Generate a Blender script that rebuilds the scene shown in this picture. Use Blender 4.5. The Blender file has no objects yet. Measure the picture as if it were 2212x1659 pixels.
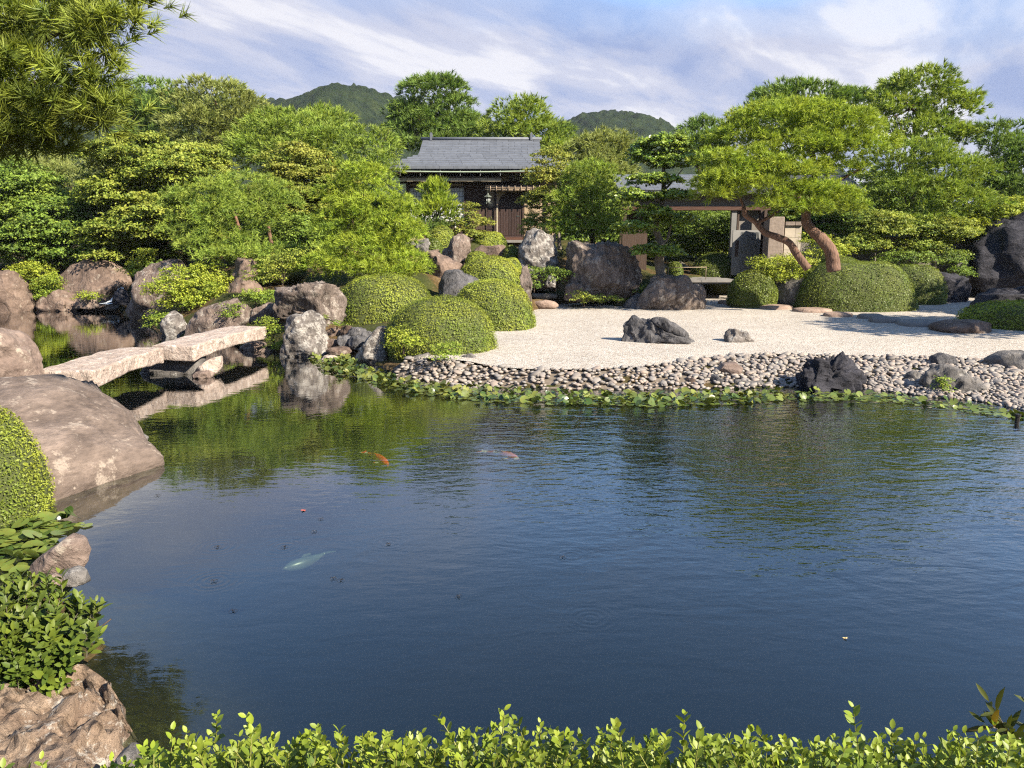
import bpy, bmesh, math, random
import numpy as np
from mathutils import Vector, Matrix

# ------------------------------------------------------------------ camera, sky, sun, exposure
SC = bpy.context.scene
COL = SC.collection
EYE = 3.0                       # eye height above the pond surface
PITCH = math.radians(10.55)
FPX, CU, CV = 1662.0, 1106.0, 829.5
SUN_AZ = (0.80, -0.60)         # horizontal direction towards the sun
SUN_EL = math.radians(35)

cam_d = bpy.data.cameras.new('camera')
cam_d.sensor_width = 36.0
cam_d.lens = 36.0 * FPX / 2212.0
cam_d.clip_start = 0.05
cam_d.clip_end = 6000
cam = bpy.data.objects.new('camera', cam_d)
cam.location = (0, 0, EYE)
cam.rotation_euler = (math.pi / 2 - PITCH, 0, 0)
COL.objects.link(cam)
SC.camera = cam

SC.view_settings.view_transform = 'Standard'
SC.view_settings.look = 'None'
SC.view_settings.gamma = 1.0
SC.view_settings.exposure = 1.55
SC.view_settings.use_curve_mapping = False
try:
    SC.cycles.use_denoising = False
    SC.cycles.filter_width = 1.2
    SC.cycles.max_bounces = 6
    SC.cycles.diffuse_bounces = 3
    SC.cycles.glossy_bounces = 3
    SC.cycles.transmission_bounces = 3
    SC.cycles.transparent_max_bounces = 6
    SC.cycles.volume_bounces = 0
    SC.cycles.caustics_reflective = False
    SC.cycles.caustics_refractive = False
    SC.cycles.sample_clamp_indirect = 4.0
except Exception:
    pass

def N(nt, typ, **kw):
    n = nt.nodes.new(typ)
    for k, v in kw.items():
        if k.startswith('i_'):
            n.inputs[k[2:].replace('_', ' ')].default_value = v
        else:
            setattr(n, k, v)
    return n

def ramp(nt, stops, interp='LINEAR'):
    r = nt.nodes.new('ShaderNodeValToRGB')
    r.color_ramp.interpolation = interp
    els = r.color_ramp.elements
    while len(els) > len(stops):
        els.remove(els[-1])
    while len(els) < len(stops):
        els.new(1.0)
    for e, (p, c) in zip(els, stops):
        e.position = p
        e.color = (c[0], c[1], c[2], 1) if hasattr(c, '__len__') else (c, c, c, 1)
    return r

def mixc(nt, fac, a, b, blend='MIX'):
    m = nt.nodes.new('ShaderNodeMix')
    m.data_type = 'RGBA'
    m.blend_type = blend
    L = nt.links.new
    for sock, val in ((m.inputs[0], fac), (m.inputs[6], a), (m.inputs[7], b)):
        if hasattr(val, 'is_linked') or hasattr(val, 'links'):
            L(val, sock)
        elif hasattr(val, '__len__'):
            sock.default_value = (val[0], val[1], val[2], 1)
        else:
            sock.default_value = val
    return m.outputs[2]

def mth(nt, op, a, b=None, clamp=False):
    m = nt.nodes.new('ShaderNodeMath')
    m.operation = op
    m.use_clamp = clamp
    for s, v in ((m.inputs[0], a), (m.inputs[1], b)):
        if v is None:
            continue
        if hasattr(v, 'links'):
            nt.links.new(v, s)
        else:
            s.default_value = v
    return m.outputs[0]

CLX, CLY = 3.3, 1.2
world = bpy.data.worlds.new('World')
SC.world = world
world.use_nodes = True
wt = world.node_tree
wt.nodes.clear()
L = wt.links.new
wo = N(wt, 'ShaderNodeOutputWorld')
bg = N(wt, 'ShaderNodeBackground')
bg.inputs['Strength'].default_value = 0.10
sky = N(wt, 'ShaderNodeTexSky', sky_type='NISHITA')
sky.sun_disc = False
sky.sun_elevation = SUN_EL
sky.sun_rotation = math.atan2(SUN_AZ[0], SUN_AZ[1])
sky.air_density = 1.0
sky.dust_density = 0.1
sky.ozone_density = 4.0
tc = N(wt, 'ShaderNodeTexCoord')
sep = N(wt, 'ShaderNodeSeparateXYZ')
L(tc.outputs['Generated'], sep.inputs[0])
zz = mth(wt, 'ADD', mth(wt, 'MAXIMUM', sep.outputs[2], 0.0), 0.16)
px_ = mth(wt, 'DIVIDE', sep.outputs[0], zz)
py_ = mth(wt, 'DIVIDE', sep.outputs[1], zz)
cmb = N(wt, 'ShaderNodeCombineXYZ')
L(px_, cmb.inputs[0]); L(py_, cmb.inputs[1])
mp0 = N(wt, 'ShaderNodeMapping')
mp0.inputs['Rotation'].default_value = (0, 0, math.radians(-52))
L(cmb.outputs[0], mp0.inputs[0])
mp = N(wt, 'ShaderNodeMapping')
mp.inputs['Scale'].default_value = (0.55, 1.25, 1)
mp.inputs['Location'].default_value = (1.7, 0.4, 0)
L(mp0.outputs[0], mp.inputs[0])
n1 = N(wt, 'ShaderNodeTexNoise', noise_dimensions='3D')
n1.inputs['Scale'].default_value = 2.0
n1.inputs['Detail'].default_value = 8
n1.inputs['Roughness'].default_value = 0.55
n1.inputs['Distortion'].default_value = 0.35
L(mp.outputs[0], n1.inputs['Vector'])
n2 = N(wt, 'ShaderNodeTexNoise', noise_dimensions='3D')
n2.inputs['Scale'].default_value = 0.35
n2.inputs['Detail'].default_value = 4
L(cmb.outputs[0], n2.inputs['Vector'])
# a lavender veil of cloud with paler streaks drawn out by the wind; it opens to blue overhead
cl = ramp(wt, [(0.38, (1.18, 1.45, 2.35)), (0.45, (1.58, 1.78, 2.52)), (0.52, (2.10, 2.18, 2.70)), (0.60, (3.0, 2.98, 3.2))], 'EASE')
L(mth(wt, 'ADD', mth(wt, 'MULTIPLY', n1.outputs['Fac'], 0.8), mth(wt, 'MULTIPLY', n2.outputs['Fac'], 0.2)), cl.inputs[0])
n3 = N(wt, 'ShaderNodeTexNoise', noise_dimensions='3D'); n3.inputs['Scale'].default_value = 0.5; n3.inputs['Detail'].default_value = 5
mp3 = N(wt, 'ShaderNodeMapping'); mp3.inputs['Location'].default_value = (CLX, CLY, 0)
L(cmb.outputs[0], mp3.inputs[0]); L(mp3.outputs[0], n3.inputs['Vector'])
low = ramp(wt, [(0.0, 1.0), (0.23, 0.98), (0.31, 0.80), (0.38, 0.25), (0.47, 0.05), (1.0, 0.04)])
L(mth(wt, 'ADD', sep.outputs[2], mth(wt, 'MULTIPLY', mth(wt, 'ADD', n3.outputs['Fac'], -0.5), 0.55)), low.inputs[0])
op = ramp(wt, [(0.42, 0.0), (0.58, 1.0)])
L(n1.outputs['Fac'], op.inputs[0])
fac = mth(wt, 'MAXIMUM', mth(wt, 'SUBTRACT', mth(wt, 'MULTIPLY', low.outputs[0], 1.5), 0.5), mth(wt, 'MULTIPLY', op.outputs[0], low.outputs[0]))
L(mixc(wt, fac, sky.outputs[0], cl.outputs[0]), bg.inputs['Color'])
L(bg.outputs[0], wo.inputs[0])

sun_d = bpy.data.lights.new('sun', 'SUN')
sun_d.energy = 5.0
sun_d.angle = math.radians(0.6)
sun_d.color = (1.0, 0.90, 0.74)
sun = bpy.data.objects.new('sun', sun_d)
sv = Vector((SUN_AZ[0] * math.cos(SUN_EL), SUN_AZ[1] * math.cos(SUN_EL), math.sin(SUN_EL)))
sun.rotation_euler = sv.to_track_quat('Z', 'Y').to_euler()
sun.location = (30, -20, 40)
COL.objects.link(sun)

# ------------------------------------------------------------------ helpers
CP, SP = math.cos(PITCH), math.sin(PITCH)
def ray(u, v):
    xc = (u - CU) / FPX
    yc = (CV - v) / FPX
    return xc, CP + yc * SP, -SP + yc * CP
def at(u, v, Y):
    dx, dy, dz = ray(u, v)
    t = Y / dy
    return np.array([dx * t, Y, EYE + dz * t])
def gnd(u, v, z=0.0):
    dx, dy, dz = ray(u, v)
    t = (z - EYE) / dz
    return np.array([dx * t, dy * t, z])
def mpp(v, Y):                      # metres per photo unit at depth Y
    return Y / ray(CU, v)[1] / FPX
GZ0, GY0, GS = 0.30, 16.7, 0.0150   # the gravel lies on a gently rising plane
def grav(u, v):
    dx, dy, dz = ray(u, v)
    t = (GZ0 - GS * GY0 - EYE) / (dz - GS * dy)
    return np.array([dx * t, dy * t, EYE + dz * t])
def gz(y):
    return GZ0 + GS * (y - GY0)

RNG = np.random.default_rng(7)

def vnoise(P, seed=0):
    P = np.asarray(P, dtype=np.float64)
    i = np.floor(P).astype(np.int64)
    f = P - i
    f = f * f * f * (f * (f * 6 - 15) + 10)
    def h(ix, iy, iz):
        n = (ix * 374761393 + iy * 668265263 + iz * 2147483647 + seed * 1274126177) & 0xffffffff
        n = ((n ^ (n >> 13)) * 1274126177) & 0xffffffff
        n = n ^ (n >> 16)
        return (n & 0xffff) / 32767.5 - 1.0
    r = 0
    for a in (0, 1):
        wa = f[:, 0] if a else 1 - f[:, 0]
        for b in (0, 1):
            wb = f[:, 1] if b else 1 - f[:, 1]
            for c in (0, 1):
                wc = f[:, 2] if c else 1 - f[:, 2]
                r = r + wa * wb * wc * h(i[:, 0] + a, i[:, 1] + b, i[:, 2] + c)
    return r
def fbm(P, oct=4, seed=0, gain=0.5):
    P = np.asarray(P, dtype=np.float64)
    r = np.zeros(len(P)); a = 1.0
    for o in range(oct):
        r += a * vnoise(P * (2.03 ** o) + 17.3 * o, seed + o)
        a *= gain
    return r

WL = {}
def wloc(o):
    return WL.get(o.name, (0, 0, 0))

def tag(o, label=None, cat=None, group=None, kind=None):
    if label: o['label'] = label
    if cat: o['category'] = cat
    if group: o['group'] = group
    if kind: o['kind'] = kind
    return o

def mesh_data(name, V, F, mat=None, tint=None, smooth=False):
    me = bpy.data.meshes.new(name)
    V = np.ascontiguousarray(V, dtype=np.float32)
    if isinstance(F, np.ndarray):
        n, k = F.shape
        me.vertices.add(len(V))
        me.vertices.foreach_set('co', V.ravel())
        me.loops.add(n * k)
        me.loops.foreach_set('vertex_index', np.ascontiguousarray(F, dtype=np.int32).ravel())
        me.polygons.add(n)
        me.polygons.foreach_set('loop_start', np.arange(0, n * k, k, dtype=np.int32))
        me.update(calc_edges=True)
    else:
        me.from_pydata([tuple(map(float, v)) for v in V], [], F)
        me.update()
    if smooth:
        me.polygons.foreach_set('use_smooth', np.ones(len(me.polygons), dtype=bool))
    if tint is not None:
        a = me.attributes.new('tint', 'FLOAT', 'POINT')
        a.data.foreach_set('value', np.ascontiguousarray(tint, dtype=np.float32))
    if mat is not None:
        me.materials.append(mat)
    return me

def mobj(name, V, F, mat, parent=None, tint=None, smooth=False, base=None):
    """mesh object from world-space vertices; base is the object's own origin when it has no parent"""
    V = np.asarray(V, dtype=np.float64)
    org = np.array(wloc(parent)) if parent is not None else np.array(base if base is not None else (0, 0, 0), dtype=float)
    me = mesh_data(name, V - org, F, mat, tint, smooth)
    o = bpy.data.objects.new(name, me)
    COL.objects.link(o)
    if parent is not None:
        o.parent = parent
    else:
        o.location = org
    WL[o.name] = tuple(org)
    return o

def empty(name, loc, label, cat, group=None):
    o = bpy.data.objects.new(name, None)
    o.empty_display_size = 0.2
    o.location = tuple(map(float, loc))
    COL.objects.link(o)
    WL[o.name] = tuple(map(float, loc))
    return tag(o, label, cat, group)

class MB:
    def __init__(self):
        self.V = []; self.F = []
    def add(self, V, F):
        b = len(self.V)
        self.V += [tuple(map(float, v)) for v in V]
        self.F += [tuple(int(i) + b for i in f) for f in F]
        return self
    def box(self, x0, x1, y0, y1, z0, z1):
        V = [(x, y, z) for z in (z0, z1) for y in (y0, y1) for x in (x0, x1)]
        return self.add(V, [(0, 2, 3, 1), (4, 5, 7, 6), (0, 1, 5, 4), (2, 6, 7, 3), (0, 4, 6, 2), (1, 3, 7, 5)])
    def prism(self, pts, d):
        """extrude a polygon of 3D points along the vector d"""
        n = len(pts)
        V = [tuple(p) for p in pts] + [tuple(np.array(p) + np.array(d)) for p in pts]
        F = [tuple(range(n))[::-1], tuple(range(n, 2 * n))] + [(i, (i + 1) % n, n + (i + 1) % n, n + i) for i in range(n)]
        return self.add(V, F)
    def tube(self, pts, rad, sides=8, cap=True):
        V, F = tube(pts, rad, sides, cap)
        return self.add(V, F)
    def build(self, name, mat, parent=None, smooth=False, base=None):
        return mobj(name, np.array(self.V), list(self.F), mat, parent, None, smooth, base)

def spline(pts, n):
    P = np.asarray(pts, dtype=float)
    if len(P) < 3:
        t = np.linspace(0, 1, n)[:, None]
        return P[0] * (1 - t) + P[-1] * t
    Q = np.vstack([2 * P[0] - P[1], P, 2 * P[-1] - P[-2]])
    out = []
    m = len(P) - 1
    for k in range(n):
        s = k / (n - 1) * m
        i = min(int(s), m - 1); f = s - i
        p0, p1, p2, p3 = Q[i], Q[i + 1], Q[i + 2], Q[i + 3]
        out.append(0.5 * ((2 * p1) + (-p0 + p2) * f + (2 * p0 - 5 * p1 + 4 * p2 - p3) * f * f + (-p0 + 3 * p1 - 3 * p2 + p3) * f ** 3))
    return np.array(out)

def tube(pts, rad, sides=8, cap=True, wob=0.0, seed=0):
    P = np.asarray(pts, dtype=float)
    n = len(P)
    R = np.asarray(rad, dtype=float) if hasattr(rad, '__len__') else np.full(n, float(rad))
    T = np.gradient(P, axis=0)
    T /= np.linalg.norm(T, axis=1)[:, None] + 1e-9
    V = []
    up = np.array([0.31, 0.2, 0.93])
    if abs(T[0] @ up) > 0.9:
        up = np.array([1.0, 0.1, 0.0])
    for i in range(n):
        a = np.cross(T[i], up); a /= np.linalg.norm(a) + 1e-9
        b = np.cross(a, T[i])
        ang = np.arange(sides) / sides * 2 * math.pi
        V.append(P[i] + R[i] * (np.cos(ang)[:, None] * a + np.sin(ang)[:, None] * b))
    V = np.vstack(V)
    if wob:
        C = np.repeat(P, sides, axis=0)
        V = C + (V - C) * (1 + wob * fbm(V * 5.0, 3, seed))[:, None]
    F = []
    for i in range(n - 1):
        for j in range(sides):
            k = (j + 1) % sides
            F.append((i * sides + j, i * sides + k, (i + 1) * sides + k, (i + 1) * sides + j))
    if cap:
        F.append(tuple(range(sides))[::-1])
        F.append(tuple((n - 1) * sides + j for j in range(sides)))
    return V, F

# ------------------------------------------------------------------ materials
def newmat(name):
    m = bpy.data.materials.new(name)
    m.use_nodes = True
    nt = m.node_tree
    nt.nodes.clear()
    out = N(nt, 'ShaderNodeOutputMaterial')
    return m, nt, out

def plain(name, col, rough=0.7, var=0.25, scale=6.0, bump=0.15, metal=0.0, stretch=(1, 1, 1), detail=5, spec=0.3):
    m, nt, out = newmat(name)
    L = nt.links.new
    tc = N(nt, 'ShaderNodeTexCoord')
    mp = N(nt, 'ShaderNodeMapping'); mp.inputs['Scale'].default_value = stretch
    L(tc.outputs['Object'], mp.inputs[0])
    n = N(nt, 'ShaderNodeTexNoise'); n.inputs['Scale'].default_value = scale; n.inputs['Detail'].default_value = detail
    L(mp.outputs[0], n.inputs['Vector'])
    oi = N(nt, 'ShaderNodeObjectInfo')
    f = mth(nt, 'ADD', mth(nt, 'MULTIPLY', n.outputs['Fac'], 0.75), mth(nt, 'MULTIPLY', oi.outputs['Random'], 0.25))
    r = ramp(nt, [(0.25, tuple(c * (1 - var) for c in col)), (0.75, tuple(min(1, c * (1 + var)) for c in col))])
    L(f, r.inputs[0])
    p = N(nt, 'ShaderNodeBsdfPrincipled')
    p.inputs['Roughness'].default_value = rough
    p.inputs['Metallic'].default_value = metal
    p.inputs['Specular IOR Level'].default_value = spec
    L(r.outputs[0], p.inputs['Base Color'])
    if bump:
        b = N(nt, 'ShaderNodeBump'); b.inputs['Strength'].default_value = bump; b.inputs['Distance'].default_value = 0.03
        L(n.outputs['Fac'], b.inputs['Height']); L(b.outputs[0], p.inputs['Normal'])
    L(p.outputs[0], out.inputs[0])
    return m

def leafmat(name, dark, light, trans=0.30, rough=0.55, spec=0.25, hue=0.12, objvar=False):
    m, nt, out = newmat(name)
    L = nt.links.new
    if objvar:
        oi = N(nt, 'ShaderNodeObjectInfo'); src = oi.outputs['Random']
    else:
        a = N(nt, 'ShaderNodeAttribute', attribute_name='tint'); src = a.outputs['Fac']
    c = mixc(nt, src, dark, light)
    tc = N(nt, 'ShaderNodeTexCoord')
    n = N(nt, 'ShaderNodeTexNoise'); n.inputs['Scale'].default_value = 1.3; n.inputs['Detail'].default_value = 3
    L(tc.outputs['Object'], n.inputs['Vector'])
    hs = N(nt, 'ShaderNodeHueSaturation')
    hs.inputs['Saturation'].default_value = 1.0
    L(mth(nt, 'ADD', 0.5 - hue * 0.25, mth(nt, 'MULTIPLY', n.outputs['Fac'], hue * 0.5)), hs.inputs['Hue'])
    L(mth(nt, 'ADD', 0.78, mth(nt, 'MULTIPLY', n.outputs['Fac'], 0.44)), hs.inputs['Value'])
    L(c, hs.inputs['Color'])
    p = N(nt, 'ShaderNodeBsdfPrincipled')
    p.inputs['Roughness'].default_value = rough
    p.inputs['Specular IOR Level'].default_value = spec
    L(hs.outputs[0], p.inputs['Base Color'])
    t = N(nt, 'ShaderNodeBsdfTranslucent')
    L(mixc(nt, 1.0, hs.outputs[0], (1.25, 1.2, 0.6), 'MULTIPLY'), t.inputs['Color'])
    ms = N(nt, 'ShaderNodeMixShader'); ms.inputs[0].default_value = trans
    L(p.outputs[0], ms.inputs[1]); L(t.outputs[0], ms.inputs[2])
    L(ms.outputs[0], out.inputs[0])
    return m

def rockmat(name, c1, c2, lich=None, lam=0.5, scale=1.6, bump=0.5, stretch=(1, 1, 1), rot=(0, 0, 0), rough=0.85, cracks=0.30):
    m, nt, out = newmat(name)
    L = nt.links.new
    tc = N(nt, 'ShaderNodeTexCoord')
    oi = N(nt, 'ShaderNodeObjectInfo')
    off = N(nt, 'ShaderNodeVectorMath', operation='ADD')
    sc = N(nt, 'ShaderNodeVectorMath', operation='SCALE'); sc.inputs[0].default_value = (31, 17, 23)
    L(oi.outputs['Random'], sc.inputs['Scale'])
    L(tc.outputs['Object'], off.inputs[0]); L(sc.outputs[0], off.inputs[1])
    mp = N(nt, 'ShaderNodeMapping'); mp.inputs['Scale'].default_value = stretch; mp.inputs['Rotation'].default_value = rot
    L(off.outputs[0], mp.inputs[0])
    n1 = N(nt, 'ShaderNodeTexNoise'); n1.inputs['Scale'].default_value = scale; n1.inputs['Detail'].default_value = 9; n1.inputs['Roughness'].default_value = 0.62; n1.inputs['Distortion'].default_value = 0.6
    L(mp.outputs[0], n1.inputs['Vector'])
    n2 = N(nt, 'ShaderNodeTexNoise'); n2.inputs['Scale'].default_value = scale * 6; n2.inputs['Detail'].default_value = 8; n2.inputs['Roughness'].default_value = 0.7
    L(mp.outputs[0], n2.inputs['Vector'])
    r = ramp(nt, [(0.30, c1), (0.52, tuple((a + b) / 2 for a, b in zip(c1, c2))), (0.70, c2)])
    L(n1.outputs['Fac'], r.inputs[0])
    col = mixc(nt, 0.55, r.outputs[0], ramp_out(nt, n2.outputs['Fac'], [(0.32, 0.35), (0.55, 1.0), (0.75, 1.35)]), 'MULTIPLY')
    wv = N(nt, 'ShaderNodeVectorMath', operation='ADD')
    wn = N(nt, 'ShaderNodeVectorMath', operation='SCALE'); wn.inputs['Scale'].default_value = 0.55
    L(n1.outputs['Color'], wn.inputs[0]); L(mp.outputs[0], wv.inputs[0]); L(wn.outputs[0], wv.inputs[1])
    vc = N(nt, 'ShaderNodeTexVoronoi', feature='DISTANCE_TO_EDGE'); vc.inputs['Scale'].default_value = scale * 0.5
    L(wv.outputs[0], vc.inputs['Vector'])
    crack = ramp_out(nt, vc.outputs['Distance'], [(0.0, 0.0), (0.035, 1.0)])
    if cracks:
        col = mixc(nt, cracks, col, mixc(nt, crack, (0.35, 0.33, 0.32), (1, 1, 1)), 'MULTIPLY')
    if lich is not None:
        n3 = N(nt, 'ShaderNodeTexNoise'); n3.inputs['Scale'].default_value = scale * 2.3; n3.inputs['Detail'].default_value = 10; n3.inputs['Roughness'].default_value = 0.75
        L(off.outputs[0], n3.inputs['Vector'])
        k = ramp(nt, [(0.62 - 0.2 * lam, 0.0), (0.68 - 0.2 * lam, 1.0)])
        L(n3.outputs['Fac'], k.inputs[0])
        col = mixc(nt, mth(nt, 'MULTIPLY', k.outputs[0], 0.8), col, lich)
    p = N(nt, 'ShaderNodeBsdfPrincipled')
    p.inputs['Roughness'].default_value = rough
    p.inputs['Specular IOR Level'].default_value = 0.25
    L(col, p.inputs['Base Color'])
    b1 = N(nt, 'ShaderNodeBump'); b1.inputs['Strength'].default_value = bump; b1.inputs['Distance'].default_value = 0.18
    L(n1.outputs['Fac'], b1.inputs['Height'])
    if cracks:
        b3 = N(nt, 'ShaderNodeBump'); b3.inputs['Strength'].default_value = 0.8 * cracks; b3.inputs['Distance'].default_value = 0.08
        L(crack, b3.inputs['Height']); L(b1.outputs[0], b3.inputs['Normal']); b1 = b3
    b2 = N(nt, 'ShaderNodeBump'); b2.inputs['Strength'].default_value = bump * 1.2; b2.inputs['Distance'].default_value = 0.03
    L(n2.outputs['Fac'], b2.inputs['Height']); L(b1.outputs[0], b2.inputs['Normal'])
    L(b2.outputs[0], p.inputs['Normal'])
    L(p.outputs[0], out.inputs[0])
    return m

def ramp_out(nt, src, stops):
    r = ramp(nt, stops)
    nt.links.new(src, r.inputs[0])
    return r.outputs[0]

M = {}
# needles and leaves
M['pine'] = leafmat('pine_needles', (0.087, 0.142, 0.023), (0.347, 0.437, 0.064))
M['pine_deep'] = leafmat('pine_needles_deep', (0.060, 0.108, 0.025), (0.237, 0.343, 0.066))
M['pine_olive'] = leafmat('pine_needles_olive', (0.110, 0.137, 0.037), (0.352, 0.389, 0.104))
M['pine_bright'] = leafmat('pine_needles_bright', (0.099, 0.154, 0.018), (0.428, 0.520, 0.054))
M['broad'] = leafmat('broad_leaves', (0.052, 0.095, 0.016), (0.232, 0.319, 0.046))
M['maple'] = leafmat('maple_leaves', (0.075, 0.116, 0.016), (0.336, 0.377, 0.058), hue=0.16)
M['maple_gold'] = leafmat('maple_leaves_gold', (0.094, 0.127, 0.015), (0.328, 0.333, 0.060), hue=0.2)
M['camellia'] = leafmat('glossy_leaves', (0.027, 0.050, 0.009), (0.122, 0.155, 0.019), trans=0.18, rough=0.48, spec=0.25)
M['glossy_tree'] = leafmat('glossy_tree_leaves', (0.064, 0.118, 0.019), (0.312, 0.402, 0.058), trans=0.25, rough=0.35, spec=0.5)
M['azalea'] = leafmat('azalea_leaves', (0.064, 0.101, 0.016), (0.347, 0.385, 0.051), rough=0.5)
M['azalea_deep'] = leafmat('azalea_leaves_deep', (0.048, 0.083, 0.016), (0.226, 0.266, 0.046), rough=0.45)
M['lime'] = leafmat('lime_leaves', (0.105, 0.151, 0.014), (0.384, 0.428, 0.048), hue=0.1)
M['hedge'] = leafmat('hedge_leaves', (0.044, 0.083, 0.012), (0.224, 0.278, 0.026), trans=0.26, rough=0.45, spec=0.3, objvar=False)
M['hedge_o'] = leafmat('hedge_leaf_single', (0.064, 0.107, 0.012), (0.234, 0.288, 0.026), trans=0.26, rough=0.45, spec=0.3, objvar=True)
M['camellia_o'] = leafmat('glossy_leaf_single', (0.027, 0.050, 0.009), (0.114, 0.148, 0.017), trans=0.16, rough=0.48, spec=0.25, objvar=True)
M['lily'] = leafmat('lily_pad', (0.044, 0.076, 0.016), (0.172, 0.200, 0.040), trans=0.12, rough=0.28, spec=0.5, hue=0.26, objvar=True)
M['lily_s'] = leafmat('lily_pad_small', (0.040, 0.068, 0.014), (0.172, 0.188, 0.036), trans=0.12, rough=0.3, spec=0.5, hue=0.26)
M['fern'] = leafmat('fern', (0.082, 0.139, 0.017), (0.302, 0.377, 0.048))
M['pine_near'] = leafmat('long_pine_needles', (0.062, 0.092, 0.016), (0.345, 0.396, 0.054))
M['core'] = plain('shrub_twigs', (0.055, 0.066, 0.018), 0.9, 0.4, 9, 0.3)
# bark
M['bark_red'] = plain('red_pine_bark', (0.128, 0.074, 0.051), 0.85, 0.75, 7, 1.0, stretch=(3.0, 3.0, 0.8), detail=9)
M['bark_dark'] = plain('dark_bark', (0.060, 0.042, 0.030), 0.9, 0.5, 7, 0.8, stretch=(2, 2, 0.6))
M['bark_brown'] = plain('brown_pine_bark', (0.125, 0.066, 0.044), 0.9, 0.55, 6, 0.9, stretch=(2, 2, 0.7))
M['bark_grey'] = plain('grey_bark', (0.170, 0.145, 0.115), 0.85, 0.4, 6, 0.5, stretch=(2, 2, 0.7))
# rocks
M['rk_brown'] = rockmat('brown_rock', (0.074, 0.050, 0.039), (0.220, 0.158, 0.123), (0.276, 0.235, 0.190), 0.25, bump=0.8)
M['rk_pink'] = rockmat('pinkish_rock', (0.112, 0.079, 0.065), (0.251, 0.190, 0.157), (0.306, 0.264, 0.213), 0.3, bump=0.7)
M['rk_smooth'] = rockmat('smooth_brown_rock', (0.081, 0.060, 0.048), (0.204, 0.156, 0.127), (0.285, 0.235, 0.190), 0.3, scale=1.5, bump=0.6, stretch=(0.8, 0.8, 2.5), cracks=0)
M['rk_grey'] = rockmat('grey_rock', (0.065, 0.059, 0.055), (0.183, 0.169, 0.157), (0.264, 0.249, 0.228), 0.35, bump=0.8)
M['rk_strata'] = rockmat('striated_rock', (0.070, 0.052, 0.044), (0.251, 0.202, 0.170), (0.316, 0.279, 0.240), 0.4, stretch=(2.6, 2.6, 0.7), bump=1.0)
M['rk_slant'] = rockmat('slant_striated_rock', (0.075, 0.052, 0.042), (0.236, 0.182, 0.151), (0.306, 0.269, 0.230), 0.4, stretch=(2.2, 2.2, 0.7), rot=(0, 0.6, 0), bump=1.0)
M['rk_dark'] = rockmat('dark_shaded_rock', (0.014, 0.014, 0.019), (0.056, 0.054, 0.065), (0.082, 0.082, 0.095), 0.1, stretch=(1, 1, 2.2), bump=1.0)  # dark stone, with the right boulder's tree shade also put into the colour
M['rk_slate'] = rockmat('slate_grey_rock', (0.044, 0.043, 0.046), (0.151, 0.144, 0.146), (0.234, 0.215, 0.195), 0.2, stretch=(2.4, 2.4, 0.8), rot=(0, 0.35, 0), bump=1.0)
M['rk_lichen'] = rockmat('lichened_rock', (0.077, 0.066, 0.058), (0.197, 0.173, 0.155), (0.338, 0.317, 0.287), 0.62, scale=2.2, bump=1.0)
M['rk_porous'] = rockmat('porous_rock', (0.146, 0.092, 0.062), (0.370, 0.276, 0.196), (0.471, 0.426, 0.364), 0.35, scale=3.0, bump=1.0)
def porousmat():
    m = M['rk_porous']; nt = m.node_tree; L = nt.links.new
    p = [n for n in nt.nodes if n.type == 'BSDF_PRINCIPLED'][0]
    src = p.inputs['Normal'].links[0].from_socket
    tc = N(nt, 'ShaderNodeTexCoord')
    v = N(nt, 'ShaderNodeTexVoronoi', feature='SMOOTH_F1'); v.inputs['Scale'].default_value = 9; v.inputs['Smoothness'].default_value = 0.25
    L(tc.outputs['Object'], v.inputs['Vector'])
    b = N(nt, 'ShaderNodeBump'); b.inputs['Strength'].default_value = 0.9; b.inputs['Distance'].default_value = 0.07
    L(ramp_out(nt, v.outputs['Distance'], [(0.1, 0.0), (0.5, 1.0)]), b.inputs['Height']); L(src, b.inputs['Normal']); L(b.outputs[0], p.inputs['Normal'])
porousmat()
M['granite'] = rockmat('rough_granite', (0.284, 0.218, 0.178), (0.480, 0.393, 0.334), (0.547, 0.480, 0.423), 0.4, scale=4.0, bump=0.7, cracks=0)
M['step'] = rockmat('stepping_stone', (0.185, 0.127, 0.098), (0.322, 0.239, 0.190), None, scale=2.5, bump=0.4, cracks=0)
def pebblemat():
    m, nt, out = newmat('pebble')
    L = nt.links.new
    oi = N(nt, 'ShaderNodeObjectInfo')
    a = N(nt, 'ShaderNodeAttribute', attribute_name='tint')
    s = mth(nt, 'FRACT', mth(nt, 'ADD', oi.outputs['Random'], a.outputs['Fac']))
    r = ramp(nt, [(0.0, (0.150, 0.132, 0.118)), (0.25, (0.215, 0.182, 0.154)), (0.45, (0.27, 0.21, 0.17)), (0.6, (0.175, 0.160, 0.148)), (0.8, (0.24, 0.212, 0.185)), (1.0, (0.29, 0.245, 0.20))])
    L(s, r.inputs[0])
    tc = N(nt, 'ShaderNodeTexCoord')
    n = N(nt, 'ShaderNodeTexNoise'); n.inputs['Scale'].default_value = 14; n.inputs['Detail'].default_value = 6
    L(tc.outputs['Object'], n.inputs['Vector'])
    c = mixc(nt, 0.6, r.outputs[0], ramp_out(nt, n.outputs['Fac'], [(0.3, 0.55), (0.7, 1.25)]), 'MULTIPLY')
    p = N(nt, 'ShaderNodeBsdfPrincipled'); p.inputs['Roughness'].default_value = 0.75
    L(c, p.inputs['Base Color'])
    b = N(nt, 'ShaderNodeBump'); b.inputs['Strength'].default_value = 0.35; b.inputs['Distance'].default_value = 0.02
    L(n.outputs['Fac'], b.inputs['Height']); L(b.outputs[0], p.inputs['Normal'])
    L(p.outputs[0], out.inputs[0])
    return m
M['pebble'] = pebblemat()
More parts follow.
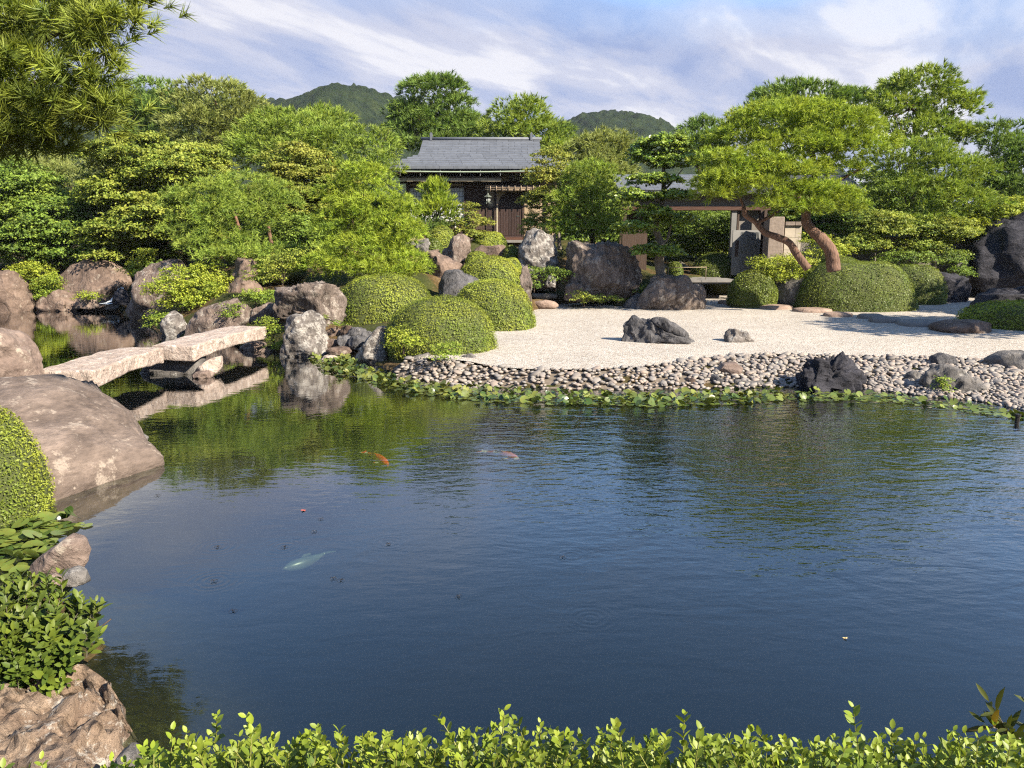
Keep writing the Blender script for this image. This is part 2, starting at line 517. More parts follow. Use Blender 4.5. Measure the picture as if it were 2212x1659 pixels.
# building
M['slate'] = plain('roof_slate', (0.100, 0.108, 0.124), 0.55, 0.22, 5, 0.2, spec=0.4)
M['slate_dark'] = plain('roof_under', (0.045, 0.047, 0.055), 0.7, 0.2, 5, 0.1)
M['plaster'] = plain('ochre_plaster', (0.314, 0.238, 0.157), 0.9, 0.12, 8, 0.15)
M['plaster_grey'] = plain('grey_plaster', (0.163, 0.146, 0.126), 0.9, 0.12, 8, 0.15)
M['timber'] = plain('dark_timber', (0.045, 0.028, 0.020), 0.6, 0.4, 8, 0.3, stretch=(4, 4, 0.5))
M['timber_red'] = plain('red_brown_timber', (0.069, 0.031, 0.019), 0.6, 0.4, 8, 0.3, stretch=(0.4, 4, 4))
M['plank'] = plain('door_plank', (0.036, 0.020, 0.016), 0.6, 0.45, 9, 0.3, stretch=(6, 6, 0.4))
M['bark_panel'] = plain('bark_panel', (0.042, 0.025, 0.018), 0.8, 0.6, 10, 0.8, stretch=(3, 3, 1))
M['paper'] = plain('shoji_paper', (0.440, 0.448, 0.440), 0.8, 0.06, 3, 0.0)
M['lattice'] = plain('grey_lattice', (0.160, 0.164, 0.164), 0.7, 0.15, 6, 0.1)
M['white_rail'] = plain('pale_rail', (0.496, 0.480, 0.440), 0.6, 0.1, 6, 0.05)
M['shingle_pale'] = plain('pale_shingle', (0.272, 0.232, 0.168), 0.8, 0.3, 7, 0.3)
M['gutter'] = plain('green_gutter', (0.240, 0.288, 0.208), 0.5, 0.2, 5, 0.05)
M['bamboo'] = plain('weathered_bamboo', (0.264, 0.200, 0.140), 0.6, 0.35, 10, 0.1)
M['bronze'] = plain('bronze', (0.110, 0.125, 0.105), 0.5, 0.3, 12, 0.2, metal=0.4)
M['plaque'] = plain('black_plaque', (0.025, 0.018, 0.014), 0.5, 0.3, 10, 0.1)
M['ink'] = plain('pale_lettering', (0.72, 0.68, 0.56), 0.6, 0.05, 10, 0.0)
M['stone_wall'] = plain('pale_wall_stone', (0.336, 0.288, 0.224), 0.85, 0.2, 5, 0.3)
M['stone_pillar'] = plain('pillar_stone', (0.192, 0.152, 0.124), 0.85, 0.3, 9, 0.5)
M['floor_stone'] = plain('floor_stone', (0.168, 0.156, 0.144), 0.85, 0.2, 4, 0.2)
M['glass_frame'] = plain('door_grey', (0.148, 0.144, 0.136), 0.6, 0.1, 6, 0.05)

# ------------------------------------------------------------------ the ground and the pond
SHORE = [gnd(*p) for p in [(352, 1000), (270, 915), (215, 858), (120, 838)]]
SHORE += [np.array(p + (0.0,)) for p in [(-10.2, 14.6), (-11.5, 16.5), (-14.5, 20.0), (-19.5, 27.0), (-24.5, 34.0)]]
SHORE += [gnd(*p) for p in [(40, 664), (110, 658), (180, 654), (240, 652), (272, 660), (262, 680), (300, 695), (340, 716), (400, 731), (470, 732), (545, 742), (570, 757),
          (625, 768), (690, 766), (740, 768), (790, 782), (840, 806), (900, 822), (1000, 833), (1150, 839), (1400, 843), (1600, 839), (1740, 836), (1880, 842), (2000, 856), (2120, 868), (2212, 886)]]
SHORE += [np.array(p + (0.0,)) for p in [(10.5, 12.2), (12.5, 10.0), (12.5, 6.5), (9.0, 3.9), (4.0, 3.55), (0.0, 3.45), (-1.9, 3.5)]]
SHORE += [gnd(*p) for p in [(285, 1560), (240, 1430), (190, 1310), (160, 1235), (60, 1262), (-60, 1262), (-160, 1200), (-140, 1120), (-40, 1095), (105, 1080), (230, 1040)]]
SHORE = np.array(SHORE)[:, :2]

def sdist(P, poly):
    """signed distance to a polygon, negative inside"""
    P = np.asarray(P, dtype=float)
    d = np.full(len(P), 1e9)
    ins = np.zeros(len(P), dtype=bool)
    n = len(poly)
    for i in range(n):
        a, b = poly[i], poly[(i + 1) % n]
        ab = b - a
        t = np.clip(((P - a) @ ab) / (ab @ ab + 1e-12), 0, 1)
        d = np.minimum(d, np.linalg.norm(P - (a + t[:, None] * ab), axis=1))
        c = (a[1] > P[:, 1]) != (b[1] > P[:, 1])
        xi = (b[0] - a[0]) * (P[:, 1] - a[1]) / (b[1] - a[1] + 1e-12) + a[0]
        ins ^= c & (P[:, 0] < xi)
    return np.where(ins, -d, d)

GRAVEL = np.array([grav(*p) for p in [(905, 772), (960, 776), (1010, 780), (1060, 790), (1150, 797), (1300, 797), (1420, 788), (1500, 776), (1600, 766), (1700, 765), (1850, 768), (2000, 771),
          (2100, 775), (2212, 776), (2420, 790), (2600, 700), (2380, 655), (2180, 636), (2060, 630), (1950, 640), (1800, 648), (1640, 640), (1545, 634), (1440, 650), (1350, 661),
          (1300, 656), (1250, 654), (1200, 657), (1165, 664), (1120, 680), (1040, 715), (960, 745)]])
GRAVEL2 = GRAVEL[:, :2]

CTRL = [at(600, 690, 22), at(740, 706, 22.6), at(1000, 712, 22.0), at(1070, 705, 24), at(960, 640, 27), at(1110, 650, 27.5), at(1160, 648, 30), at(1260, 640, 31.5),
        at(1330, 560, 35), at(1430, 602, 32.5), at(1360, 640, 31), at(1500, 612, 33), at(1660, 622, 31), at(1800, 610, 32), at(1960, 600, 34), at(2110, 622, 34),
        at(2150, 670, 27), at(2250, 690, 24), at(60, 640, 35.5), at(180, 640, 35.5), at(300, 600, 33), at(100, 560, 38), at(420, 640, 27.5), at(520, 640, 26), at(330, 640, 30),
        at(520, 575, 30), at(600, 560, 31), at(800, 610, 25.5), at(900, 590, 28.5), at(930, 545, 32), at(1000, 525, 34), at(560, 690, 23.5), at(660, 680, 22), at(860, 745, 19),
        (-9, 12, 0.15), (-12, 12, 0.9), (-7, 9, -0.1), (-7, 11, 0.0), (-6, 10, -0.1), (-8, 10.5, 0.0), (-9, 7, 0.5), (-4.5, 5.4, 0.1), (-6, 5, 0.5), (-3.4, 4.2, -0.1), (-2.6, 3.3, -0.1), (-3.6, 3.2, 0.0), (-5, 2.5, 0.9), (-2.5, 2.3, 0.6),
        (0, 2.4, 1.22), (3, 2.5, 1.22), (6, 2.6, 1.25), (0, 0, 1.4), (0, -6, 1.4), (10, 0, 1.4), (-10, 0, 1.4), (14, 6, 1.0), (14.5, 11, 0.7), (12, 14, 0.4), (-14, 17, 0.8), (-19, 22, 1.0), (-27, 32, 1.5),
        (-7.5, 37.0, 3.0), (-2, 36.6, 3.0), (3, 37, 3.0), (-6, 44, 3.0), (3, 44, 3.0), (6.5, 35, 1.5), (12, 35, 1.45), (9, 40, 1.6), (17, 36, 2.0), (16, 22, 0.8), (18, 27, 0.7), (20, 32, 0.9), (26, 30, 1.0),
        (0, 50, 3.0), (-20, 45, 3.0), (20, 45, 3.0), (-40, 40, 3.0), (40, 40, 2.5), (60, 60, 3), (-60, 60, 3), (0, 80, 3), (40, 10, 1.2), (-40, 10, 1.5)]
CTRL = np.array([np.array(c, dtype=float) for c in CTRL])

def ground_z(P):
    P = np.asarray(P, dtype=float)[:, :2]
    w = np.zeros(len(P)); s = np.zeros(len(P))
    for c in CTRL:
        k = 1.0 / (((P - c[:2]) ** 2).sum(1) + 0.15) ** 1.6
        w += k; s += k * c[2]
    z = s / w
    d = sdist(P, SHORE)
    near = np.minimum(z, 0.02 + 0.62 * np.clip(d, 0, None))
    # cobbled shore: runs from the water up to the gravel
    dg = sdist(P, GRAVEL2)
    cob = (dg > 0) & (dg < 5.5) & (P[:, 0] > -3.5) & (P[:, 1] < 19.5) & (d > 0)
    t = np.clip(d / (np.abs(d) + np.abs(dg) + 1e-6), 0, 1)
    near = np.where(cob, 0.0 + t * (gz(P[:, 1]) - 0.06), near)
    near = np.where(dg < 0.0, gz(P[:, 1]) - 0.06, near)
    bed = -np.minimum(0.16 + 0.55 * np.clip(-d, 0, None), 1.15)
    return np.where(d < 0, bed, near)

def axis(segs):
    out = []
    for a, b, s in segs:
        out += list(np.arange(a, b, s))
    return np.array(out + [segs[-1][1]])
gx = axis([(-460, -120, 20), (-120, -32, 5), (-32, -14, 0.6), (-14, 12, 0.28), (12, 30, 0.6), (30, 120, 5), (120, 460, 20)])
gy = axis([(-60, 0, 10), (0, 24, 0.28), (24, 46, 0.45), (46, 120, 5), (120, 700, 20)])
XX, YY = np.meshgrid(gx, gy)
GP = np.stack([XX.ravel(), YY.ravel()], 1)
GZ = ground_z(GP)
far = np.clip((GP[:, 1] - 60) / 60, 0, 1)
GZ = GZ + 0.06 * fbm(np.c_[GP * 1.3, np.zeros(len(GP))], 3, 3) * (np.abs(GZ) > 0.1) * (sdist(GP, GRAVEL2) > 0.3)
nx, ny = len(gx), len(gy)
idx = np.arange(nx * ny).reshape(ny, nx)
GF = np.stack([idx[:-1, :-1].ravel(), idx[:-1, 1:].ravel(), idx[1:, 1:].ravel(), idx[1:, :-1].ravel()], 1)

def groundmat():
    m, nt, out = newmat('mossy_ground')
    L = nt.links.new
    tc = N(nt, 'ShaderNodeTexCoord')
    n1 = N(nt, 'ShaderNodeTexNoise'); n1.inputs['Scale'].default_value = 0.55; n1.inputs['Detail'].default_value = 6
    n2 = N(nt, 'ShaderNodeTexNoise'); n2.inputs['Scale'].default_value = 9; n2.inputs['Detail'].default_value = 8; n2.inputs['Roughness'].default_value = 0.7
    L(tc.outputs['Object'], n1.inputs['Vector']); L(tc.outputs['Object'], n2.inputs['Vector'])
    r = ramp(nt, [(0.36, (0.035, 0.044, 0.012)), (0.48, (0.050, 0.052, 0.017)), (0.55, (0.085, 0.055, 0.024)), (0.64, (0.130, 0.090, 0.045))])
    L(mth(nt, 'ADD', mth(nt, 'MULTIPLY', n1.outputs['Fac'], 0.75), mth(nt, 'MULTIPLY', n2.outputs['Fac'], 0.25)), r.inputs[0])
    c = mixc(nt, 0.7, r.outputs[0], ramp_out(nt, n2.outputs['Fac'], [(0.3, 0.4), (0.7, 1.4)]), 'MULTIPLY')
    sep = N(nt, 'ShaderNodeSeparateXYZ'); L(tc.outputs['Object'], sep.inputs[0])
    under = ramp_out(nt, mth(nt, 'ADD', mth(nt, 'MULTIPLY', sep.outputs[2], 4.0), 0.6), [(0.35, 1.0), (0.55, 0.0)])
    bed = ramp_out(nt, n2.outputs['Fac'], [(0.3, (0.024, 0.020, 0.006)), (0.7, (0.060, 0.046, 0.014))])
    deep = ramp_out(nt, mth(nt, 'ADD', sep.outputs[2], 1.2), [(0.35, 1.0), (0.95, 0.0)])  # bed colour blackens with depth, standing in for light absorbed by the water
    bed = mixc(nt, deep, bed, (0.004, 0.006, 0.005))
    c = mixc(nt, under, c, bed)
    p = N(nt, 'ShaderNodeBsdfPrincipled'); p.inputs['Roughness'].default_value = 0.95; p.inputs['Specular IOR Level'].default_value = 0.1
    L(c, p.inputs['Base Color'])
    b = N(nt, 'ShaderNodeBump'); b.inputs['Strength'].default_value = 0.8; b.inputs['Distance'].default_value = 0.06
    L(n2.outputs['Fac'], b.inputs['Height']); L(b.outputs[0], p.inputs['Normal'])
    L(p.outputs[0], out.inputs[0])
    return m
ground = mobj('ground', np.c_[GP, GZ], GF, groundmat(), smooth=True)
tag(ground, kind='structure')

RINGS = [(470, 1181), (615, 1181), (462, 1255), (530, 1020), (840, 1172), (985, 1138), (1275, 1335), (1235, 1200)]
def watermat():
    m, nt, out = newmat('pond_water')
    L = nt.links.new
    tc = N(nt, 'ShaderNodeTexCoord')
    mp = N(nt, 'ShaderNodeMapping'); mp.inputs['Rotation'].default_value = (0, 0, math.radians(-14)); mp.inputs['Scale'].default_value = (0.62, 1.25, 1)
    L(tc.outputs['Object'], mp.inputs[0])
    a = N(nt, 'ShaderNodeTexNoise'); a.inputs['Scale'].default_value = 2.3; a.inputs['Detail'].default_value = 3; a.inputs['Roughness'].default_value = 0.5; a.inputs['Distortion'].default_value = 0.7
    b = N(nt, 'ShaderNodeTexNoise'); b.inputs['Scale'].default_value = 6.5; b.inputs['Detail'].default_value = 3; b.inputs['Roughness'].default_value = 0.55
    w = N(nt, 'ShaderNodeTexNoise'); w.inputs['Scale'].default_value = 0.35; w.inputs['Detail'].default_value = 2
    for n in (a, b):
        L(mp.outputs[0], n.inputs['Vector'])
    L(tc.outputs['Object'], w.inputs['Vector'])
    sep = N(nt, 'ShaderNodeSeparateXYZ'); L(tc.outputs['Object'], sep.inputs[0])
    # the breeze ruffles the right and middle of the pond, the left cove lies calm
    bx = mth(nt, 'MULTIPLY', mth(nt, 'ADD', sep.outputs[0], 3.0), 0.17, True)
    by = mth(nt, 'MULTIPLY', mth(nt, 'ADD', sep.outputs[1], -4.6), 0.22, True)
    br = mth(nt, 'MULTIPLY', bx, by)
    br = mth(nt, 'MULTIPLY', br, ramp_out(nt, w.outputs['Fac'], [(0.3, 0.45), (0.65, 1.0)]))
    amp = mth(nt, 'ADD', 0.11, mth(nt, 'MULTIPLY', br, 1.35))
    h = mth(nt, 'ADD', mth(nt, 'MULTIPLY', a.outputs['Fac'], 0.7), mth(nt, 'MULTIPLY', b.outputs['Fac'], 0.42))
    h = mth(nt, 'MULTIPLY', h, amp)
    for (u, v) in RINGS:
        g = gnd(u, v)
        dv = N(nt, 'ShaderNodeVectorMath', operation='DISTANCE'); dv.inputs[1].default_value = (float(g[0]), float(g[1]), 0)
        L(tc.outputs['Object'], dv.inputs[0])
        d = dv.outputs['Value']
        s = mth(nt, 'MULTIPLY', mth(nt, 'SINE', mth(nt, 'MULTIPLY', d, 95.0)), ramp_out(nt, d, [(0.0, 0.0), (0.05, 0.016), (0.14, 0.011), (0.34, 0.0)]))
        h = mth(nt, 'ADD', h, s)
    bp = N(nt, 'ShaderNodeBump'); bp.inputs['Strength'].default_value = 1.0; bp.inputs['Distance'].default_value = 0.022
    L(h, bp.inputs['Height'])
    # Schlick reflectance, the same from above and below the surface
    geo = N(nt, 'ShaderNodeNewGeometry')
    dt = N(nt, 'ShaderNodeVectorMath', operation='DOT_PRODUCT')
    L(geo.outputs['Incoming'], dt.inputs[0]); L(bp.outputs[0], dt.inputs[1])
    om = mth(nt, 'SUBTRACT', 1.0, mth(nt, 'ABSOLUTE', dt.outputs['Value']), True)
    schlick = mth(nt, 'ADD', 0.04, mth(nt, 'MULTIPLY', mth(nt, 'POWER', om, 5.0), 0.96))
    gl = N(nt, 'ShaderNodeBsdfGlossy'); gl.inputs['Roughness'].default_value = 0.012
    L(bp.outputs[0], gl.inputs['Normal'])
    tr = N(nt, 'ShaderNodeBsdfTransparent'); tr.inputs['Color'].default_value = (0.74, 0.84, 0.72, 1)
    df = N(nt, 'ShaderNodeBsdfDiffuse'); df.inputs['Color'].default_value = (0.005, 0.012, 0.022, 1)
    body = N(nt, 'ShaderNodeMixShader'); body.inputs[0].default_value = 0.22
    L(tr.outputs[0], body.inputs[1]); L(df.outputs[0], body.inputs[2])
    ms = N(nt, 'ShaderNodeMixShader')
    L(mth(nt, 'MINIMUM', mth(nt, 'ADD', mth(nt, 'MULTIPLY', schlick, 2.0), 0.01), 0.96), ms.inputs[0]); L(body.outputs[0], ms.inputs[1]); L(gl.outputs[0], ms.inputs[2])
    L(ms.outputs[0], out.inputs[0])
    return m
water = mobj('pond_water', [(-26, 2.6, 0), (14, 2.6, 0), (14, 37.5, 0), (-26, 37.5, 0)], [(0, 1, 2, 3)], watermat())
tag(water, kind='structure')

def gravelmat():
    m, nt, out = newmat('white_gravel')
    L = nt.links.new
    tc = N(nt, 'ShaderNodeTexCoord')
    v = N(nt, 'ShaderNodeTexVoronoi'); v.inputs['Scale'].default_value = 26
    v2 = N(nt, 'ShaderNodeTexVoronoi'); v2.inputs['Scale'].default_value = 60
    n = N(nt, 'ShaderNodeTexNoise'); n.inputs['Scale'].default_value = 0.7; n.inputs['Detail'].default_value = 4
    for t in (v, v2, n):
        L(tc.outputs['Object'], t.inputs['Vector'])
    sepc = N(nt, 'ShaderNodeSeparateColor'); L(v.outputs['Color'], sepc.inputs[0])
    c = ramp(nt, [(0.0, (0.20, 0.165, 0.130)), (0.20, (0.33, 0.285, 0.235)), (0.6, (0.395, 0.355, 0.305)), (1.0, (0.47, 0.440, 0.40))])
    L(sepc.outputs[0], c.inputs[0])
    col = mixc(nt, 1.0, c.outputs[0], ramp_out(nt, n.outputs['Fac'], [(0.3, 0.90), (0.7, 1.06)]), 'MULTIPLY')
    p = N(nt, 'ShaderNodeBsdfPrincipled'); p.inputs['Roughness'].default_value = 0.9; p.inputs['Specular IOR Level'].default_value = 0.2
    L(col, p.inputs['Base Color'])
    b = N(nt, 'ShaderNodeBump'); b.inputs['Strength'].default_value = 0.85; b.inputs['Distance'].default_value = 0.022; b.invert = True
    L(mth(nt, 'ADD', v.outputs['Distance'], mth(nt, 'MULTIPLY', v2.outputs['Distance'], 0.4)), b.inputs['Height'])
    L(b.outputs[0], p.inputs['Normal'])
    L(p.outputs[0], out.inputs[0])
    return m
bm = bmesh.new()
vs = [bm.verts.new(tuple(p)) for p in spline(np.vstack([GRAVEL, GRAVEL[:1]]), 160)[:-1]]
f = bm.faces.new(vs)
bmesh.ops.triangulate(bm, faces=[f])
me = bpy.data.meshes.new('gravel_court')
bm.normal_update(); bm.to_mesh(me); bm.free()
if me.polygons[0].normal.z < 0:
    me.flip_normals()
me.materials.append(gravelmat())
gravel = bpy.data.objects.new('gravel_court', me)
COL.objects.link(gravel)
tag(gravel, kind='structure')

# ------------------------------------------------------------------ rocks
_ico = {}
def ico(sub):
    if sub not in _ico:
        b = bmesh.new()
        bmesh.ops.create_icosphere(b, subdivisions=sub, radius=1.0)
        V = np.array([v.co[:] for v in b.verts]); F = np.array([[v.index for v in f.verts] for f in b.faces])
        b.free()
        _ico[sub] = (V, F)
    return _ico[sub]

def rock_shape(pl, Y, depth, seed, sub=4, blk=0.6, rough=0.08, facets=7, strata=None, freq=1.0, pits=0):
    """a boulder whose outline, seen from the front, is the world polygon pl (x,z) at depth Y"""
    rs = np.random.default_rng(seed)
    V, F = ico(sub)
    pl = np.asarray(pl, dtype=float)
    cx, cz = (pl.min(0) + pl.max(0)) / 2
    # dense radial profile
    Q = np.vstack([pl, pl[:1]])
    S = np.vstack([Q[i] + np.linspace(0, 1, 24, endpoint=False)[:, None] * (Q[i + 1] - Q[i]) for i in range(len(pl))])
    an = np.arctan2(S[:, 1] - cz, S[:, 0] - cx); rr = np.hypot(S[:, 1] - cz, S[:, 0] - cx)
    o = np.argsort(an); an, rr = an[o], rr[o]
    an = np.r_[an - 2 * math.pi, an, an + 2 * math.pi]; rr = np.r_[rr, rr, rr]
    th = np.arctan2(V[:, 2], V[:, 0]); rho = np.hypot(V[:, 0], V[:, 2])
    R = np.interp(th, an, rr)
    g = rho ** blk
    P = np.c_[cx + R * g * np.cos(th), Y + depth * np.sign(V[:, 1]) * np.abs(V[:, 1]) ** (blk * 1.1), cz + R * g * np.sin(th)]
    C = np.array([cx, Y, cz])
    size = (np.ptp(pl[:, 0]) + np.ptp(pl[:, 1])) / 2
    # broad flat facets, mostly on the faces turned to the viewer and the sides
    for k in range(facets):
        n = np.array([rs.normal() * 0.75, -1.0 if rs.random() < 0.8 else 1.0, rs.normal() * 0.5 + 0.15])
        n /= np.linalg.norm(n)
        d = (P - C) @ n
        h = np.max(d) * rs.uniform(0.68, 0.92)
        ex = np.clip(d - h, 0, None)
        P = P - 0.97 * ex[:, None] * n
    nrm = (P - C) / (np.linalg.norm(P - C, axis=1)[:, None] + 1e-6)
    q = P / size * 2.6 * freq
    d = fbm(q, 5, seed) * rough
    d -= np.abs(fbm(q * 1.7 + 5, 3, seed + 9)) * rough * 0.7
    if strata is not None:
        k = np.array(strata, dtype=float)
        d += (1 - np.abs(fbm(q * k * 1.6, 4, seed + 3))) ** 3 * rough * 0.8 - rough * 0.4
    if pits:
        d -= np.clip(fbm(P / size * 7.0, 2, seed + 21) - 0.25, 0, 1) * rough * pits
    return P + nrm * (d * size)[:, None], F

ROCKS = {}
def rock(name, label, out, Y, depth, mat, seed, sharp=True, **kw):
    kw['sub'] = max(kw.get('sub', 4), 4) + (1 if kw.get('sub', 4) == 4 and depth > 0.75 else 0)
    kw['facets'] = int(kw.get('facets', 7) * 1.7)
    pl = []
    for (u, v) in out:
        p = at(u, v, Y)
        pl.append((p[0], p[2]))
    V, F = rock_shape(pl, Y, depth, seed, **kw)
    b = (V[:, 0].mean(), Y, V[:, 2].min())
    o = mobj(name, V, F, M[mat], base=b, smooth=(sharp is False))
    return tag(o, label, 'rock')

def plan_rock(name, label, poly, top, mat, seed, h0=-0.5, sub=5, edge=0.35, rough=0.05, pits=0, freq=1.0, holes=0, dome=False):
    """a boulder given by its footprint polygon (x,y) and a list of (x,y,z) tops; flanks fall to the footprint"""
    rs = np.random.default_rng(seed)
    V, F = ico(sub)
    poly = np.asarray(poly, dtype=float)
    top = np.asarray(top, dtype=float)
    c = poly.mean(0)
    Q = np.vstack([poly, poly[:1]])
    S = np.vstack([Q[i] + np.linspace(0, 1, 24, endpoint=False)[:, None] * (Q[i + 1] - Q[i]) for i in range(len(poly))])
    an = np.arctan2(S[:, 1] - c[1], S[:, 0] - c[0]); rr = np.hypot(S[:, 1] - c[1], S[:, 0] - c[0])
    o = np.argsort(an); an, rr = an[o], rr[o]
    an = np.r_[an - 2 * math.pi, an, an + 2 * math.pi]; rr = np.r_[rr, rr, rr]
    th = np.arctan2(V[:, 1], V[:, 0]); rho = np.hypot(V[:, 0], V[:, 1])
    R = np.interp(th, an, rr)
    xy = c + (R * rho ** 0.85)[:, None] * np.c_[np.cos(th), np.sin(th)]
    w = 1.0 / (((xy[:, None, :] - top[None, :, :2]) ** 2).sum(2) + 0.05) ** 1.3
    H = (w * top[None, :, 2]).sum(1) / w.sum(1)
    s = np.clip(1 - rho, 0, 1)
    prof = np.clip(s / edge, 0, 1); prof = prof * (2 - prof)
    if dome:
        prof = np.clip(1 - (rho ** 0.85) ** 2.6, 0, 1) ** 0.62
    z = np.where(V[:, 2] >= 0, H * prof, h0 * np.clip(s * 3, 0, 1) )
    z = np.where(V[:, 2] >= 0, z - 0.04 * (1 - prof), z)
    P = np.c_[xy, z]
    size = np.ptp(poly, axis=0).mean()
    C = np.array([c[0], c[1], H.mean() * 0.3])
    nr = np.c_[(P[:, :2] - c) * 0.45, np.full(len(P), size * 0.30) * np.where(V[:, 2] >= 0, 1, -1)]; nr /= np.linalg.norm(nr, axis=1)[:, None] + 1e-6
    q = P / size * 3.0 * freq
    d = fbm(q, 5, seed) * rough - np.abs(fbm(q * 2.1, 3, seed + 4)) * rough * 0.5
    if pits:
        d -= np.clip(fbm(P / size * 9.0, 2, seed + 21) - 0.1, 0, 1) * rough * pits
    P = P + nr * (d * size)[:, None]
    if holes:                            # rounded solution hollows
        up = np.where((P[:, 2] > 0.02))[0]
        hc = P[rs.choice(up, holes)]; hr = rs.uniform(0.05, 0.17, holes) * rs.uniform(0.5, 1, holes)
        dep = np.zeros(len(P))
        for q in range(holes):
            dd = np.linalg.norm(P - hc[q], axis=1) / hr[q]
            dep = np.maximum(dep, np.where(dd < 1, np.sqrt(np.clip(1 - dd ** 2, 0, 1)) * hr[q] * 0.8, 0))
        P = P - nr * dep[:, None]
    o = mobj(name, P, F, M[mat], base=(c[0], c[1], 0.0), smooth=True)
    return tag(o, label, 'rock')

# foreground left
g = lambda u, v, z=0.0: gnd(u, v, z)[:2]
plan_rock('boulder', 'large smooth brown boulder sloping into the pond before the stone bridge',
          [g(60, 1100), g(110, 1083), g(230, 1042), g(352, 1002), g(275, 920), g(225, 862), (-7.3, 12.6), (-8.6, 12.2), (-8.8, 10.4), (-7.0, 8.6), (-5.9, 8.0)],
          [(-7.0, 11.4, 1.12), (-6.4, 11.2, 0.98), (-5.7, 9.5, 0.74), (-5.2, 10.3, 0.46), (-7.6, 9.6, 1.08), (-6.6, 10.3, 1.0), (-8.0, 11.5, 1.1)],
          'rk_smooth', 3, sub=5, rough=0.022, dome=True)
rock('boulder', 'rounded pinkish boulder at the left end of the stone bridge', [(-120, 850), (-100, 740), (-20, 708), (30, 718), (70, 760), (88, 800), (80, 850)], 13.8, 0.8, 'rk_pink', 12, rough=0.05, facets=4)
rock('stone', 'small pale stone with a mossy foot beside the left lily pads', [(60, 1245), (70, 1215), (120, 1180), (150, 1158), (175, 1166), (184, 1195), (176, 1232), (150, 1250)], 6.25, 0.16, 'rk_pink', 21, rough=0.04, facets=5)
rock('stone', 'flat purplish stone below the pale mossy one', [(118, 1262), (130, 1234), (160, 1226), (186, 1232), (190, 1262)], 6.05, 0.10, 'rk_grey', 22, sub=3, rough=0.04)
rock('stone', 'small round pink stone above the glossy shrub', [(88, 1268), (95, 1246), (115, 1240), (132, 1250), (128, 1268)], 5.9, 0.08, 'rk_pink', 23, sub=3, rough=0.03)
rock('stone', 'pale flat stone peeping right of the glossy shrub', [(160, 1345), (175, 1318), (205, 1312), (208, 1330), (200, 1350)], 5.2, 0.10, 'granite', 24, sub=3, rough=0.03)
rock('stone', 'small grey stone lying in the water off the smooth boulder', [(280, 960), (288, 942), (305, 938), (318, 946), (316, 960)], 11.05, 0.12, 'rk_grey', 25, sub=3, rough=0.03)
plan_rock('boulder', 'pitted ochre limestone boulder in the bottom left corner', [g(288, 1560), g(262, 1500), g(215, 1475), g(120, 1490), g(0, 1500), (-4.2, 4.6), (-4.8, 3.4), (-3.6, 2.6), (-2.3, 2.6), (-1.85, 3.2)],
          [at(200, 1500, 4.35), at(100, 1500, 4.4), at(20, 1505, 4.4), at(250, 1540, 4.2), at(150, 1580, 3.95), at(50, 1600, 3.95), at(200, 1620, 3.8)], 'rk_porous', 31, sub=6, edge=0.22, rough=0.05, pits=1.0, freq=1.6, holes=200)
rock('stone', 'small grey stone behind the left end of the leafy hedge', [(255, 1660), (258, 1628), (275, 1616), (298, 1622), (305, 1660)], 3.5, 0.10, 'rk_grey', 32, sub=3, rough=0.04)

# cove on the left
rock('boulder', 'pointed brown rock at the far left edge of the cove', [(-40, 690), (-30, 610), (5, 580), (28, 584), (45, 615), (62, 640), (72, 668), (60, 690)], 33.2, 0.9, 'rk_brown', 41, rough=0.04, facets=5)
rock('boulder', 'broad brown boulder at the back of the cove', [(95, 680), (110, 640), (132, 600), (160, 572), (190, 556), (235, 566), (262, 585), (279, 612), (255, 640), (240, 680)], 34.5, 1.0, 'rk_brown', 42, sub=5, rough=0.04)
rock('boulder', 'leaning pale brown boulder beside the bright azalea', [(258, 668), (268, 630), (300, 592), (330, 566), (385, 566), (410, 590), (395, 640), (370, 690), (310, 702), (278, 690)], 29.5, 0.9, 'rk_slant', 43, sub=5, rough=0.06)
rock('stone', 'low pale ledge stone left of the broad cove boulder', [(60, 675), (90, 640), (130, 625), (170, 640), (190, 664), (150, 678)], 33.6, 0.4, 'rk_brown', 44, rough=0.04)
rock('stone', 'mossy yellow rock half hidden by leaves behind the cove', [(70, 620), (76, 570), (110, 552), (150, 560), (140, 610)], 36.8, 0.5, 'rk_pink', 45, rough=0.05)
rock('stone', 'small wet stone below the little cascade', [(226, 668), (232, 654), (248, 650), (258, 660), (255, 670)], 33.0, 0.25, 'rk_grey', 46, sub=3, rough=0.05)
rock('stone', 'dark wet stone beside the little cascade', [(240, 656), (246, 632), (262, 622), (276, 630), (278, 660)], 32.4, 0.3, 'rk_dark', 47, sub=3, rough=0.05)
rock('stone', 'little brown stone standing at the cove waterline', [(120, 664), (124, 652), (136, 648), (142, 656), (140, 666)], 32.8, 0.2, 'rk_brown', 48, sub=3, rough=0.05)
rock('stone', 'mossy tan stone in front of the broad cove boulder', [(155, 666), (165, 644), (195, 634), (222, 646), (228, 662), (200, 670)], 33.2, 0.4, 'rk_pink', 49, sub=3, rough=0.05)
rock('boulder', 'dark overhanging rock under the maple behind the cove', [(225, 600), (250, 550), (300, 530), (350, 545), (340, 600)], 37.5, 0.8, 'rk_dark', 50, rough=0.06)

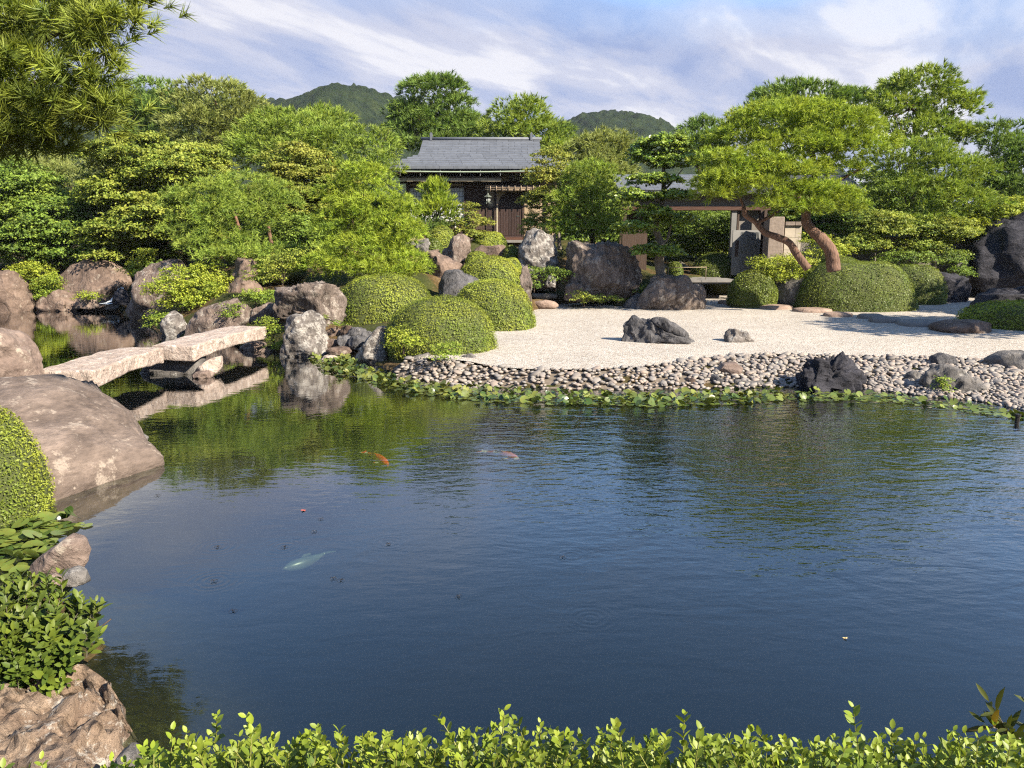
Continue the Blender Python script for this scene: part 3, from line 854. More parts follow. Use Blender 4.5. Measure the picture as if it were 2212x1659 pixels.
# behind the bridge
rock('boulder', 'long sloping mauve rock behind the stone bridge', [(398, 745), (405, 700), (425, 672), (470, 655), (510, 640), (535, 655), (542, 690), (520, 730), (450, 745)], 23.9, 0.7, 'rk_slant', 61, sub=5, rough=0.06)
rock('stone', 'small lichened rock left of the sloping mauve rock', [(343, 745), (352, 695), (368, 672), (390, 680), (402, 710), (400, 745)], 24.6, 0.4, 'rk_lichen', 62, rough=0.06)
rock('stone', 'pale wedge stone beside the far end of the bridge', [(538, 700), (552, 665), (580, 652), (604, 660), (606, 700)], 22.8, 0.4, 'rk_slant', 63, rough=0.05)
rock('boulder', 'upper block of the stacked brown rocks under the pines', [(497, 612), (500, 575), (512, 558), (545, 558), (560, 575), (556, 600), (535, 618)], 27.8, 0.5, 'rk_brown', 64, rough=0.06)
rock('boulder', 'lower block of the stacked brown rocks under the pines', [(488, 660), (495, 615), (515, 600), (545, 606), (565, 620), (560, 660)], 27.4, 0.6, 'rk_brown', 65, rough=0.06)
rock('boulder', 'flat topped cracked grey rock left of the clipped azaleas', [(598, 700), (596, 632), (605, 622), (640, 618), (668, 610), (712, 611), (736, 618), (738, 660), (732, 712)], 21.9, 0.75, 'rk_strata', 66, sub=5, blk=0.45, rough=0.07, strata=(2.4, 2.4, 0.7), facets=5)
rock('boulder', 'upright lichen covered rock standing at the waterline', [(612, 778), (611, 735), (618, 690), (634, 676), (674, 671), (694, 684), (706, 720), (716, 762), (708, 782)], 20.3, 0.5, 'rk_lichen', 67, sub=5, rough=0.07, blk=0.5, facets=5)
rock('boulder', 'slanting pale rock at the water by the clipped azalea', [(758, 790), (770, 760), (800, 722), (815, 708), (842, 706), (850, 722), (848, 760), (830, 792)], 19.3, 0.5, 'rk_lichen', 68, rough=0.05, facets=6)
for i, (uu, vv, ru, rv, Y, lab) in enumerate([
        (722, 722, 22, 14, 21.2, 'low brown stone at the left of the dark stone pile'),
        (752, 716, 20, 15, 21.0, 'rounded brown stone on top of the dark stone pile'),
        (772, 722, 22, 18, 20.6, 'angular dark stone on top of the dark stone pile'),
        (716, 742, 17, 12, 20.4, 'small grey stone at the left foot of the dark stone pile'),
        (745, 738, 18, 16, 20.3, 'dark pointed stone in the middle of the dark stone pile'),
        (772, 742, 22, 17, 20.1, 'dark mottled stone low in the dark stone pile'),
        (735, 758, 34, 10, 19.9, 'flat rusty stone at the waterline under the dark stone pile'),
        (795, 730, 18, 16, 20.3, 'dark stone leaning on the slanting pale rock')]):
    rs = np.random.default_rng(100 + i)
    ang = np.sort(rs.uniform(0, 2 * math.pi, 8))
    rock('stone', lab, [(uu + ru * math.cos(a) * rs.uniform(.85, 1.1), vv + rv * math.sin(a) * rs.uniform(.85, 1.1)) for a in np.arange(8) * math.pi / 4], Y, ru * mpp(vv, Y) * 0.8, 'rk_slate' if i in (2, 4, 5, 7) else 'rk_brown', 100 + i, sub=3, rough=0.06)
rock('stone', 'wet ochre stone under the far end of the bridge', [(512, 768), (518, 748), (545, 736), (572, 742), (580, 768)], 21.4, 0.35, 'rk_pink', 111, sub=3, rough=0.05)
rock('stone', 'round pale stone in the water by the fern', [(556, 770), (560, 756), (574, 750), (586, 757), (588, 770)], 20.8, 0.2, 'rk_pink', 112, sub=3, rough=0.04)
rock('stone', 'white stone lying flat at the lily pads left end', [(692, 778), (700, 768), (722, 766), (732, 772), (728, 782)], 19.3, 0.2, 'granite', 113, sub=3, rough=0.04)

# middle rise before the house
rock('boulder', 'pointed tan rock on the rise below the house', [(950, 600), (958, 540), (978, 512), (1000, 500), (1016, 512), (1020, 540), (1008, 565), (990, 600)], 30.3, 0.6, 'rk_slant', 121, sub=5, rough=0.06)
rock('boulder', 'sloping brown slab rock right of the big pine', [(900, 640), (905, 580), (918, 545), (945, 545), (975, 560), (1000, 570), (990, 610), (960, 640)], 29.0, 0.7, 'rk_brown', 122, sub=5, rough=0.07)
rock('boulder', 'dark brown rock between the clipped azaleas', [(940, 660), (945, 612), (962, 590), (990, 583), (1020, 590), (1040, 610), (1030, 660)], 26.6, 0.6, 'rk_slate', 123, rough=0.07)
rock('stone', 'small speckled rock beside the pine below the house', [(896, 552), (900, 520), (925, 514), (934, 530), (930, 556)], 31.5, 0.4, 'rk_grey', 124, rough=0.05)
rock('stone', 'low brown rock in front of the big pine trunk', [(912, 560), (925, 542), (948, 538), (955, 552), (948, 568)], 30.8, 0.3, 'rk_brown', 125, sub=3, rough=0.05)
rock('boulder', 'long flat topped rock under the mossy mound', [(1018, 572), (1024, 542), (1040, 530), (1085, 527), (1100, 540), (1096, 572)], 32.4, 0.5, 'rk_brown', 126, rough=0.06)
rock('boulder', 'tall lichened standing rock before the house door', [(1112, 625), (1118, 570), (1124, 530), (1140, 502), (1155, 492), (1170, 500), (1195, 505), (1206, 530), (1212, 590), (1200, 630)], 31.0, 0.8, 'rk_lichen', 127, sub=5, rough=0.07, facets=9)
rock('boulder', 'narrow dark standing rock at the azalea right end', [(1122, 660), (1120, 600), (1128, 575), (1140, 576), (1150, 610), (1150, 660)], 27.6, 0.25, 'rk_strata', 128, rough=0.06, strata=(2.4, 2.4, 0.7))
rock('boulder', 'huge striated grey boulder behind the mossy bank', [(1232, 655), (1224, 600), (1218, 545), (1228, 525), (1290, 523), (1350, 522), (1374, 535), (1386, 570), (1392, 610), (1380, 640), (1330, 655)], 30.3, 1.0, 'rk_strata', 129, sub=5, blk=0.5, rough=0.06, strata=(2.2, 2.2, 0.6), facets=8)
rock('stone', 'small squat rock before the huge striated boulder', [(1218, 650), (1222, 618), (1235, 609), (1256, 612), (1268, 635), (1264, 652)], 29.4, 0.35, 'rk_strata', 130, rough=0.05)
rock('stone', 'little whitish rock among shrubs by the steps', [(1176, 622), (1180, 596), (1192, 590), (1202, 602), (1200, 622)], 29.8, 0.25, 'rk_lichen', 131, sub=3, rough=0.06)
rock('boulder', 'blocky pale rock with a notch at the gravel edge', [(1362, 680), (1372, 648), (1392, 625), (1412, 598), (1440, 590), (1490, 594), (1500, 612), (1522, 618), (1532, 640), (1528, 668), (1500, 682), (1430, 682)], 29.0, 0.8, 'rk_strata', 132, sub=5, blk=0.5, rough=0.05, facets=8)
rock('stone', 'dark flat rock leaning left of the notched pale rock', [(1340, 672), (1352, 650), (1380, 632), (1400, 640), (1400, 672)], 29.4, 0.5, 'rk_slate', 133, rough=0.05)
rock('stone', 'oval pink stone lying on the rusty moss', [(1146, 664), (1150, 652), (1175, 647), (1200, 652), (1208, 660), (1195, 668), (1160, 668)], 29.0, 0.25, 'step', 134, sub=3, rough=0.03, facets=2)
# on the gravel
rock('boulder', 'jagged dark grey rock alone on the white gravel', [(1326, 762), (1332, 735), (1345, 710), (1352, 690), (1372, 682), (1385, 690), (1402, 688), (1418, 702), (1440, 712), (1470, 722), (1495, 728), (1510, 738), (1508, 760), (1420, 768)], 20.4, 0.55, 'rk_slate', 141, sub=5, rough=0.07, strata=(1.8, 1.8, 0.9), facets=6, freq=1.3)
rock('boulder', 'dark rock finger lying on the jagged gravel rock', [(1402, 690), (1416, 682), (1435, 684), (1462, 700), (1486, 716), (1496, 730), (1480, 735), (1455, 724), (1425, 710)], 20.2, 0.25, 'rk_slate', 142, rough=0.05, facets=4)
rock('stone', 'small speckled grey rock on the white gravel', [(1560, 752), (1566, 722), (1578, 708), (1595, 708), (1612, 720), (1626, 736), (1622, 752)], 20.5, 0.32, 'rk_lichen', 143, rough=0.09, facets=5, freq=1.5)
# pebble shore
rock('stone', 'grey triangular rock among the pebbles at the lily pads', [(832, 822), (845, 800), (868, 782), (885, 786), (905, 808), (908, 822)], 17.7, 0.35, 'rk_grey', 151, rough=0.05)
rock('stone', 'flat grey rock above the pebble shore by the azalea', [(882, 790), (890, 772), (925, 762), (935, 775), (930, 792)], 18.0, 0.3, 'rk_grey', 152, rough=0.05)
rock('stone', 'low brown stone at the gravel edge by the azalea', [(990, 778), (998, 768), (1018, 764), (1030, 772), (1028, 782)], 17.9, 0.22, 'rk_grey', 153, sub=3, rough=0.05)
rock('stone', 'broad brown stone at the water in mid pebble shore', [(1455, 850), (1470, 828), (1495, 812), (1510, 820), (1520, 848)], 16.0, 0.25, 'rk_brown', 154, rough=0.06)
rock('stone', 'dark angular stone at the water in mid pebble shore', [(1518, 840), (1525, 818), (1548, 808), (1565, 820), (1570, 842)], 16.1, 0.22, 'rk_slate', 155, rough=0.06)
rock('stone', 'tan wedge stone above the mid pebble shore', [(1545, 805), (1560, 785), (1590, 782), (1605, 795), (1600, 815), (1570, 818)], 16.6, 0.28, 'rk_pink', 156, rough=0.05)
rock('stone', 'long grey stone below the pitted dark rock', [(1570, 835), (1590, 820), (1640, 822), (1665, 832), (1650, 846), (1600, 846)], 16.0, 0.2, 'rk_grey', 157, sub=3, rough=0.05)
rock('boulder', 'pitted dark rock standing among the shore pebbles', [(1708, 858), (1722, 830), (1730, 790), (1745, 768), (1785, 772), (1820, 766), (1855, 780), (1872, 805), (1868, 845), (1850, 868), (1760, 870)], 15.7, 0.4, 'rk_dark', 158, sub=5, rough=0.12, facets=4, pits=2.5, freq=1.8)
rock('boulder', 'gnarled grey rock slumped across the right pebbles', [(1985, 862), (1990, 830), (2005, 805), (2030, 788), (2065, 790), (2100, 812), (2125, 830), (2155, 842), (2188, 850), (2186, 872), (2120, 882), (2040, 880)], 15.3, 0.38, 'rk_grey', 159, sub=5, rough=0.09, facets=4, freq=1.5)
rock('stone', 'pyramid grey rock left of the gnarled rock', [(1925, 862), (1935, 838), (1950, 826), (1970, 832), (1985, 862)], 15.6, 0.25, 'rk_grey', 160, rough=0.06)
rock('stone', 'rough grey rock behind the gnarled rock', [(1945, 840), (1955, 808), (1980, 800), (2000, 815), (2000, 845)], 16.0, 0.25, 'rk_grey', 161, rough=0.07)
rock('boulder', 'rounded grey boulder at the right frame edge by the gravel', [(2132, 815), (2140, 775), (2165, 760), (2215, 758), (2260, 775), (2270, 815)], 16.9, 0.5, 'rk_grey', 162, rough=0.05, facets=4)
rock('stone', 'smooth dark grey stone at the gravel edge on the right', [(2008, 790), (2014, 770), (2035, 762), (2056, 768), (2068, 788)], 17.2, 0.25, 'rk_slate', 163, rough=0.03, facets=2)
rock('stone', 'dark boxy stone at the right end of the pebble shore', [(2170, 880), (2180, 850), (2215, 842), (2250, 860), (2250, 890)], 14.8, 0.3, 'rk_slate', 164, rough=0.05)
# right side
rock('boulder', 'towering boulder at the right frame edge, tree shade in its blue black colour', [(2098, 650), (2095, 580), (2105, 530), (2130, 495), (2165, 475), (2230, 470), (2290, 500), (2330, 580), (2330, 660)], 34.0, 2.0, 'rk_dark', 171, sub=5, rough=0.07, facets=8)
rock('boulder', 'slanting dark striated rock right of the clipped bushes', [(1982, 655), (1985, 620), (1990, 595), (2010, 585), (2050, 588), (2085, 603), (2105, 625), (2112, 645), (2090, 660)], 32.2, 0.9, 'rk_dark', 172, sub=5, rough=0.06, strata=(0.8, 0.8, 2.4))
rock('boulder', 'upright grey rock before the towering boulder', [(2058, 610), (2062, 560), (2078, 545), (2095, 560), (2100, 612)], 34.3, 0.5, 'rk_grey', 173, rough=0.06)
rock('boulder', 'layered grey rock above the groundcover on the right', [(2105, 685), (2115, 655), (2140, 634), (2180, 625), (2230, 622), (2290, 640), (2300, 690)], 26.5, 1.0, 'rk_dark', 174, sub=5, rough=0.08, strata=(0.6, 0.6, 2.6))
rock('boulder', 'flat brown rock lying at the groundcover edge', [(2008, 715), (2020, 702), (2060, 692), (2110, 690), (2150, 700), (2150, 728), (2080, 728)], 22.6, 0.7, 'rk_brown', 175, rough=0.03, facets=3)
rock('stone', 'mossy grey rock between the two clipped bushes at right', [(1668, 665), (1676, 622), (1690, 602), (1740, 598), (1760, 615), (1760, 665)], 29.8, 0.6, 'rk_grey', 176, rough=0.05)

# stepping stones along the far gravel
for i, (u0, u1, v0, v1, lab) in enumerate([
        (1538, 1570, 641, 652, 'small stepping stone nearest the gate'),
        (1556, 1604, 643, 655, 'second stepping stone from the gate'),
        (1604, 1658, 647, 658, 'third stepping stone from the gate'),
        (1634, 1706, 650, 664, 'fourth stepping stone from the gate, broad and tan'),
        (1711, 1786, 655, 671, 'fifth stepping stone from the gate, longest of the tan ones'),
        (1768, 1826, 664, 680, 'sixth stepping stone from the gate, last of the tan ones'),
        (1844, 1900, 670, 685, 'grey stepping stone in front of the great clipped bush'),
        (1850 + 20, 1938, 678, 693, 'small grey stepping stone right of the great clipped bush'),
        (1940, 2048, 674, 702, 'largest pale grey stepping slab on the shaded gravel'),
        (2074, 2124, 677, 694, 'boxy dark stepping stone at the groundcover')]):
    a, b = grav(u0, v1), grav(u1, v1)
    Y = a[1] + 0.25
    ztop = v0
    rs = np.random.default_rng(300 + i)
    V, F = ico(3)
    cx, rx = (a[0] + b[0]) / 2, (b[0] - a[0]) / 2
    ry = min(max(0.28, (grav(u0, v0)[1] - a[1]) * 0.32), 0.8 * rx)
    h = 0.15 if i < 6 else 0.17
    a = grav(u0, v1 + 5)
    P = np.c_[cx + rx * np.sign(V[:, 0]) * np.abs(V[:, 0]) ** 0.75, a[1] + ry + ry * V[:, 1], gz(a[1]) + np.sign(V[:, 2]) * np.abs(V[:, 2]) ** 0.45 * h]
    P[:, :2] += (fbm(P * 2.2, 3, 300 + i) * 0.06)[:, None] * (P[:, :2] - [cx, a[1] + ry]) / rx * 1.6
    P[:, 2] += 0.012 * fbm(P * 4, 3, i)
    o = mobj('stepping_stone', P, F, M['step'] if i < 6 else M['floor_stone'], base=(cx, a[1] + ry, gz(a[1])), smooth=True)
    tag(o, lab, 'stepping stone', 'stepping stones along the gravel')
# two stone steps up towards the house
for (u0, u1, v, Y, lab) in ((1148, 1205, 640, 30.2, 'lower stone step leading up through the moss'), (1140, 1180, 622, 31.2, 'upper stone step beside the small shrubs')):
    a, b = at(u0, v, Y), at(u1, v, Y)
    V, F = ico(3)
    P = np.c_[(a[0] + b[0]) / 2 + (b[0] - a[0]) / 2 * np.sign(V[:, 0]) * np.abs(V[:, 0]) ** 0.4, Y + 0.35 + 0.35 * np.sign(V[:, 1]) * np.abs(V[:, 1]) ** 0.5, a[2] + 0.10 * np.sign(V[:, 2]) * np.abs(V[:, 2]) ** 0.3 - 0.02]
    P += 0.02 * fbm(P * 3, 3, 5)[:, None]
    tag(mobj('stone_step', P, F, M['floor_stone'], base=((a[0] + b[0]) / 2, Y, a[2]), smooth=True), lab, 'step', 'stone steps')

# ------------------------------------------------------------------ the cobbled shore
shore_pts = spline([gnd(*p) for p in [(855, 812), (900, 822), (1000, 833), (1150, 839), (1400, 843), (1600, 839), (1740, 836), (1880, 842), (2000, 856), (2120, 868), (2212, 886), (2330, 915)]], 400)
edge_pts = spline([grav(*p) for p in [(880, 775), (905, 776), (960, 780), (1060, 792), (1150, 798), (1300, 798), (1420, 789), (1500, 777), (1600, 767), (1700, 766), (1850, 769), (2000, 772), (2100, 776), (2212, 778), (2300, 780)]], 400)
shore_root = bpy.data.objects.new('cobbled_shore', None)
COL.objects.link(shore_root); WL[shore_root.name] = (0, 0, 0)
bedV = np.vstack([shore_pts - [0, 0, 0.03], edge_pts - [0, 0, 0.035]])
bedF = np.array([[i, i + 1, 400 + i + 1, 400 + i] for i in range(399)])
bpy.data.objects.remove(shore_root)
shore_root = mobj('cobbled_shore', bedV, bedF, plain('shore_bed', (0.13, 0.105, 0.08), 0.95, 0.4, 12, 0.5), smooth=True)
tag(shore_root, kind='structure')
WL[shore_root.name] = (0, 0, 0)
peb_meshes = []
for k in range(7):
    V, F = ico(1) if k else ico(1)
    V = V * (1 + 0.10 * fbm(V * 1.3, 2, 50 + k))[:, None]
    V[:, 2] = np.sign(V[:, 2]) * np.abs(V[:, 2]) ** 0.9
    peb_meshes.append(mesh_data('pebble', V, F, M['pebble'], None, True))
peb = []
rs = np.random.default_rng(77)
alen = np.r_[0, np.cumsum(np.linalg.norm(np.diff(edge_pts[:, :2], axis=0), axis=1))]
s = 0.0
rows = []
while s < alen[-1]:
    i = int(np.searchsorted(alen, s)); i = min(i, 399)
    a, b = shore_pts[i], edge_pts[i]
    w = np.linalg.norm(b - a)
    nrow = max(5, int(w / 0.098))
    for r in range(nrow + 1):
        t = (r + rs.uniform(-0.25, 0.25)) / nrow
        j = int(np.clip(i + rs.normal() * 2, 0, 399))
        p = shore_pts[j] * (1 - t) + edge_pts[j] * t
        sz = (rs.uniform(0.036, 0.068) if rs.random() < 0.9 else rs.uniform(0.075, 0.11)) * (1.1 if r > nrow * 0.4 else 0.95)
        peb.append((p[0] + rs.normal() * 0.02, p[1], p[2] + 0.005 + rs.uniform(0, 0.02), sz, rs.uniform(0.75, 1.15), rs.uniform(0.5, 0.75), rs.uniform(0, 6.28), rs.normal() * 0.25, rs.normal() * 0.25))
    s += 0.128
def depth_order(a):
    return a[1] * a[1] + a[0] * a[0]
peb = [p for p in peb if abs((p[0] / p[1])) < 0.72]
order = sorted(range(len(peb)), key=lambda i: depth_order(peb[i]) / (peb[i][3] ** 2))
for q in order[:300]:
    p = peb[q]
    o = bpy.data.objects.new('pebble', peb_meshes[q % 7])
    o.location = p[:3]; o.scale = (p[3] * 1.25, p[3] * p[4], p[3] * p[5] * 0.85)
    o.rotation_euler = (p[7], p[8], p[6] * 0.35)
    o.parent = shore_root
    COL.objects.link(o)
Vs, Fs, Ts = [], [], []
V0, F0 = ico(1)
nb = 0
for q in order[300:]:
    p = peb[q]
    R = np.array(Matrix.Rotation(p[6] * 0.35, 3, 'Z') @ Matrix.Rotation(p[7], 3, 'X'))
    Vs.append((V0 * [p[3] * 1.25, p[3] * p[4], p[3] * p[5] * 0.85]) @ R.T + p[:3]); Fs.append(F0 + nb); Ts.append(np.full(len(V0), rs.random())); nb += len(V0)
if Vs:
    tag(mobj('pebbles', np.vstack(Vs), np.vstack(Fs), M['pebble'], shore_root, np.concatenate(Ts), True), kind='stuff')

# ------------------------------------------------------------------ foliage builders
def basis(D):
    a = np.where(np.abs(D[:, 2:3]) < 0.9, np.array([[0, 0, 1.0]]), np.array([[1.0, 0, 0]]))
    u = np.cross(D, a); u /= np.linalg.norm(u, axis=1)[:, None] + 1e-9
    return u, np.cross(D, u)

def norm(A):
    return A / (np.linalg.norm(A, axis=1)[:, None] + 1e-9)

def needles(P, D, k, Ln, w, spread, rs, tint):
    """k thin triangles fanned round each direction D at each point P"""
    n = len(P)
    u, v = basis(D)
    P = np.repeat(P, k, 0); D = np.repeat(D, k, 0); u = np.repeat(u, k, 0); v = np.repeat(v, k, 0)
    m = n * k
    a = rs.uniform(0, 2 * math.pi, m); t = spread * np.sqrt(rs.uniform(0.03, 1, m))
    d = D * np.cos(t)[:, None] + (u * np.cos(a)[:, None] + v * np.sin(a)[:, None]) * np.sin(t)[:, None]
    side = norm(np.cross(d, rs.normal(size=(m, 3))))
    ln = Ln * rs.uniform(0.7, 1.2, m)
    off = D * (rs.uniform(-0.5, 0.35, m) * Ln * 0.6)[:, None]
    B = P + off
    ww = w * rs.uniform(0.7, 1.3, m)
    V = np.stack([B - side * ww[:, None] * 0.5, B + side * ww[:, None] * 0.5, B + d * ln[:, None] - np.array([0, 0, 1]) * (ln * 0.10)[:, None]], 1).reshape(-1, 3)
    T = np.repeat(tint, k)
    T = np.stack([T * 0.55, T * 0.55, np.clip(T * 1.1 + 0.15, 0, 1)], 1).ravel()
    return V, T

def leaves(P, Nm, size, rs, tint, aspect=0.6, fold=0.12):
    """rhombic leaves lying about the normal Nm"""
    n = len(P)
    u, v = basis(norm(Nm))
    a = rs.uniform(0, 2 * math.pi, n)
    x = u * np.cos(a)[:, None] + v * np.sin(a)[:, None]
    y = np.cross(norm(Nm), x)
    s = size * rs.uniform(0.65, 1.25, n)
    up = norm(Nm) * (s * fold)[:, None]
    V = np.stack([P - x * s[:, None] * 0.5, P + y * (s * aspect * 0.5)[:, None] + up, P + x * s[:, None] * 0.5, P - y * (s * aspect * 0.5)[:, None] + up], 1).reshape(-1, 3)
    return V, np.repeat(tint, 4)

def quadF(nq):
    return np.arange(nq * 4).reshape(-1, 4)
def triF(nt_):
    return np.arange(nt_ * 3).reshape(-1, 3)

def pads(ells, padr, rs, dens, flat, back=0.45, low=-0.45, fill=0.25, updir=0.75, cover=1.7):
    """tuft points and directions over cloud-like pads spread on the shells of ellipsoids"""
    Ps, Ds, Ts = [], [], []
    for (c, r) in ells:
        c = np.array(c); r = np.array(r)
        area = 4 * math.pi * ((r[0] * r[1]) ** 1.6 + (r[0] * r[2]) ** 1.6 + (r[1] * r[2]) ** 1.6) ** (1 / 1.6) / 3 ** (1 / 1.6)
        m = max(4, int(cover * area / (math.pi * padr ** 2)))
        d = norm(rs.normal(size=(m * 3, 3)))
        keep = (d[:, 2] > low) & ((d[:, 1] < 0.35) | (rs.random(len(d)) < back))
        d = d[keep][:m]
        pc = c + d * r * rs.uniform(0.70, 1.0, len(d))[:, None]
        pr = padr * rs.uniform(0.65, 1.35, len(d))
        ptint = rs.uniform(0.25, 0.75, len(d))
        for j in range(len(d)):
            nt_ = max(5, int(dens * math.pi * pr[j] ** 2))
            rr = np.sqrt(rs.random(nt_)); a = rs.uniform(0, 2 * math.pi, nt_)
            lx, ly = rr * np.cos(a), rr * np.sin(a)
            z = flat * (1 - rr ** 2) + rs.normal(size=nt_) * 0.10
            Ps.append(pc[j] + pr[j] * np.c_[lx, ly, z])
            dd = np.c_[lx * 0.75 + d[j, 0] * 0.55, ly * 0.75 + d[j, 1] * 0.55, updir * (1 - 0.35 * rr) + 0.25 * d[j, 2]] + rs.normal(size=(nt_, 3)) * 0.22
            Ds.append(norm(dd))
            Ts.append(np.clip(ptint[j] + rs.normal(size=nt_) * 0.26, 0, 1))
        nf = int(fill * m * dens * math.pi * padr ** 2)
        if nf:
            q = norm(rs.normal(size=(nf, 3))) * (rs.random(nf) ** 0.4)[:, None] * 0.85
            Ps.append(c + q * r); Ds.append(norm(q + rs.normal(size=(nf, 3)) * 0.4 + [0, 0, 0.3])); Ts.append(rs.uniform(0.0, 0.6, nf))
    return np.vstack(Ps), np.vstack(Ds), np.concatenate(Ts)

def ell(u, v, ru, rv, Y, ry=None):
    s = mpp(v, Y)
    return (at(u, v, Y), (ru * s, (ry if ry else ru * s * 0.8), rv * s))

def trunk_mesh(root, paths, mat, seed, name='trunk'):
    """paths: list of (points, r0, r1): the first is the trunk, the others its limbs, all one surface per part"""
    for i, (pts, r0, r1) in enumerate(paths):
        P = spline(pts, 8 + (9 if r0 > 0.08 else 5) * len(pts))
        rad = np.linspace(r0, r1, len(P))
        V, F = tube(P, rad, 14 if r0 > 0.08 else 6, True, 0.11, seed + i)
        mobj(name if i == 0 else 'limb', V, F, mat, root, None, True)

TREES = 0
def pine(label, crown, trunk, r0, r1, mat='pine', Ln=0.16, w=0.012, k=12, spread=0.85, padr=0.42, dens=55, flat=0.45, seed=1, bark='bark_dark', limbs=None, name='pine_tree', updir=0.75, fill=0.25, cover=1.7, back=0.45, low=-0.45, nlimb=7, group=None):
    rs = np.random.default_rng(seed)
    ells = [ell(*e) for e in crown]
    tp = [at(*p) for p in trunk]
    base = tp[0].copy()
    root = empty(name, base, label, 'tree', group)
    paths = [(tp, r0, r1)]
    if Ln < 0.25:
        dens *= 0.44; k = int(k * 1.0); w *= 1.70; spread *= 1.3; fill *= 0.6
    else:
        dens *= 0.50; w *= 1.7; spread *= 1.1
    P, D, T = pads(ells, padr, rs, dens, flat, back, low, fill, updir, cover)
    if limbs is None:
        TP = spline(tp, 30)
        for e in range(nlimb):
            q = P[rs.integers(len(P))]
            j = int(rs.uniform(0.45, 1.0) * 29)
            a = TP[j]
            mid = a * 0.45 + q * 0.55 - np.array([0, 0, 0.08 * np.linalg.norm(q - a)])
            paths.append(([a, mid, q - [0, 0, 0.05]], r1 * 0.8 + 0.01, 0.012))
    else:
        for (pts, a, b) in limbs:
            paths.append(([at(*p) for p in pts], a, b))
    trunk_mesh(root, paths, M[bark], seed)
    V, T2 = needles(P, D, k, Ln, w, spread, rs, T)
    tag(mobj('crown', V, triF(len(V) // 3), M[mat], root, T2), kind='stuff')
    return root

def broad(label, crown, trunk, r0, r1, mat='broad', size=0.09, per=5, padr=0.45, dens=60, flat=0.25, seed=1, bark='bark_grey', name='leafy_tree', cover=1.8, fill=0.35, aspect=0.6, jit=0.45, back=0.45, low=-0.5, nlimb=8, limbs=None, cat='tree', group=None):
    rs = np.random.default_rng(seed)
    ells = [ell(*e) for e in crown]
    tp = [at(*p) for p in trunk]
    root = empty(name, tp[0], label, cat, group)
    if cat == 'tree':
        dens *= 0.78; size *= 1.08
    P, D, T = pads(ells, padr, rs, dens, flat, back, low, fill, 0.9, cover)
    paths = [(tp, r0, r1)]
    if limbs is None:
        TP = spline(tp, 30)
        for e in range(nlimb):
            q = P[rs.integers(len(P))]; a = TP[int(rs.uniform(0.4, 1.0) * 29)]
            paths.append(([a, a * 0.5 + q * 0.5 + [0, 0, 0.05], q], r1 * 0.7 + 0.006, 0.008))
    else:
        for (pts, a, b) in limbs:
            paths.append(([at(*p) for p in pts], a, b))
    trunk_mesh(root, paths, M[bark], seed, 'trunk' if cat == 'tree' else 'stem')
    if cat == 'tree':
        dens *= 1.0; size *= 1.0
    P = np.repeat(P, per, 0); D = np.repeat(D, per, 0); T = np.clip(np.repeat(T, per) + rs.normal(size=len(P)) * 0.12, 0, 1)
    P = P + rs.normal(size=P.shape) * padr * np.array([0.16, 0.16, 0.07])
    Nm = D * 0.5 + np.array([0, -0.15, 0.6]) + rs.normal(size=P.shape) * jit
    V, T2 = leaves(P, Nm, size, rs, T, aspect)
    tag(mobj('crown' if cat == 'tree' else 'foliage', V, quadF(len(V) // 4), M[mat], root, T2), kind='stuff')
    return root

def clipped(label, u0, u1, vt, vb, Y, ry=None, mat='azalea', size=0.05, n=9000, seed=1, name='clipped_bush', p=2.3, tilt=0.0, jit=0.42, bumps=0.045):
    """a clipped dome of small leaves; vb is where its foot shows"""
    rs = np.random.default_rng(seed)
    zb = at((u0 + u1) / 2, vb, Y)[2]
    if not ry:
        ry = (u1 - u0) / 2 * mpp(vb, Y) * 0.9
    Y = Y + 0.85 * ry                 # Y is where the front foot touches the ground
    a, b = at(u0, vb, Y), at(u1, vb, Y)
    a[2] = b[2] = zb
    t = at((u0 + u1) / 2, vt, Y)
    rx = (b[0] - a[0]) / 2; rz = t[2] - a[2]
    c = np.array([(a[0] + b[0]) / 2, Y, a[2] - 0.06])
    rz += 0.06
    def surf(d):
        q = (np.abs(d[:, 0]) ** p + np.abs(d[:, 1]) ** p + np.abs(d[:, 2]) ** p) ** (1 / p)
        s = d / q[:, None] * (1 + bumps * fbm(d * 2.4, 3, seed))[:, None]
        return c + s * [rx, ry, rz]
    root = empty(name, c, label, 'bush')
    V, F = ico(4)
    V2 = V.copy(); V2[:, 2] = np.where(V2[:, 2] < -0.1, -0.1, V2[:, 2])
    core = c + (surf(V2) - c) * 0.955
    mobj('branches', core, F, M['core'], root, None, True)
    n = int(n * 1.6); size *= 0.80
    d = norm(rs.normal(size=(n * 2, 3)))
    d = d[(d[:, 2] > -0.08) & ((d[:, 1] < 0.3) | (rs.random(len(d)) < 0.5))][:n]
    P = surf(d)
    hole = fbm(P * 5.0, 3, seed + 8)
    keep = (hole > -0.55) | (rs.random(len(P)) < 0.35)
    d, P = d[keep], P[keep]
    P = c + (P - c) * (rs.uniform(0.955, 1.010, len(P)) + 0.016 * (rs.random(len(P)) < 0.06))[:, None]
    Nm = norm(d / np.array([rx, ry, rz])) + rs.normal(size=P.shape) * jit + [0, 0, 0.2]
    T = np.clip(0.5 + 0.30 * fbm(P * 1.3, 3, seed + 5) + rs.normal(size=len(P)) * 0.10, 0, 1)
    V, T2 = leaves(P, Nm, size * np.exp(rs.normal(size=len(P)) * 0.22), rs, T, 0.55)
    tag(mobj('foliage', V, quadF(len(V) // 4), M[mat], root, T2), kind='stuff')
    return root

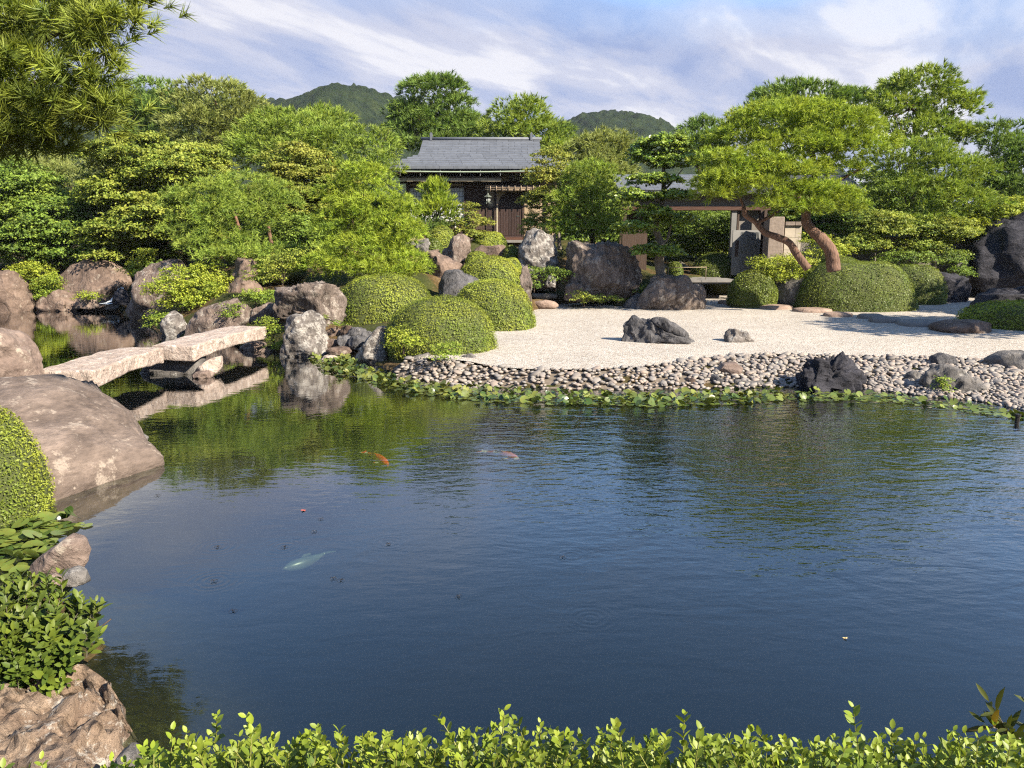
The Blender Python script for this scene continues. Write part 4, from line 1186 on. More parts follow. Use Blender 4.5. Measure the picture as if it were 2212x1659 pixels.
# ------------------------------------------------------------------ trees
# the pine overhanging the cove from the left (its trunk stands outside the picture)
rs = np.random.default_rng(11)
pine('big long needled pine branch hanging in from the upper left corner',
     [(-40, 70, 150, 80, 12.8, 1.2), (110, 55, 115, 62, 12.4, 1.0), (215, 90, 72, 55, 12.0, 0.7), (40, 180, 150, 60, 12.5, 1.0), (200, 180, 72, 62, 12.0, 0.7), (90, 265, 120, 50, 12.4, 0.9), (225, 262, 60, 42, 12.1, 0.6), (60, 315, 120, 28, 12.6, 0.8), (265, 18, 62, 26, 12.2, 0.5), (-90, 230, 120, 130, 13.0, 1.2)],
     [(-330, 850, 13.2), (-330, 500, 13.2), (-300, 200, 13.0), (-200, 40, 12.9), (-60, 60, 12.8)], 0.26, 0.10, 'pine_near', Ln=0.26, w=0.011, k=26, spread=1.0, padr=0.40, dens=30, flat=0.35, seed=5,
     limbs=[([(-300, 215, 13.0), (-120, 190, 12.8), (0, 185, 12.4), (110, 175, 12.2), (180, 160, 12.0)], 0.09, 0.02), ([(-330, 330, 13.2), (-60, 300, 12.6), (100, 250, 12.3), (200, 245, 12.1)], 0.08, 0.02),
            ([(-60, 60, 12.8), (60, 90, 12.4), (150, 60, 12.2), (240, 20, 12.1)], 0.07, 0.015)], cover=1.25, fill=0.5)

# background, left to right
pine('round dark green pine behind the hanging branch at left', [(340, 235, 62, 62, 48, 2.0), (330, 310, 60, 40, 47, 1.6), (300, 260, 40, 60, 48)], [(340, 560, 48), (338, 420, 48), (340, 250, 48)], 0.22, 0.08, 'pine_deep', 0.34, 0.032, 9, 0.75, 0.75, 18, seed=21)
pine('olive brown tinged round pine behind the cove', [(475, 240, 95, 62, 46, 2.4), (430, 290, 80, 50, 45, 2.0), (530, 300, 70, 50, 45.5, 1.8), (450, 340, 60, 34, 44.5, 1.4)], [(492, 560, 46), (490, 420, 46), (488, 330, 46), (480, 250, 46)], 0.25, 0.09, 'pine_olive', 0.32, 0.030, 9, 0.75, 0.75, 19, seed=22, bark='bark_brown')
pine('shaded pine top below the hanging branch', [(170, 395, 150, 42, 40, 2.2), (60, 370, 110, 40, 41, 2.0), (250, 440, 90, 40, 39, 1.6)], [(190, 600, 40.5), (185, 500, 40.5), (180, 400, 40)], 0.2, 0.08, 'pine_olive', 0.28, 0.026, 9, 0.85, 0.65, 20, seed=23)
broad('broad leafy tree filling the far left bank', [(20, 420, 130, 70, 37, 2.4), (110, 480, 120, 60, 36.4, 2.0), (40, 530, 100, 50, 35.6, 1.6), (160, 550, 80, 40, 36.0, 1.4), (-40, 500, 100, 90, 36.5, 2.0)], [(60, 620, 37), (60, 520, 37), (50, 420, 37)], 0.16, 0.06, 'broad', 0.13, 5, 0.55, 40, seed=24)
broad('spreading green maple with rusty tips behind the cove', [(300, 345, 110, 52, 37, 2.4), (380, 385, 105, 50, 36.5, 2.2), (270, 420, 90, 50, 36, 1.8), (370, 460, 100, 45, 35.6, 1.8), (280, 500, 90, 36, 35, 1.4), (420, 350, 70, 36, 37.5, 1.6), (230, 545, 50, 30, 35, 1.0)], [(330, 600, 36.6), (335, 520, 36.6), (330, 430, 36.6), (320, 350, 36.8)], 0.14, 0.05, 'maple', 0.13, 5, 0.55, 42, 0.2, seed=25, bark='bark_dark')
broad('dark leafy tree mass beside the maple', [(400, 520, 90, 50, 37.5, 1.6), (300, 560, 90, 40, 37, 1.4), (480, 480, 60, 60, 38, 1.6)], [(400, 620, 38), (400, 540, 38), (400, 500, 38)], 0.12, 0.05, 'broad', 0.13, 4, 0.55, 34, seed=26)
pine('long light green pine ridge behind the maples', [(620, 285, 90, 40, 43, 2.0), (700, 320, 90, 45, 42, 2.0), (560, 330, 70, 46, 42, 1.8), (640, 350, 90, 40, 41, 1.8), (700, 268, 50, 24, 45, 1.6)], [(640, 560, 43), (640, 420, 43), (640, 310, 43)], 0.2, 0.07, 'pine', 0.30, 0.028, 9, 0.7, 0.65, 20, seed=27)
pine('upright pale pine tips on the skyline left of the house', [(700, 258, 44, 18, 50, 1.4), (590, 268, 30, 26, 50, 1.4)], [(700, 500, 50), (700, 380, 50), (700, 260, 50)], 0.18, 0.06, 'pine', 0.36, 0.034, 8, 0.5, 0.6, 18, seed=28, updir=1.3)
pine('dense rounded pine left of the roof', [(790, 325, 62, 46, 37.5, 1.5), (770, 385, 60, 36, 36.6, 1.3), (820, 370, 44, 46, 37, 1.2)], [(790, 540, 37.5), (788, 430, 37.5), (788, 340, 37.5)], 0.14, 0.05, 'pine', 0.24, 0.022, 10, 0.7, 0.5, 28, seed=29)
broad('yellowing maple between the pines left of the house', [(640, 360, 72, 46, 36.5, 1.6), (690, 410, 70, 46, 35.6, 1.5), (600, 420, 60, 40, 35.4, 1.3), (650, 460, 70, 44, 35.5, 1.3)], [(650, 560, 36.2), (650, 470, 36.2), (648, 380, 36.4)], 0.10, 0.04, 'maple_gold', 0.12, 5, 0.45, 46, 0.2, seed=30, bark='bark_dark')
broad('dark green undergrowth tree behind the big pine', [(640, 510, 60, 50, 33.5, 1.3), (700, 530, 60, 50, 33, 1.2), (560, 545, 50, 40, 34, 1.0)], [(650, 590, 34), (650, 540, 34), (650, 500, 34)], 0.08, 0.03, 'broad', 0.10, 5, 0.42, 46, seed=31, bark='bark_dark')
pine('tall layered pine standing above the roof', [(935, 205, 66, 32, 52, 2.0), (985, 235, 46, 22, 52, 1.6), (885, 245, 44, 20, 52, 1.6), (940, 262, 96, 18, 51.5, 2.0), (900, 285, 60, 16, 51, 1.6), (990, 285, 42, 16, 51, 1.6), (935, 312, 90, 18, 50.5, 1.8)], [(930, 520, 52), (928, 400, 52), (932, 330, 52), (938, 268, 52), (930, 215, 52)], 0.26, 0.10, 'pine_deep', 0.36, 0.034, 9, 0.75, 0.72, 18, 0.4, seed=32, bark='bark_brown', fill=0.15, cover=1.9)
pine('wide pine behind the right end of the roof', [(1125, 262, 66, 42, 50, 2.0), (1170, 300, 60, 34, 49, 1.8), (1085, 295, 50, 34, 49.5, 1.8), (1200, 330, 40, 30, 48, 1.4)], [(1140, 520, 50), (1140, 400, 50), (1135, 270, 50)], 0.22, 0.08, 'pine', 0.34, 0.032, 9, 0.75, 0.7, 19, seed=33)
pine('round topped pine under the right hill', [(1300, 325, 66, 34, 47, 2.0), (1330, 350, 50, 26, 46, 1.6), (1260, 345, 44, 30, 46, 1.6), (1290, 380, 70, 34, 45, 1.6)], [(1300, 540, 47), (1300, 430, 47), (1300, 330, 47)], 0.2, 0.07, 'pine_olive', 0.30, 0.030, 9, 0.8, 0.65, 20, seed=34)
pine('small distant pine beside the gate on the skyline', [(1520, 290, 42, 28, 52, 1.6), (1480, 320, 50, 28, 50, 1.6), (1540, 320, 40, 30, 50, 1.5)], [(1510, 520, 52), (1510, 400, 52), (1512, 300, 52)], 0.18, 0.06, 'pine_deep', 0.34, 0.032, 9, 0.7, 0.62, 19, seed=35)
pine('dark flat topped pine behind the great umbrella pine', [(1740, 225, 110, 36, 46, 2.4), (1660, 250, 60, 30, 45, 1.8), (1830, 235, 70, 38, 46, 2.0), (1700, 290, 100, 40, 44, 2.0)], [(1760, 560, 46), (1760, 420, 46), (1750, 240, 46)], 0.26, 0.09, 'pine_deep', 0.34, 0.032, 9, 0.7, 0.72, 18, seed=36, updir=1.0)
pine('tallest pine on the right with gaps of sky', [(1985, 195, 72, 42, 43, 1.9), (1930, 245, 70, 32, 42.5, 1.8), (2045, 240, 56, 36, 43, 1.6), (1990, 290, 80, 36, 42, 1.8), (2060, 300, 40, 26, 42, 1.3)], [(1965, 560, 43), (1962, 420, 43), (1975, 320, 43), (1985, 210, 43)], 0.26, 0.09, 'pine', 0.31, 0.028, 10, 0.7, 0.62, 22, seed=37, bark='bark_brown', fill=0.12, cover=1.7)
pine('drooping lower pine before the tallest one', [(1960, 345, 90, 40, 36.5, 1.8), (2050, 380, 80, 40, 36, 1.7), (1980, 420, 90, 38, 35.4, 1.7), (2060, 450, 90, 40, 35, 1.6), (1990, 490, 80, 32, 34.6, 1.4), (1930, 395, 50, 40, 36, 1.3)], [(1955, 590, 36.5), (1958, 480, 36.5), (1970, 420, 36.5), (1975, 350, 36.5)], 0.15, 0.06, 'pine', 0.25, 0.022, 10, 0.8, 0.52, 27, seed=38, bark='bark_grey', fill=0.15)
pine('blue green pine at the right frame edge', [(2160, 310, 60, 40, 41, 1.7), (2210, 350, 60, 46, 40, 1.7), (2150, 390, 60, 40, 40, 1.5), (2230, 420, 70, 50, 39, 1.6)], [(2190, 580, 41), (2190, 470, 41), (2180, 330, 41)], 0.18, 0.07, 'pine_deep', 0.29, 0.026, 10, 0.8, 0.6, 22, seed=39)

broad('dark leafy tree filling the gap behind the drooping pine', [(1930, 440, 110, 60, 42, 2.0), (2080, 440, 110, 70, 42, 2.0), (2000, 500, 130, 50, 41, 2.0), (2200, 480, 90, 60, 42, 2.0)], [(2010, 600, 42), (2010, 520, 42), (2010, 440, 42)], 0.12, 0.05, 'broad', 0.15, 4, 0.7, 24, seed=40)
for i, (uu, vv, ru, Y, lab) in enumerate([(560, 470, 120, 44, 'dark leafy tree behind the grey green pine'), (760, 470, 110, 43, 'dark leafy tree left behind the tea house'), (1240, 440, 90, 46, 'dark leafy tree right behind the tea house'), (1380, 470, 110, 45, 'dark leafy tree behind the cloud pruned tree'), (1560, 470, 120, 46, 'dark leafy tree behind the gate roof'), (1740, 450, 120, 45, 'dark leafy tree behind the umbrella pine'), (1880, 440, 100, 47, 'dark leafy tree behind the tallest pine')]):
    broad(lab, [(uu, vv, ru, 70, Y, 1.6), (uu + 20, vv + 60, ru, 60, Y - 0.6, 1.4)], [(uu, 620, Y), (uu, 540, Y), (uu, vv, Y)], 0.12, 0.05, 'broad', 0.17, 4, 0.75, 24, seed=140 + i, bark='bark_dark', group='dark trees closing the garden')
# nearer planting
pine('soft grey green pine with a leaning red trunk left of centre', [(455, 440, 80, 44, 30.5, 1.3), (540, 420, 80, 40, 31.5, 1.3), (420, 490, 70, 36, 30, 1.1), (520, 475, 84, 40, 30, 1.2), (600, 440, 40, 40, 31, 0.9), (470, 525, 100, 26, 29.4, 1.0)], [(532, 600, 30.4), (525, 540, 30.4), (518, 500, 30.4), (500, 440, 30.5)], 0.11, 0.05, 'pine', 0.20, 0.017, 12, 0.9, 0.46, 36, seed=51, bark='bark_brown', fill=0.2, nlimb=2)
pine('low spreading branch pine above the stacked rocks', [(560, 550, 110, 16, 28.5, 0.8), (470, 556, 60, 14, 28.6, 0.7)], [(600, 600, 30.2), (596, 560, 30.2), (586, 525, 30.4), (580, 490, 30.6)], 0.11, 0.06, 'pine', 0.19, 0.016, 12, 0.9, 0.42, 36, seed=52, bark='bark_brown', limbs=[])
pine('big bushy bright pine in the middle before the house', [(785, 400, 62, 46, 27.5, 0.85), (800, 455, 92, 46, 27.2, 1.15), (740, 500, 64, 44, 26.9, 0.9), (840, 510, 72, 46, 26.8, 1.0), (790, 545, 96, 36, 26.6, 1.1), (720, 578, 72, 26, 25.9, 0.8), (815, 588, 92, 26, 25.8, 0.85), (880, 580, 40, 34, 26.1, 0.7), (700, 430, 22, 18, 27.4, 0.3)], [(806, 660, 27.9), (800, 600, 27.9), (792, 530, 27.8), (788, 420, 27.7)], 0.10, 0.04, 'pine_bright', 0.185, 0.0135, 13, 0.85, 0.36, 56, 0.5, seed=53, bark='bark_dark', fill=0.22)
pine('small bright candle shaped pine before the paper screens', [(943, 425, 30, 32, 34.6, 0.6), (942, 458, 42, 24, 34.4, 0.8)], [(945, 545, 34.8), (944, 500, 34.8), (943, 440, 34.8)], 0.06, 0.025, 'pine_bright', 0.26, 0.020, 12, 0.45, 0.30, 46, 0.5, seed=54, updir=1.8, nlimb=4)
pine('dark low pine under the candle shaped one', [(920, 500, 46, 20, 34.0, 0.7), (985, 490, 30, 16, 34.4, 0.5), (905, 470, 20, 30, 34.6, 0.4)], [(925, 545, 34.6), (925, 515, 34.4), (925, 500, 34.2)], 0.05, 0.03, 'pine_deep', 0.20, 0.018, 10, 0.8, 0.36, 34, seed=55, nlimb=4)
broad('little yellow green maple before the bark wall', [(1012, 455, 22, 16, 34.4, 0.5), (1018, 482, 38, 16, 34.2, 0.6), (1010, 505, 42, 12, 34.0, 0.6)], [(1014, 545, 34.4), (1014, 500, 34.4), (1012, 445, 34.4)], 0.04, 0.02, 'maple_gold', 0.085, 4, 0.28, 60, 0.15, seed=56, fill=0.15, nlimb=5)
broad('orange tipped maple at the right end of the house', [(1193, 345, 36, 28, 34.6, 0.8), (1173, 385, 34, 24, 34.2, 0.8), (1218, 385, 36, 30, 34.4, 0.8), (1188, 425, 46, 22, 34, 0.8), (1203, 455, 40, 18, 34.0, 0.7), (1150, 440, 22, 26, 34.3, 0.6), (1165, 480, 26, 20, 34.2, 0.6)], [(1209, 540, 34.8), (1205, 490, 34.8), (1193, 440, 34.6), (1195, 360, 34.6)], 0.09, 0.03, 'maple_gold', 0.10, 4, 0.34, 50, 0.2, seed=57, fill=0.12, bark='bark_grey')
broad('slim upright green shrub by the house door', [(1140, 500, 14, 34, 34.4, 0.4), (1150, 478, 12, 20, 34.4, 0.3)], [(1142, 545, 34.4), (1142, 510, 34.4), (1144, 470, 34.4)], 0.03, 0.012, 'fern', 0.07, 4, 0.22, 60, seed=58, name='shrub', cat='shrub', nlimb=4)
pine('dense rounded pine above the huge striated boulder', [(1275, 395, 56, 42, 33.2, 1.1), (1245, 450, 52, 46, 32.8, 1.0), (1310, 450, 48, 50, 33, 1.0), (1280, 500, 70, 28, 32.6, 1.0), (1215, 500, 36, 24, 32.6, 0.7)], [(1282, 560, 33.2), (1280, 500, 33.2), (1278, 420, 33.2)], 0.12, 0.05, 'pine', 0.21, 0.018, 12, 0.75, 0.42, 40, 0.5, seed=59, fill=0.25)
broad('cloud pruned glossy leaved tree with a pale trunk beside the gate', [(1432, 320, 62, 28, 30.4, 0.95), (1460, 352, 50, 16, 30.2, 0.8), (1390, 342, 30, 18, 30.3, 0.6), (1395, 392, 36, 12, 29.8, 0.6), (1432, 390, 26, 10, 29.8, 0.5), (1375, 425, 48, 13, 29.6, 0.7), (1455, 425, 34, 12, 29.8, 0.6), (1410, 462, 36, 14, 29.4, 0.6), (1455, 478, 40, 16, 29.8, 0.6), (1370, 495, 40, 14, 29.3, 0.6), (1445, 545, 34, 12, 29.6, 0.5), (1400, 545, 32, 14, 29.4, 0.5)],
      [(1428, 600, 30.0), (1424, 565, 30.0), (1428, 530, 30.0), (1416, 490, 30.0), (1430, 440, 30.1), (1434, 380, 30.2), (1430, 330, 30.3)], 0.19, 0.05, 'glossy_tree', 0.115, 7, 0.30, 60, 0.3, seed=60, fill=0.10,
      limbs=[([(1428, 530, 30.0), (1442, 515, 30.1), (1450, 485, 30.0)], 0.07, 0.03), ([(1433, 412, 30.1), (1450, 395, 30.1), (1475, 365, 30.2)], 0.05, 0.02), ([(1424, 500, 30.0), (1400, 495, 29.7), (1375, 495, 29.4)], 0.04, 0.012), ([(1430, 440, 30.1), (1400, 432, 29.9), (1375, 428, 29.7)], 0.035, 0.012), ([(1420, 470, 30), (1412, 465, 29.6), (1405, 462, 29.5)], 0.03, 0.012)])
umb = [(1548, 398, 52, 26, 26.9, 0.9), (1545, 350, 44, 20, 27.3, 0.8), (1540, 425, 46, 14, 26.6, 0.8), (1700, 262, 130, 34, 28.6, 1.9), (1800, 280, 110, 36, 28.2, 1.7), (1600, 300, 70, 28, 28.6, 1.3), (1850, 320, 80, 34, 27.6, 1.4), (1720, 320, 110, 30, 27.6, 1.6), (1620, 360, 90, 32, 27.0, 1.3), (1700, 375, 90, 34, 26.8, 1.3), (1580, 395, 70, 28, 26.6, 1.1), (1660, 415, 110, 24, 26.4, 1.2), (1760, 420, 90, 22, 26.6, 1.1), (1700, 450, 80, 16, 26.2, 0.9), (1790, 450, 66, 16, 26.4, 0.9), (1820, 365, 50, 18, 27.4, 0.8)]
pine('great umbrella shaped red pine with two bent trunks', umb, [(1802, 585, 27.4), (1796, 548, 27.4), (1782, 524, 27.4), (1758, 502, 27.4), (1742, 480, 27.4), (1742, 455, 27.4), (1752, 420, 27.5), (1760, 360, 27.8), (1740, 290, 28.2)], 0.24, 0.09, 'pine_bright', 0.19, 0.0145, 13, 0.85, 0.40, 50, 0.42, seed=61, bark='bark_red', fill=0.12, cover=1.9,
     limbs=[([(1745, 580, 27.2), (1722, 550, 27.2), (1704, 524, 27.2), (1676, 511, 27.2), (1652, 502, 27.2), (1632, 480, 27.2), (1610, 465, 27.1), (1606, 448, 27.1)], 0.15, 0.07),
            ([(1634, 482, 27.2), (1660, 470, 27.1), (1680, 455, 27.0), (1700, 425, 27.0)], 0.07, 0.03), ([(1607, 450, 27.1), (1600, 420, 27.0), (1620, 380, 27.0)], 0.06, 0.02),
            ([(1752, 415, 27.5), (1800, 395, 27.6), (1840, 375, 27.6), (1875, 355, 27.6)], 0.09, 0.03), ([(1758, 370, 27.8), (1700, 340, 27.6), (1620, 310, 28.0)], 0.06, 0.02), ([(1748, 430, 27.5), (1700, 420, 27.0), (1660, 410, 26.8)], 0.06, 0.02)])
# shrubs and small trees under the right hand pines
for i, (cr, tr, mat, lab) in enumerate([
        ([(1900, 490, 70, 34, 33.5, 1.2), (1860, 530, 50, 24, 33, 0.9)], [(1890, 580, 33.6), (1890, 540, 33.6), (1890, 500, 33.6)], 'maple', 'yellow green shrub behind the stump trunk on the right'),
        ([(2030, 500, 80, 34, 33.8, 1.2), (1990, 535, 60, 22, 33.4, 0.9)], [(2020, 580, 34), (2020, 545, 34), (2020, 510, 34)], 'maple', 'spreading yellow green shrub under the drooping pine'),
        ([(2160, 465, 70, 36, 35.5, 1.2), (2200, 500, 70, 30, 35, 1.2), (2100, 500, 50, 34, 35.4, 1.0)], [(2160, 590, 36), (2160, 540, 36), (2160, 480, 36)], 'lime', 'lime leaved shrub behind the towering dark boulder'),
        ([(1840, 500, 34, 40, 34.5, 0.8), (1830, 460, 30, 26, 34.8, 0.8)], [(1838, 580, 34.6), (1838, 540, 34.6), (1838, 480, 34.6)], 'broad', 'dark leafy shrub right of the bent red trunk')]):
    broad(lab, cr, tr, 0.05, 0.02, mat, 0.10, 5, 0.36, 48, 0.25, seed=70 + i, name='shrub', cat='shrub', nlimb=5)
for i, (cr, tr, mat, lab) in enumerate([
        ([(395, 605, 56, 26, 27.2, 0.8), (360, 625, 50, 22, 26.6, 0.7), (430, 630, 60, 24, 26.8, 0.8), (400, 655, 60, 20, 26.4, 0.6)], [(395, 690, 27), (395, 660, 27), (395, 620, 27)], 'lime', 'bright lime azalea at the cove beside the leaning boulder'),
        ([(445, 590, 40, 22, 28.0, 0.6), (470, 615, 36, 22, 27.6, 0.6), (450, 645, 40, 20, 27.0, 0.5)], [(450, 670, 28), (450, 640, 28), (450, 600, 28)], 'lime', 'yellowish shrub between the lime azalea and the stacked rocks'),
        ([(595, 575, 52, 22, 25.6, 0.7), (570, 600, 40, 16, 25.2, 0.5), (630, 560, 30, 18, 25.6, 0.5)], [(612, 650, 25.4), (610, 610, 25.4), (600, 575, 25.4)], 'maple', 'small olive maple before the flat topped rock'),
        ([(550, 640, 34, 18, 24.6, 0.5), (575, 648, 20, 12, 24.2, 0.4)], [(553, 670, 24.6), (553, 655, 24.6), (553, 640, 24.6)], 'fern', 'leafy green plant beside the flat topped rock'),
        ([(75, 590, 50, 26, 34.6, 0.8), (100, 620, 40, 22, 34.2, 0.7), (50, 600, 26, 30, 34.8, 0.6)], [(80, 660, 35), (80, 630, 35), (80, 600, 35)], 'lime', 'lime shrub right of the pointed cove rock'),
        ([(110, 622, 34, 24, 33.9, 0.6), (85, 640, 26, 14, 33.8, 0.4)], [(105, 665, 34.2), (105, 645, 34.2), (105, 625, 34.2)], 'fern', 'green shrub left of the broad cove boulder'),
        ([(315, 555, 22, 16, 33.0, 0.4), (290, 590, 26, 10, 32.5, 0.4), (300, 575, 20, 12, 32.8, 0.4)], [(305, 610, 33), (305, 585, 33), (310, 555, 33)], 'lime', 'feathery yellow sapling above the leaning boulder'),
        ([(195, 640, 24, 12, 33.0, 0.4)], [(195, 656, 33.2), (195, 648, 33.2), (195, 640, 33.2)], 'lime', 'yellow fern tuft on the mossy cove stone'),
        ([(1690, 580, 60, 22, 30.2, 0.9), (1720, 562, 40, 16, 30.6, 0.7), (1650, 570, 30, 18, 30.4, 0.6), (1700, 600, 50, 14, 29.9, 0.6)], [(1690, 630, 30.4), (1690, 605, 30.4), (1690, 575, 30.4)], 'lime', 'yellow green shrub in front of the gate pillar'),
        ([(1790, 545, 40, 18, 31.0, 0.7), (1760, 520, 26, 18, 31.4, 0.5)], [(1785, 590, 31.2), (1785, 565, 31.2), (1780, 540, 31.2)], 'lime', 'lime shrub between the two bent red trunks'),
        ([(505, 665, 26, 10, 23.6, 0.3), (495, 680, 22, 8, 23.4, 0.3)], [(500, 700, 23.5), (500, 690, 23.5), (500, 672, 23.5)], 'fern', 'small weed on top of the sloping mauve rock'),
        ([(1205, 600, 30, 16, 30.0, 0.5), (1190, 588, 20, 12, 30.2, 0.4)], [(1200, 630, 30.1), (1200, 612, 30.1), (1200, 598, 30.1)], 'broad', 'small green shrub left of the huge striated boulder'),
        ([(1152, 590, 16, 18, 29.4, 0.4), (1158, 615, 14, 10, 29.2, 0.3)], [(1154, 632, 29.5), (1154, 615, 29.5), (1154, 592, 29.5)], 'broad', 'small green shrub right of the narrow standing rock'),
        ([(1255, 645, 20, 12, 28.8, 0.3), (1300, 648, 40, 7, 29.2, 0.4)], [(1262, 662, 29), (1262, 655, 29), (1262, 645, 29)], 'maple', 'low olive seedling on the rusty moss'),
        ([(1395, 635, 24, 16, 30.0, 0.4), (1380, 650, 22, 8, 29.9, 0.4)], [(1392, 660, 30.2), (1392, 650, 30.2), (1392, 635, 30.2)], 'fern', 'fern clump left of the notched pale rock'),
        ([(590, 720, 24, 22, 20.9, 0.35), (575, 700, 18, 14, 21.1, 0.3), (600, 745, 18, 14, 20.7, 0.3)], [(592, 768, 21.1), (592, 745, 21.1), (590, 715, 21.1)], 'fern', 'yellow green fern at the far end of the bridge'),
        ([(352, 700, 26, 16, 25.0, 0.4), (340, 685, 18, 12, 25.2, 0.3)], [(352, 730, 25.2), (352, 715, 25.2), (350, 695, 25.2)], 'fern', 'bright fern hanging over the cove water'),
        ([(880, 738, 40, 14, 17.6, 0.3), (860, 722, 22, 14, 17.9, 0.3), (850, 748, 20, 10, 17.8, 0.25)], [(872, 765, 17.9), (872, 750, 17.9), (872, 735, 17.9)], 'lime', 'yellow green plant at the foot of the front clipped azalea'),
        ([(965, 756, 34, 18, 17.0, 0.3), (955, 770, 24, 12, 16.8, 0.25)], [(960, 788, 17.2), (960, 770, 17.2), (960, 755, 17.2)], 'fern', 'bright green plant at the pebbles before the front azalea'),
        ([(700, 690, 10, 8, 21.0, 0.15), (730, 700, 14, 8, 20.9, 0.15)], [(728, 712, 21), (728, 706, 21), (728, 700, 21)], 'fern', 'tiny fern between the lichened rock and the azalea'),
        ([(2040, 835, 12, 12, 14.9, 0.12), (2035, 825, 8, 8, 14.9, 0.1)], [(2038, 856, 15), (2038, 845, 15), (2038, 832, 15)], 'fern', 'tuft of grass growing on the gnarled rock'),
        ([(1960, 560, 60, 18, 32.6, 0.8), (2040, 560, 50, 20, 33.2, 0.8), (2070, 590, 30, 16, 33, 0.5)], [(1980, 600, 32.8), (1980, 580, 32.8), (1980, 560, 32.8)], 'broad', 'dark low shrub behind the two right clipped bushes'),
        ([(1520, 530, 60, 40, 39.5, 1.2), (1570, 510, 40, 40, 39.5, 1.0), (1475, 545, 40, 40, 39, 1.0)], [(1520, 590, 39.6), (1520, 560, 39.6), (1520, 520, 39.6)], 'broad', 'shaded shrubbery seen through the open gate'),
        ([(1510, 470, 110, 46, 42, 1.6)], [(1510, 590, 42), (1510, 540, 42), (1510, 480, 42)], 'broad', 'dark tree seen through the open gate'),
        ([(1560, 545, 30, 20, 37.5, 0.6)], [(1560, 590, 37.6), (1560, 570, 37.6), (1560, 550, 37.6)], 'maple', 'pale leaved shrub just inside the gate')]):
    ps = 0.30 if cr[0][4] > 24 else 0.16
    broad(lab, cr, tr, 0.03, 0.012, mat, 0.085 if cr[0][4] > 24 else 0.05, 4, ps, 11.5 / ps, 0.3, seed=90 + i, name='shrub', cat='shrub', nlimb=4, bark='bark_dark', aspect=0.5)

# clipped azaleas and round bushes
clipped('large clipped azalea dome beside the flat topped rock', 724, 942, 590, 706, 22.9, 1.4, n=12000, seed=1, size=0.055)
clipped('front clipped azalea dome nearest the pebbles', 836, 1070, 640, 762, 18.3, 1.1, n=13000, seed=2, size=0.045)
clipped('clipped azalea dome spilling onto the white gravel', 968, 1157, 602, 714, 22.6, 1.2, n=11000, seed=3, size=0.055)
clipped('upper clipped azalea dome below the house', 984, 1132, 552, 632, 27.0, 1.1, n=8000, seed=4, size=0.06)
clipped('small clipped dome peeking behind the upper azalea', 1080, 1128, 557, 590, 28.6, 0.5, n=2500, seed=5, size=0.06)
clipped('small mossy dome left behind the upper azalea', 1004, 1058, 543, 572, 29.2, 0.6, n=2500, seed=6, size=0.06)
clipped('mossy mound shrub before the house entrance', 1018, 1098, 500, 536, 33.4, 0.9, n=4000, seed=7, size=0.07)
clipped('pale rounded shrub beside the pointed tan rock', 922, 985, 488, 530, 32.2, 0.7, n=3500, seed=8, size=0.07)
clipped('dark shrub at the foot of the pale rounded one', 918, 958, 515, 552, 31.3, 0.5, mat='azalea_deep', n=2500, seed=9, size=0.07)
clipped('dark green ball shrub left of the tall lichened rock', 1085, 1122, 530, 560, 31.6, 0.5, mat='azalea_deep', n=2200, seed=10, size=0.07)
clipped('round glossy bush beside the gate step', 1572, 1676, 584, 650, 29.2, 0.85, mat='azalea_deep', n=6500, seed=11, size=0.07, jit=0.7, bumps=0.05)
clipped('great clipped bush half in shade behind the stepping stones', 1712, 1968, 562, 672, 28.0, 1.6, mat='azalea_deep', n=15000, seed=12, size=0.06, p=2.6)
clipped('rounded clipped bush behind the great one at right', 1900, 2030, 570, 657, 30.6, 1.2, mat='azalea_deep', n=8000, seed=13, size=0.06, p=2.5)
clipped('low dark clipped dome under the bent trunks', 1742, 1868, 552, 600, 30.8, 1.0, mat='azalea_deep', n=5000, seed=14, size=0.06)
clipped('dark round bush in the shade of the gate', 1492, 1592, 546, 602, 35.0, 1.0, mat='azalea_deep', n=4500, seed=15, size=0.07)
clipped('small dark ball bush behind the pale trunk', 1440, 1475, 565, 592, 33.5, 0.5, mat='azalea_deep', n=1500, seed=16, size=0.07)
clipped('fine leaved clipped bush at the left frame edge', -160, 96, 884, 1130, 7.7, 0.60, n=12000, seed=17, size=0.034, jit=0.8, bumps=0.05)
clipped('yellow green clipped hedge behind the olive maple', 555, 660, 540, 580, 27.6, 0.9, n=5000, seed=18, size=0.06)
clipped('bright low groundcover mound below the layered rock', 2075, 2400, 650, 738, 22.6, 1.7, mat='lime', n=12000, seed=19, size=0.075, p=3.0, jit=0.5)
# trees outside the picture on the right whose shade falls across the gravel
pine('tall pine outside the right edge shading the gravel', [(2780, 330, 230, 60, 20, 2.0), (2620, 430, 190, 50, 20, 1.8), (2560, 360, 130, 40, 19.5, 1.5), (2850, 440, 200, 80, 20.5, 1.8), (2780, 240, 150, 60, 20, 1.5)], [(2790, 790, 20), (2790, 500, 20), (2790, 250, 20)], 0.2, 0.08, 'pine_deep', 0.30, 0.05, 9, 0.9, 0.6, 22, seed=201)
pine('pine outside the right edge beyond the groundcover', [(2700, 420, 170, 60, 26, 2.0), (2560, 470, 170, 60, 26, 1.8), (2740, 330, 120, 60, 26, 1.6), (2600, 360, 120, 50, 25, 1.6)], [(2690, 720, 26), (2690, 500, 26), (2690, 330, 26)], 0.2, 0.08, 'pine_deep', 0.30, 0.05, 9, 0.9, 0.6, 22, seed=202)

HAZE = 0.00012
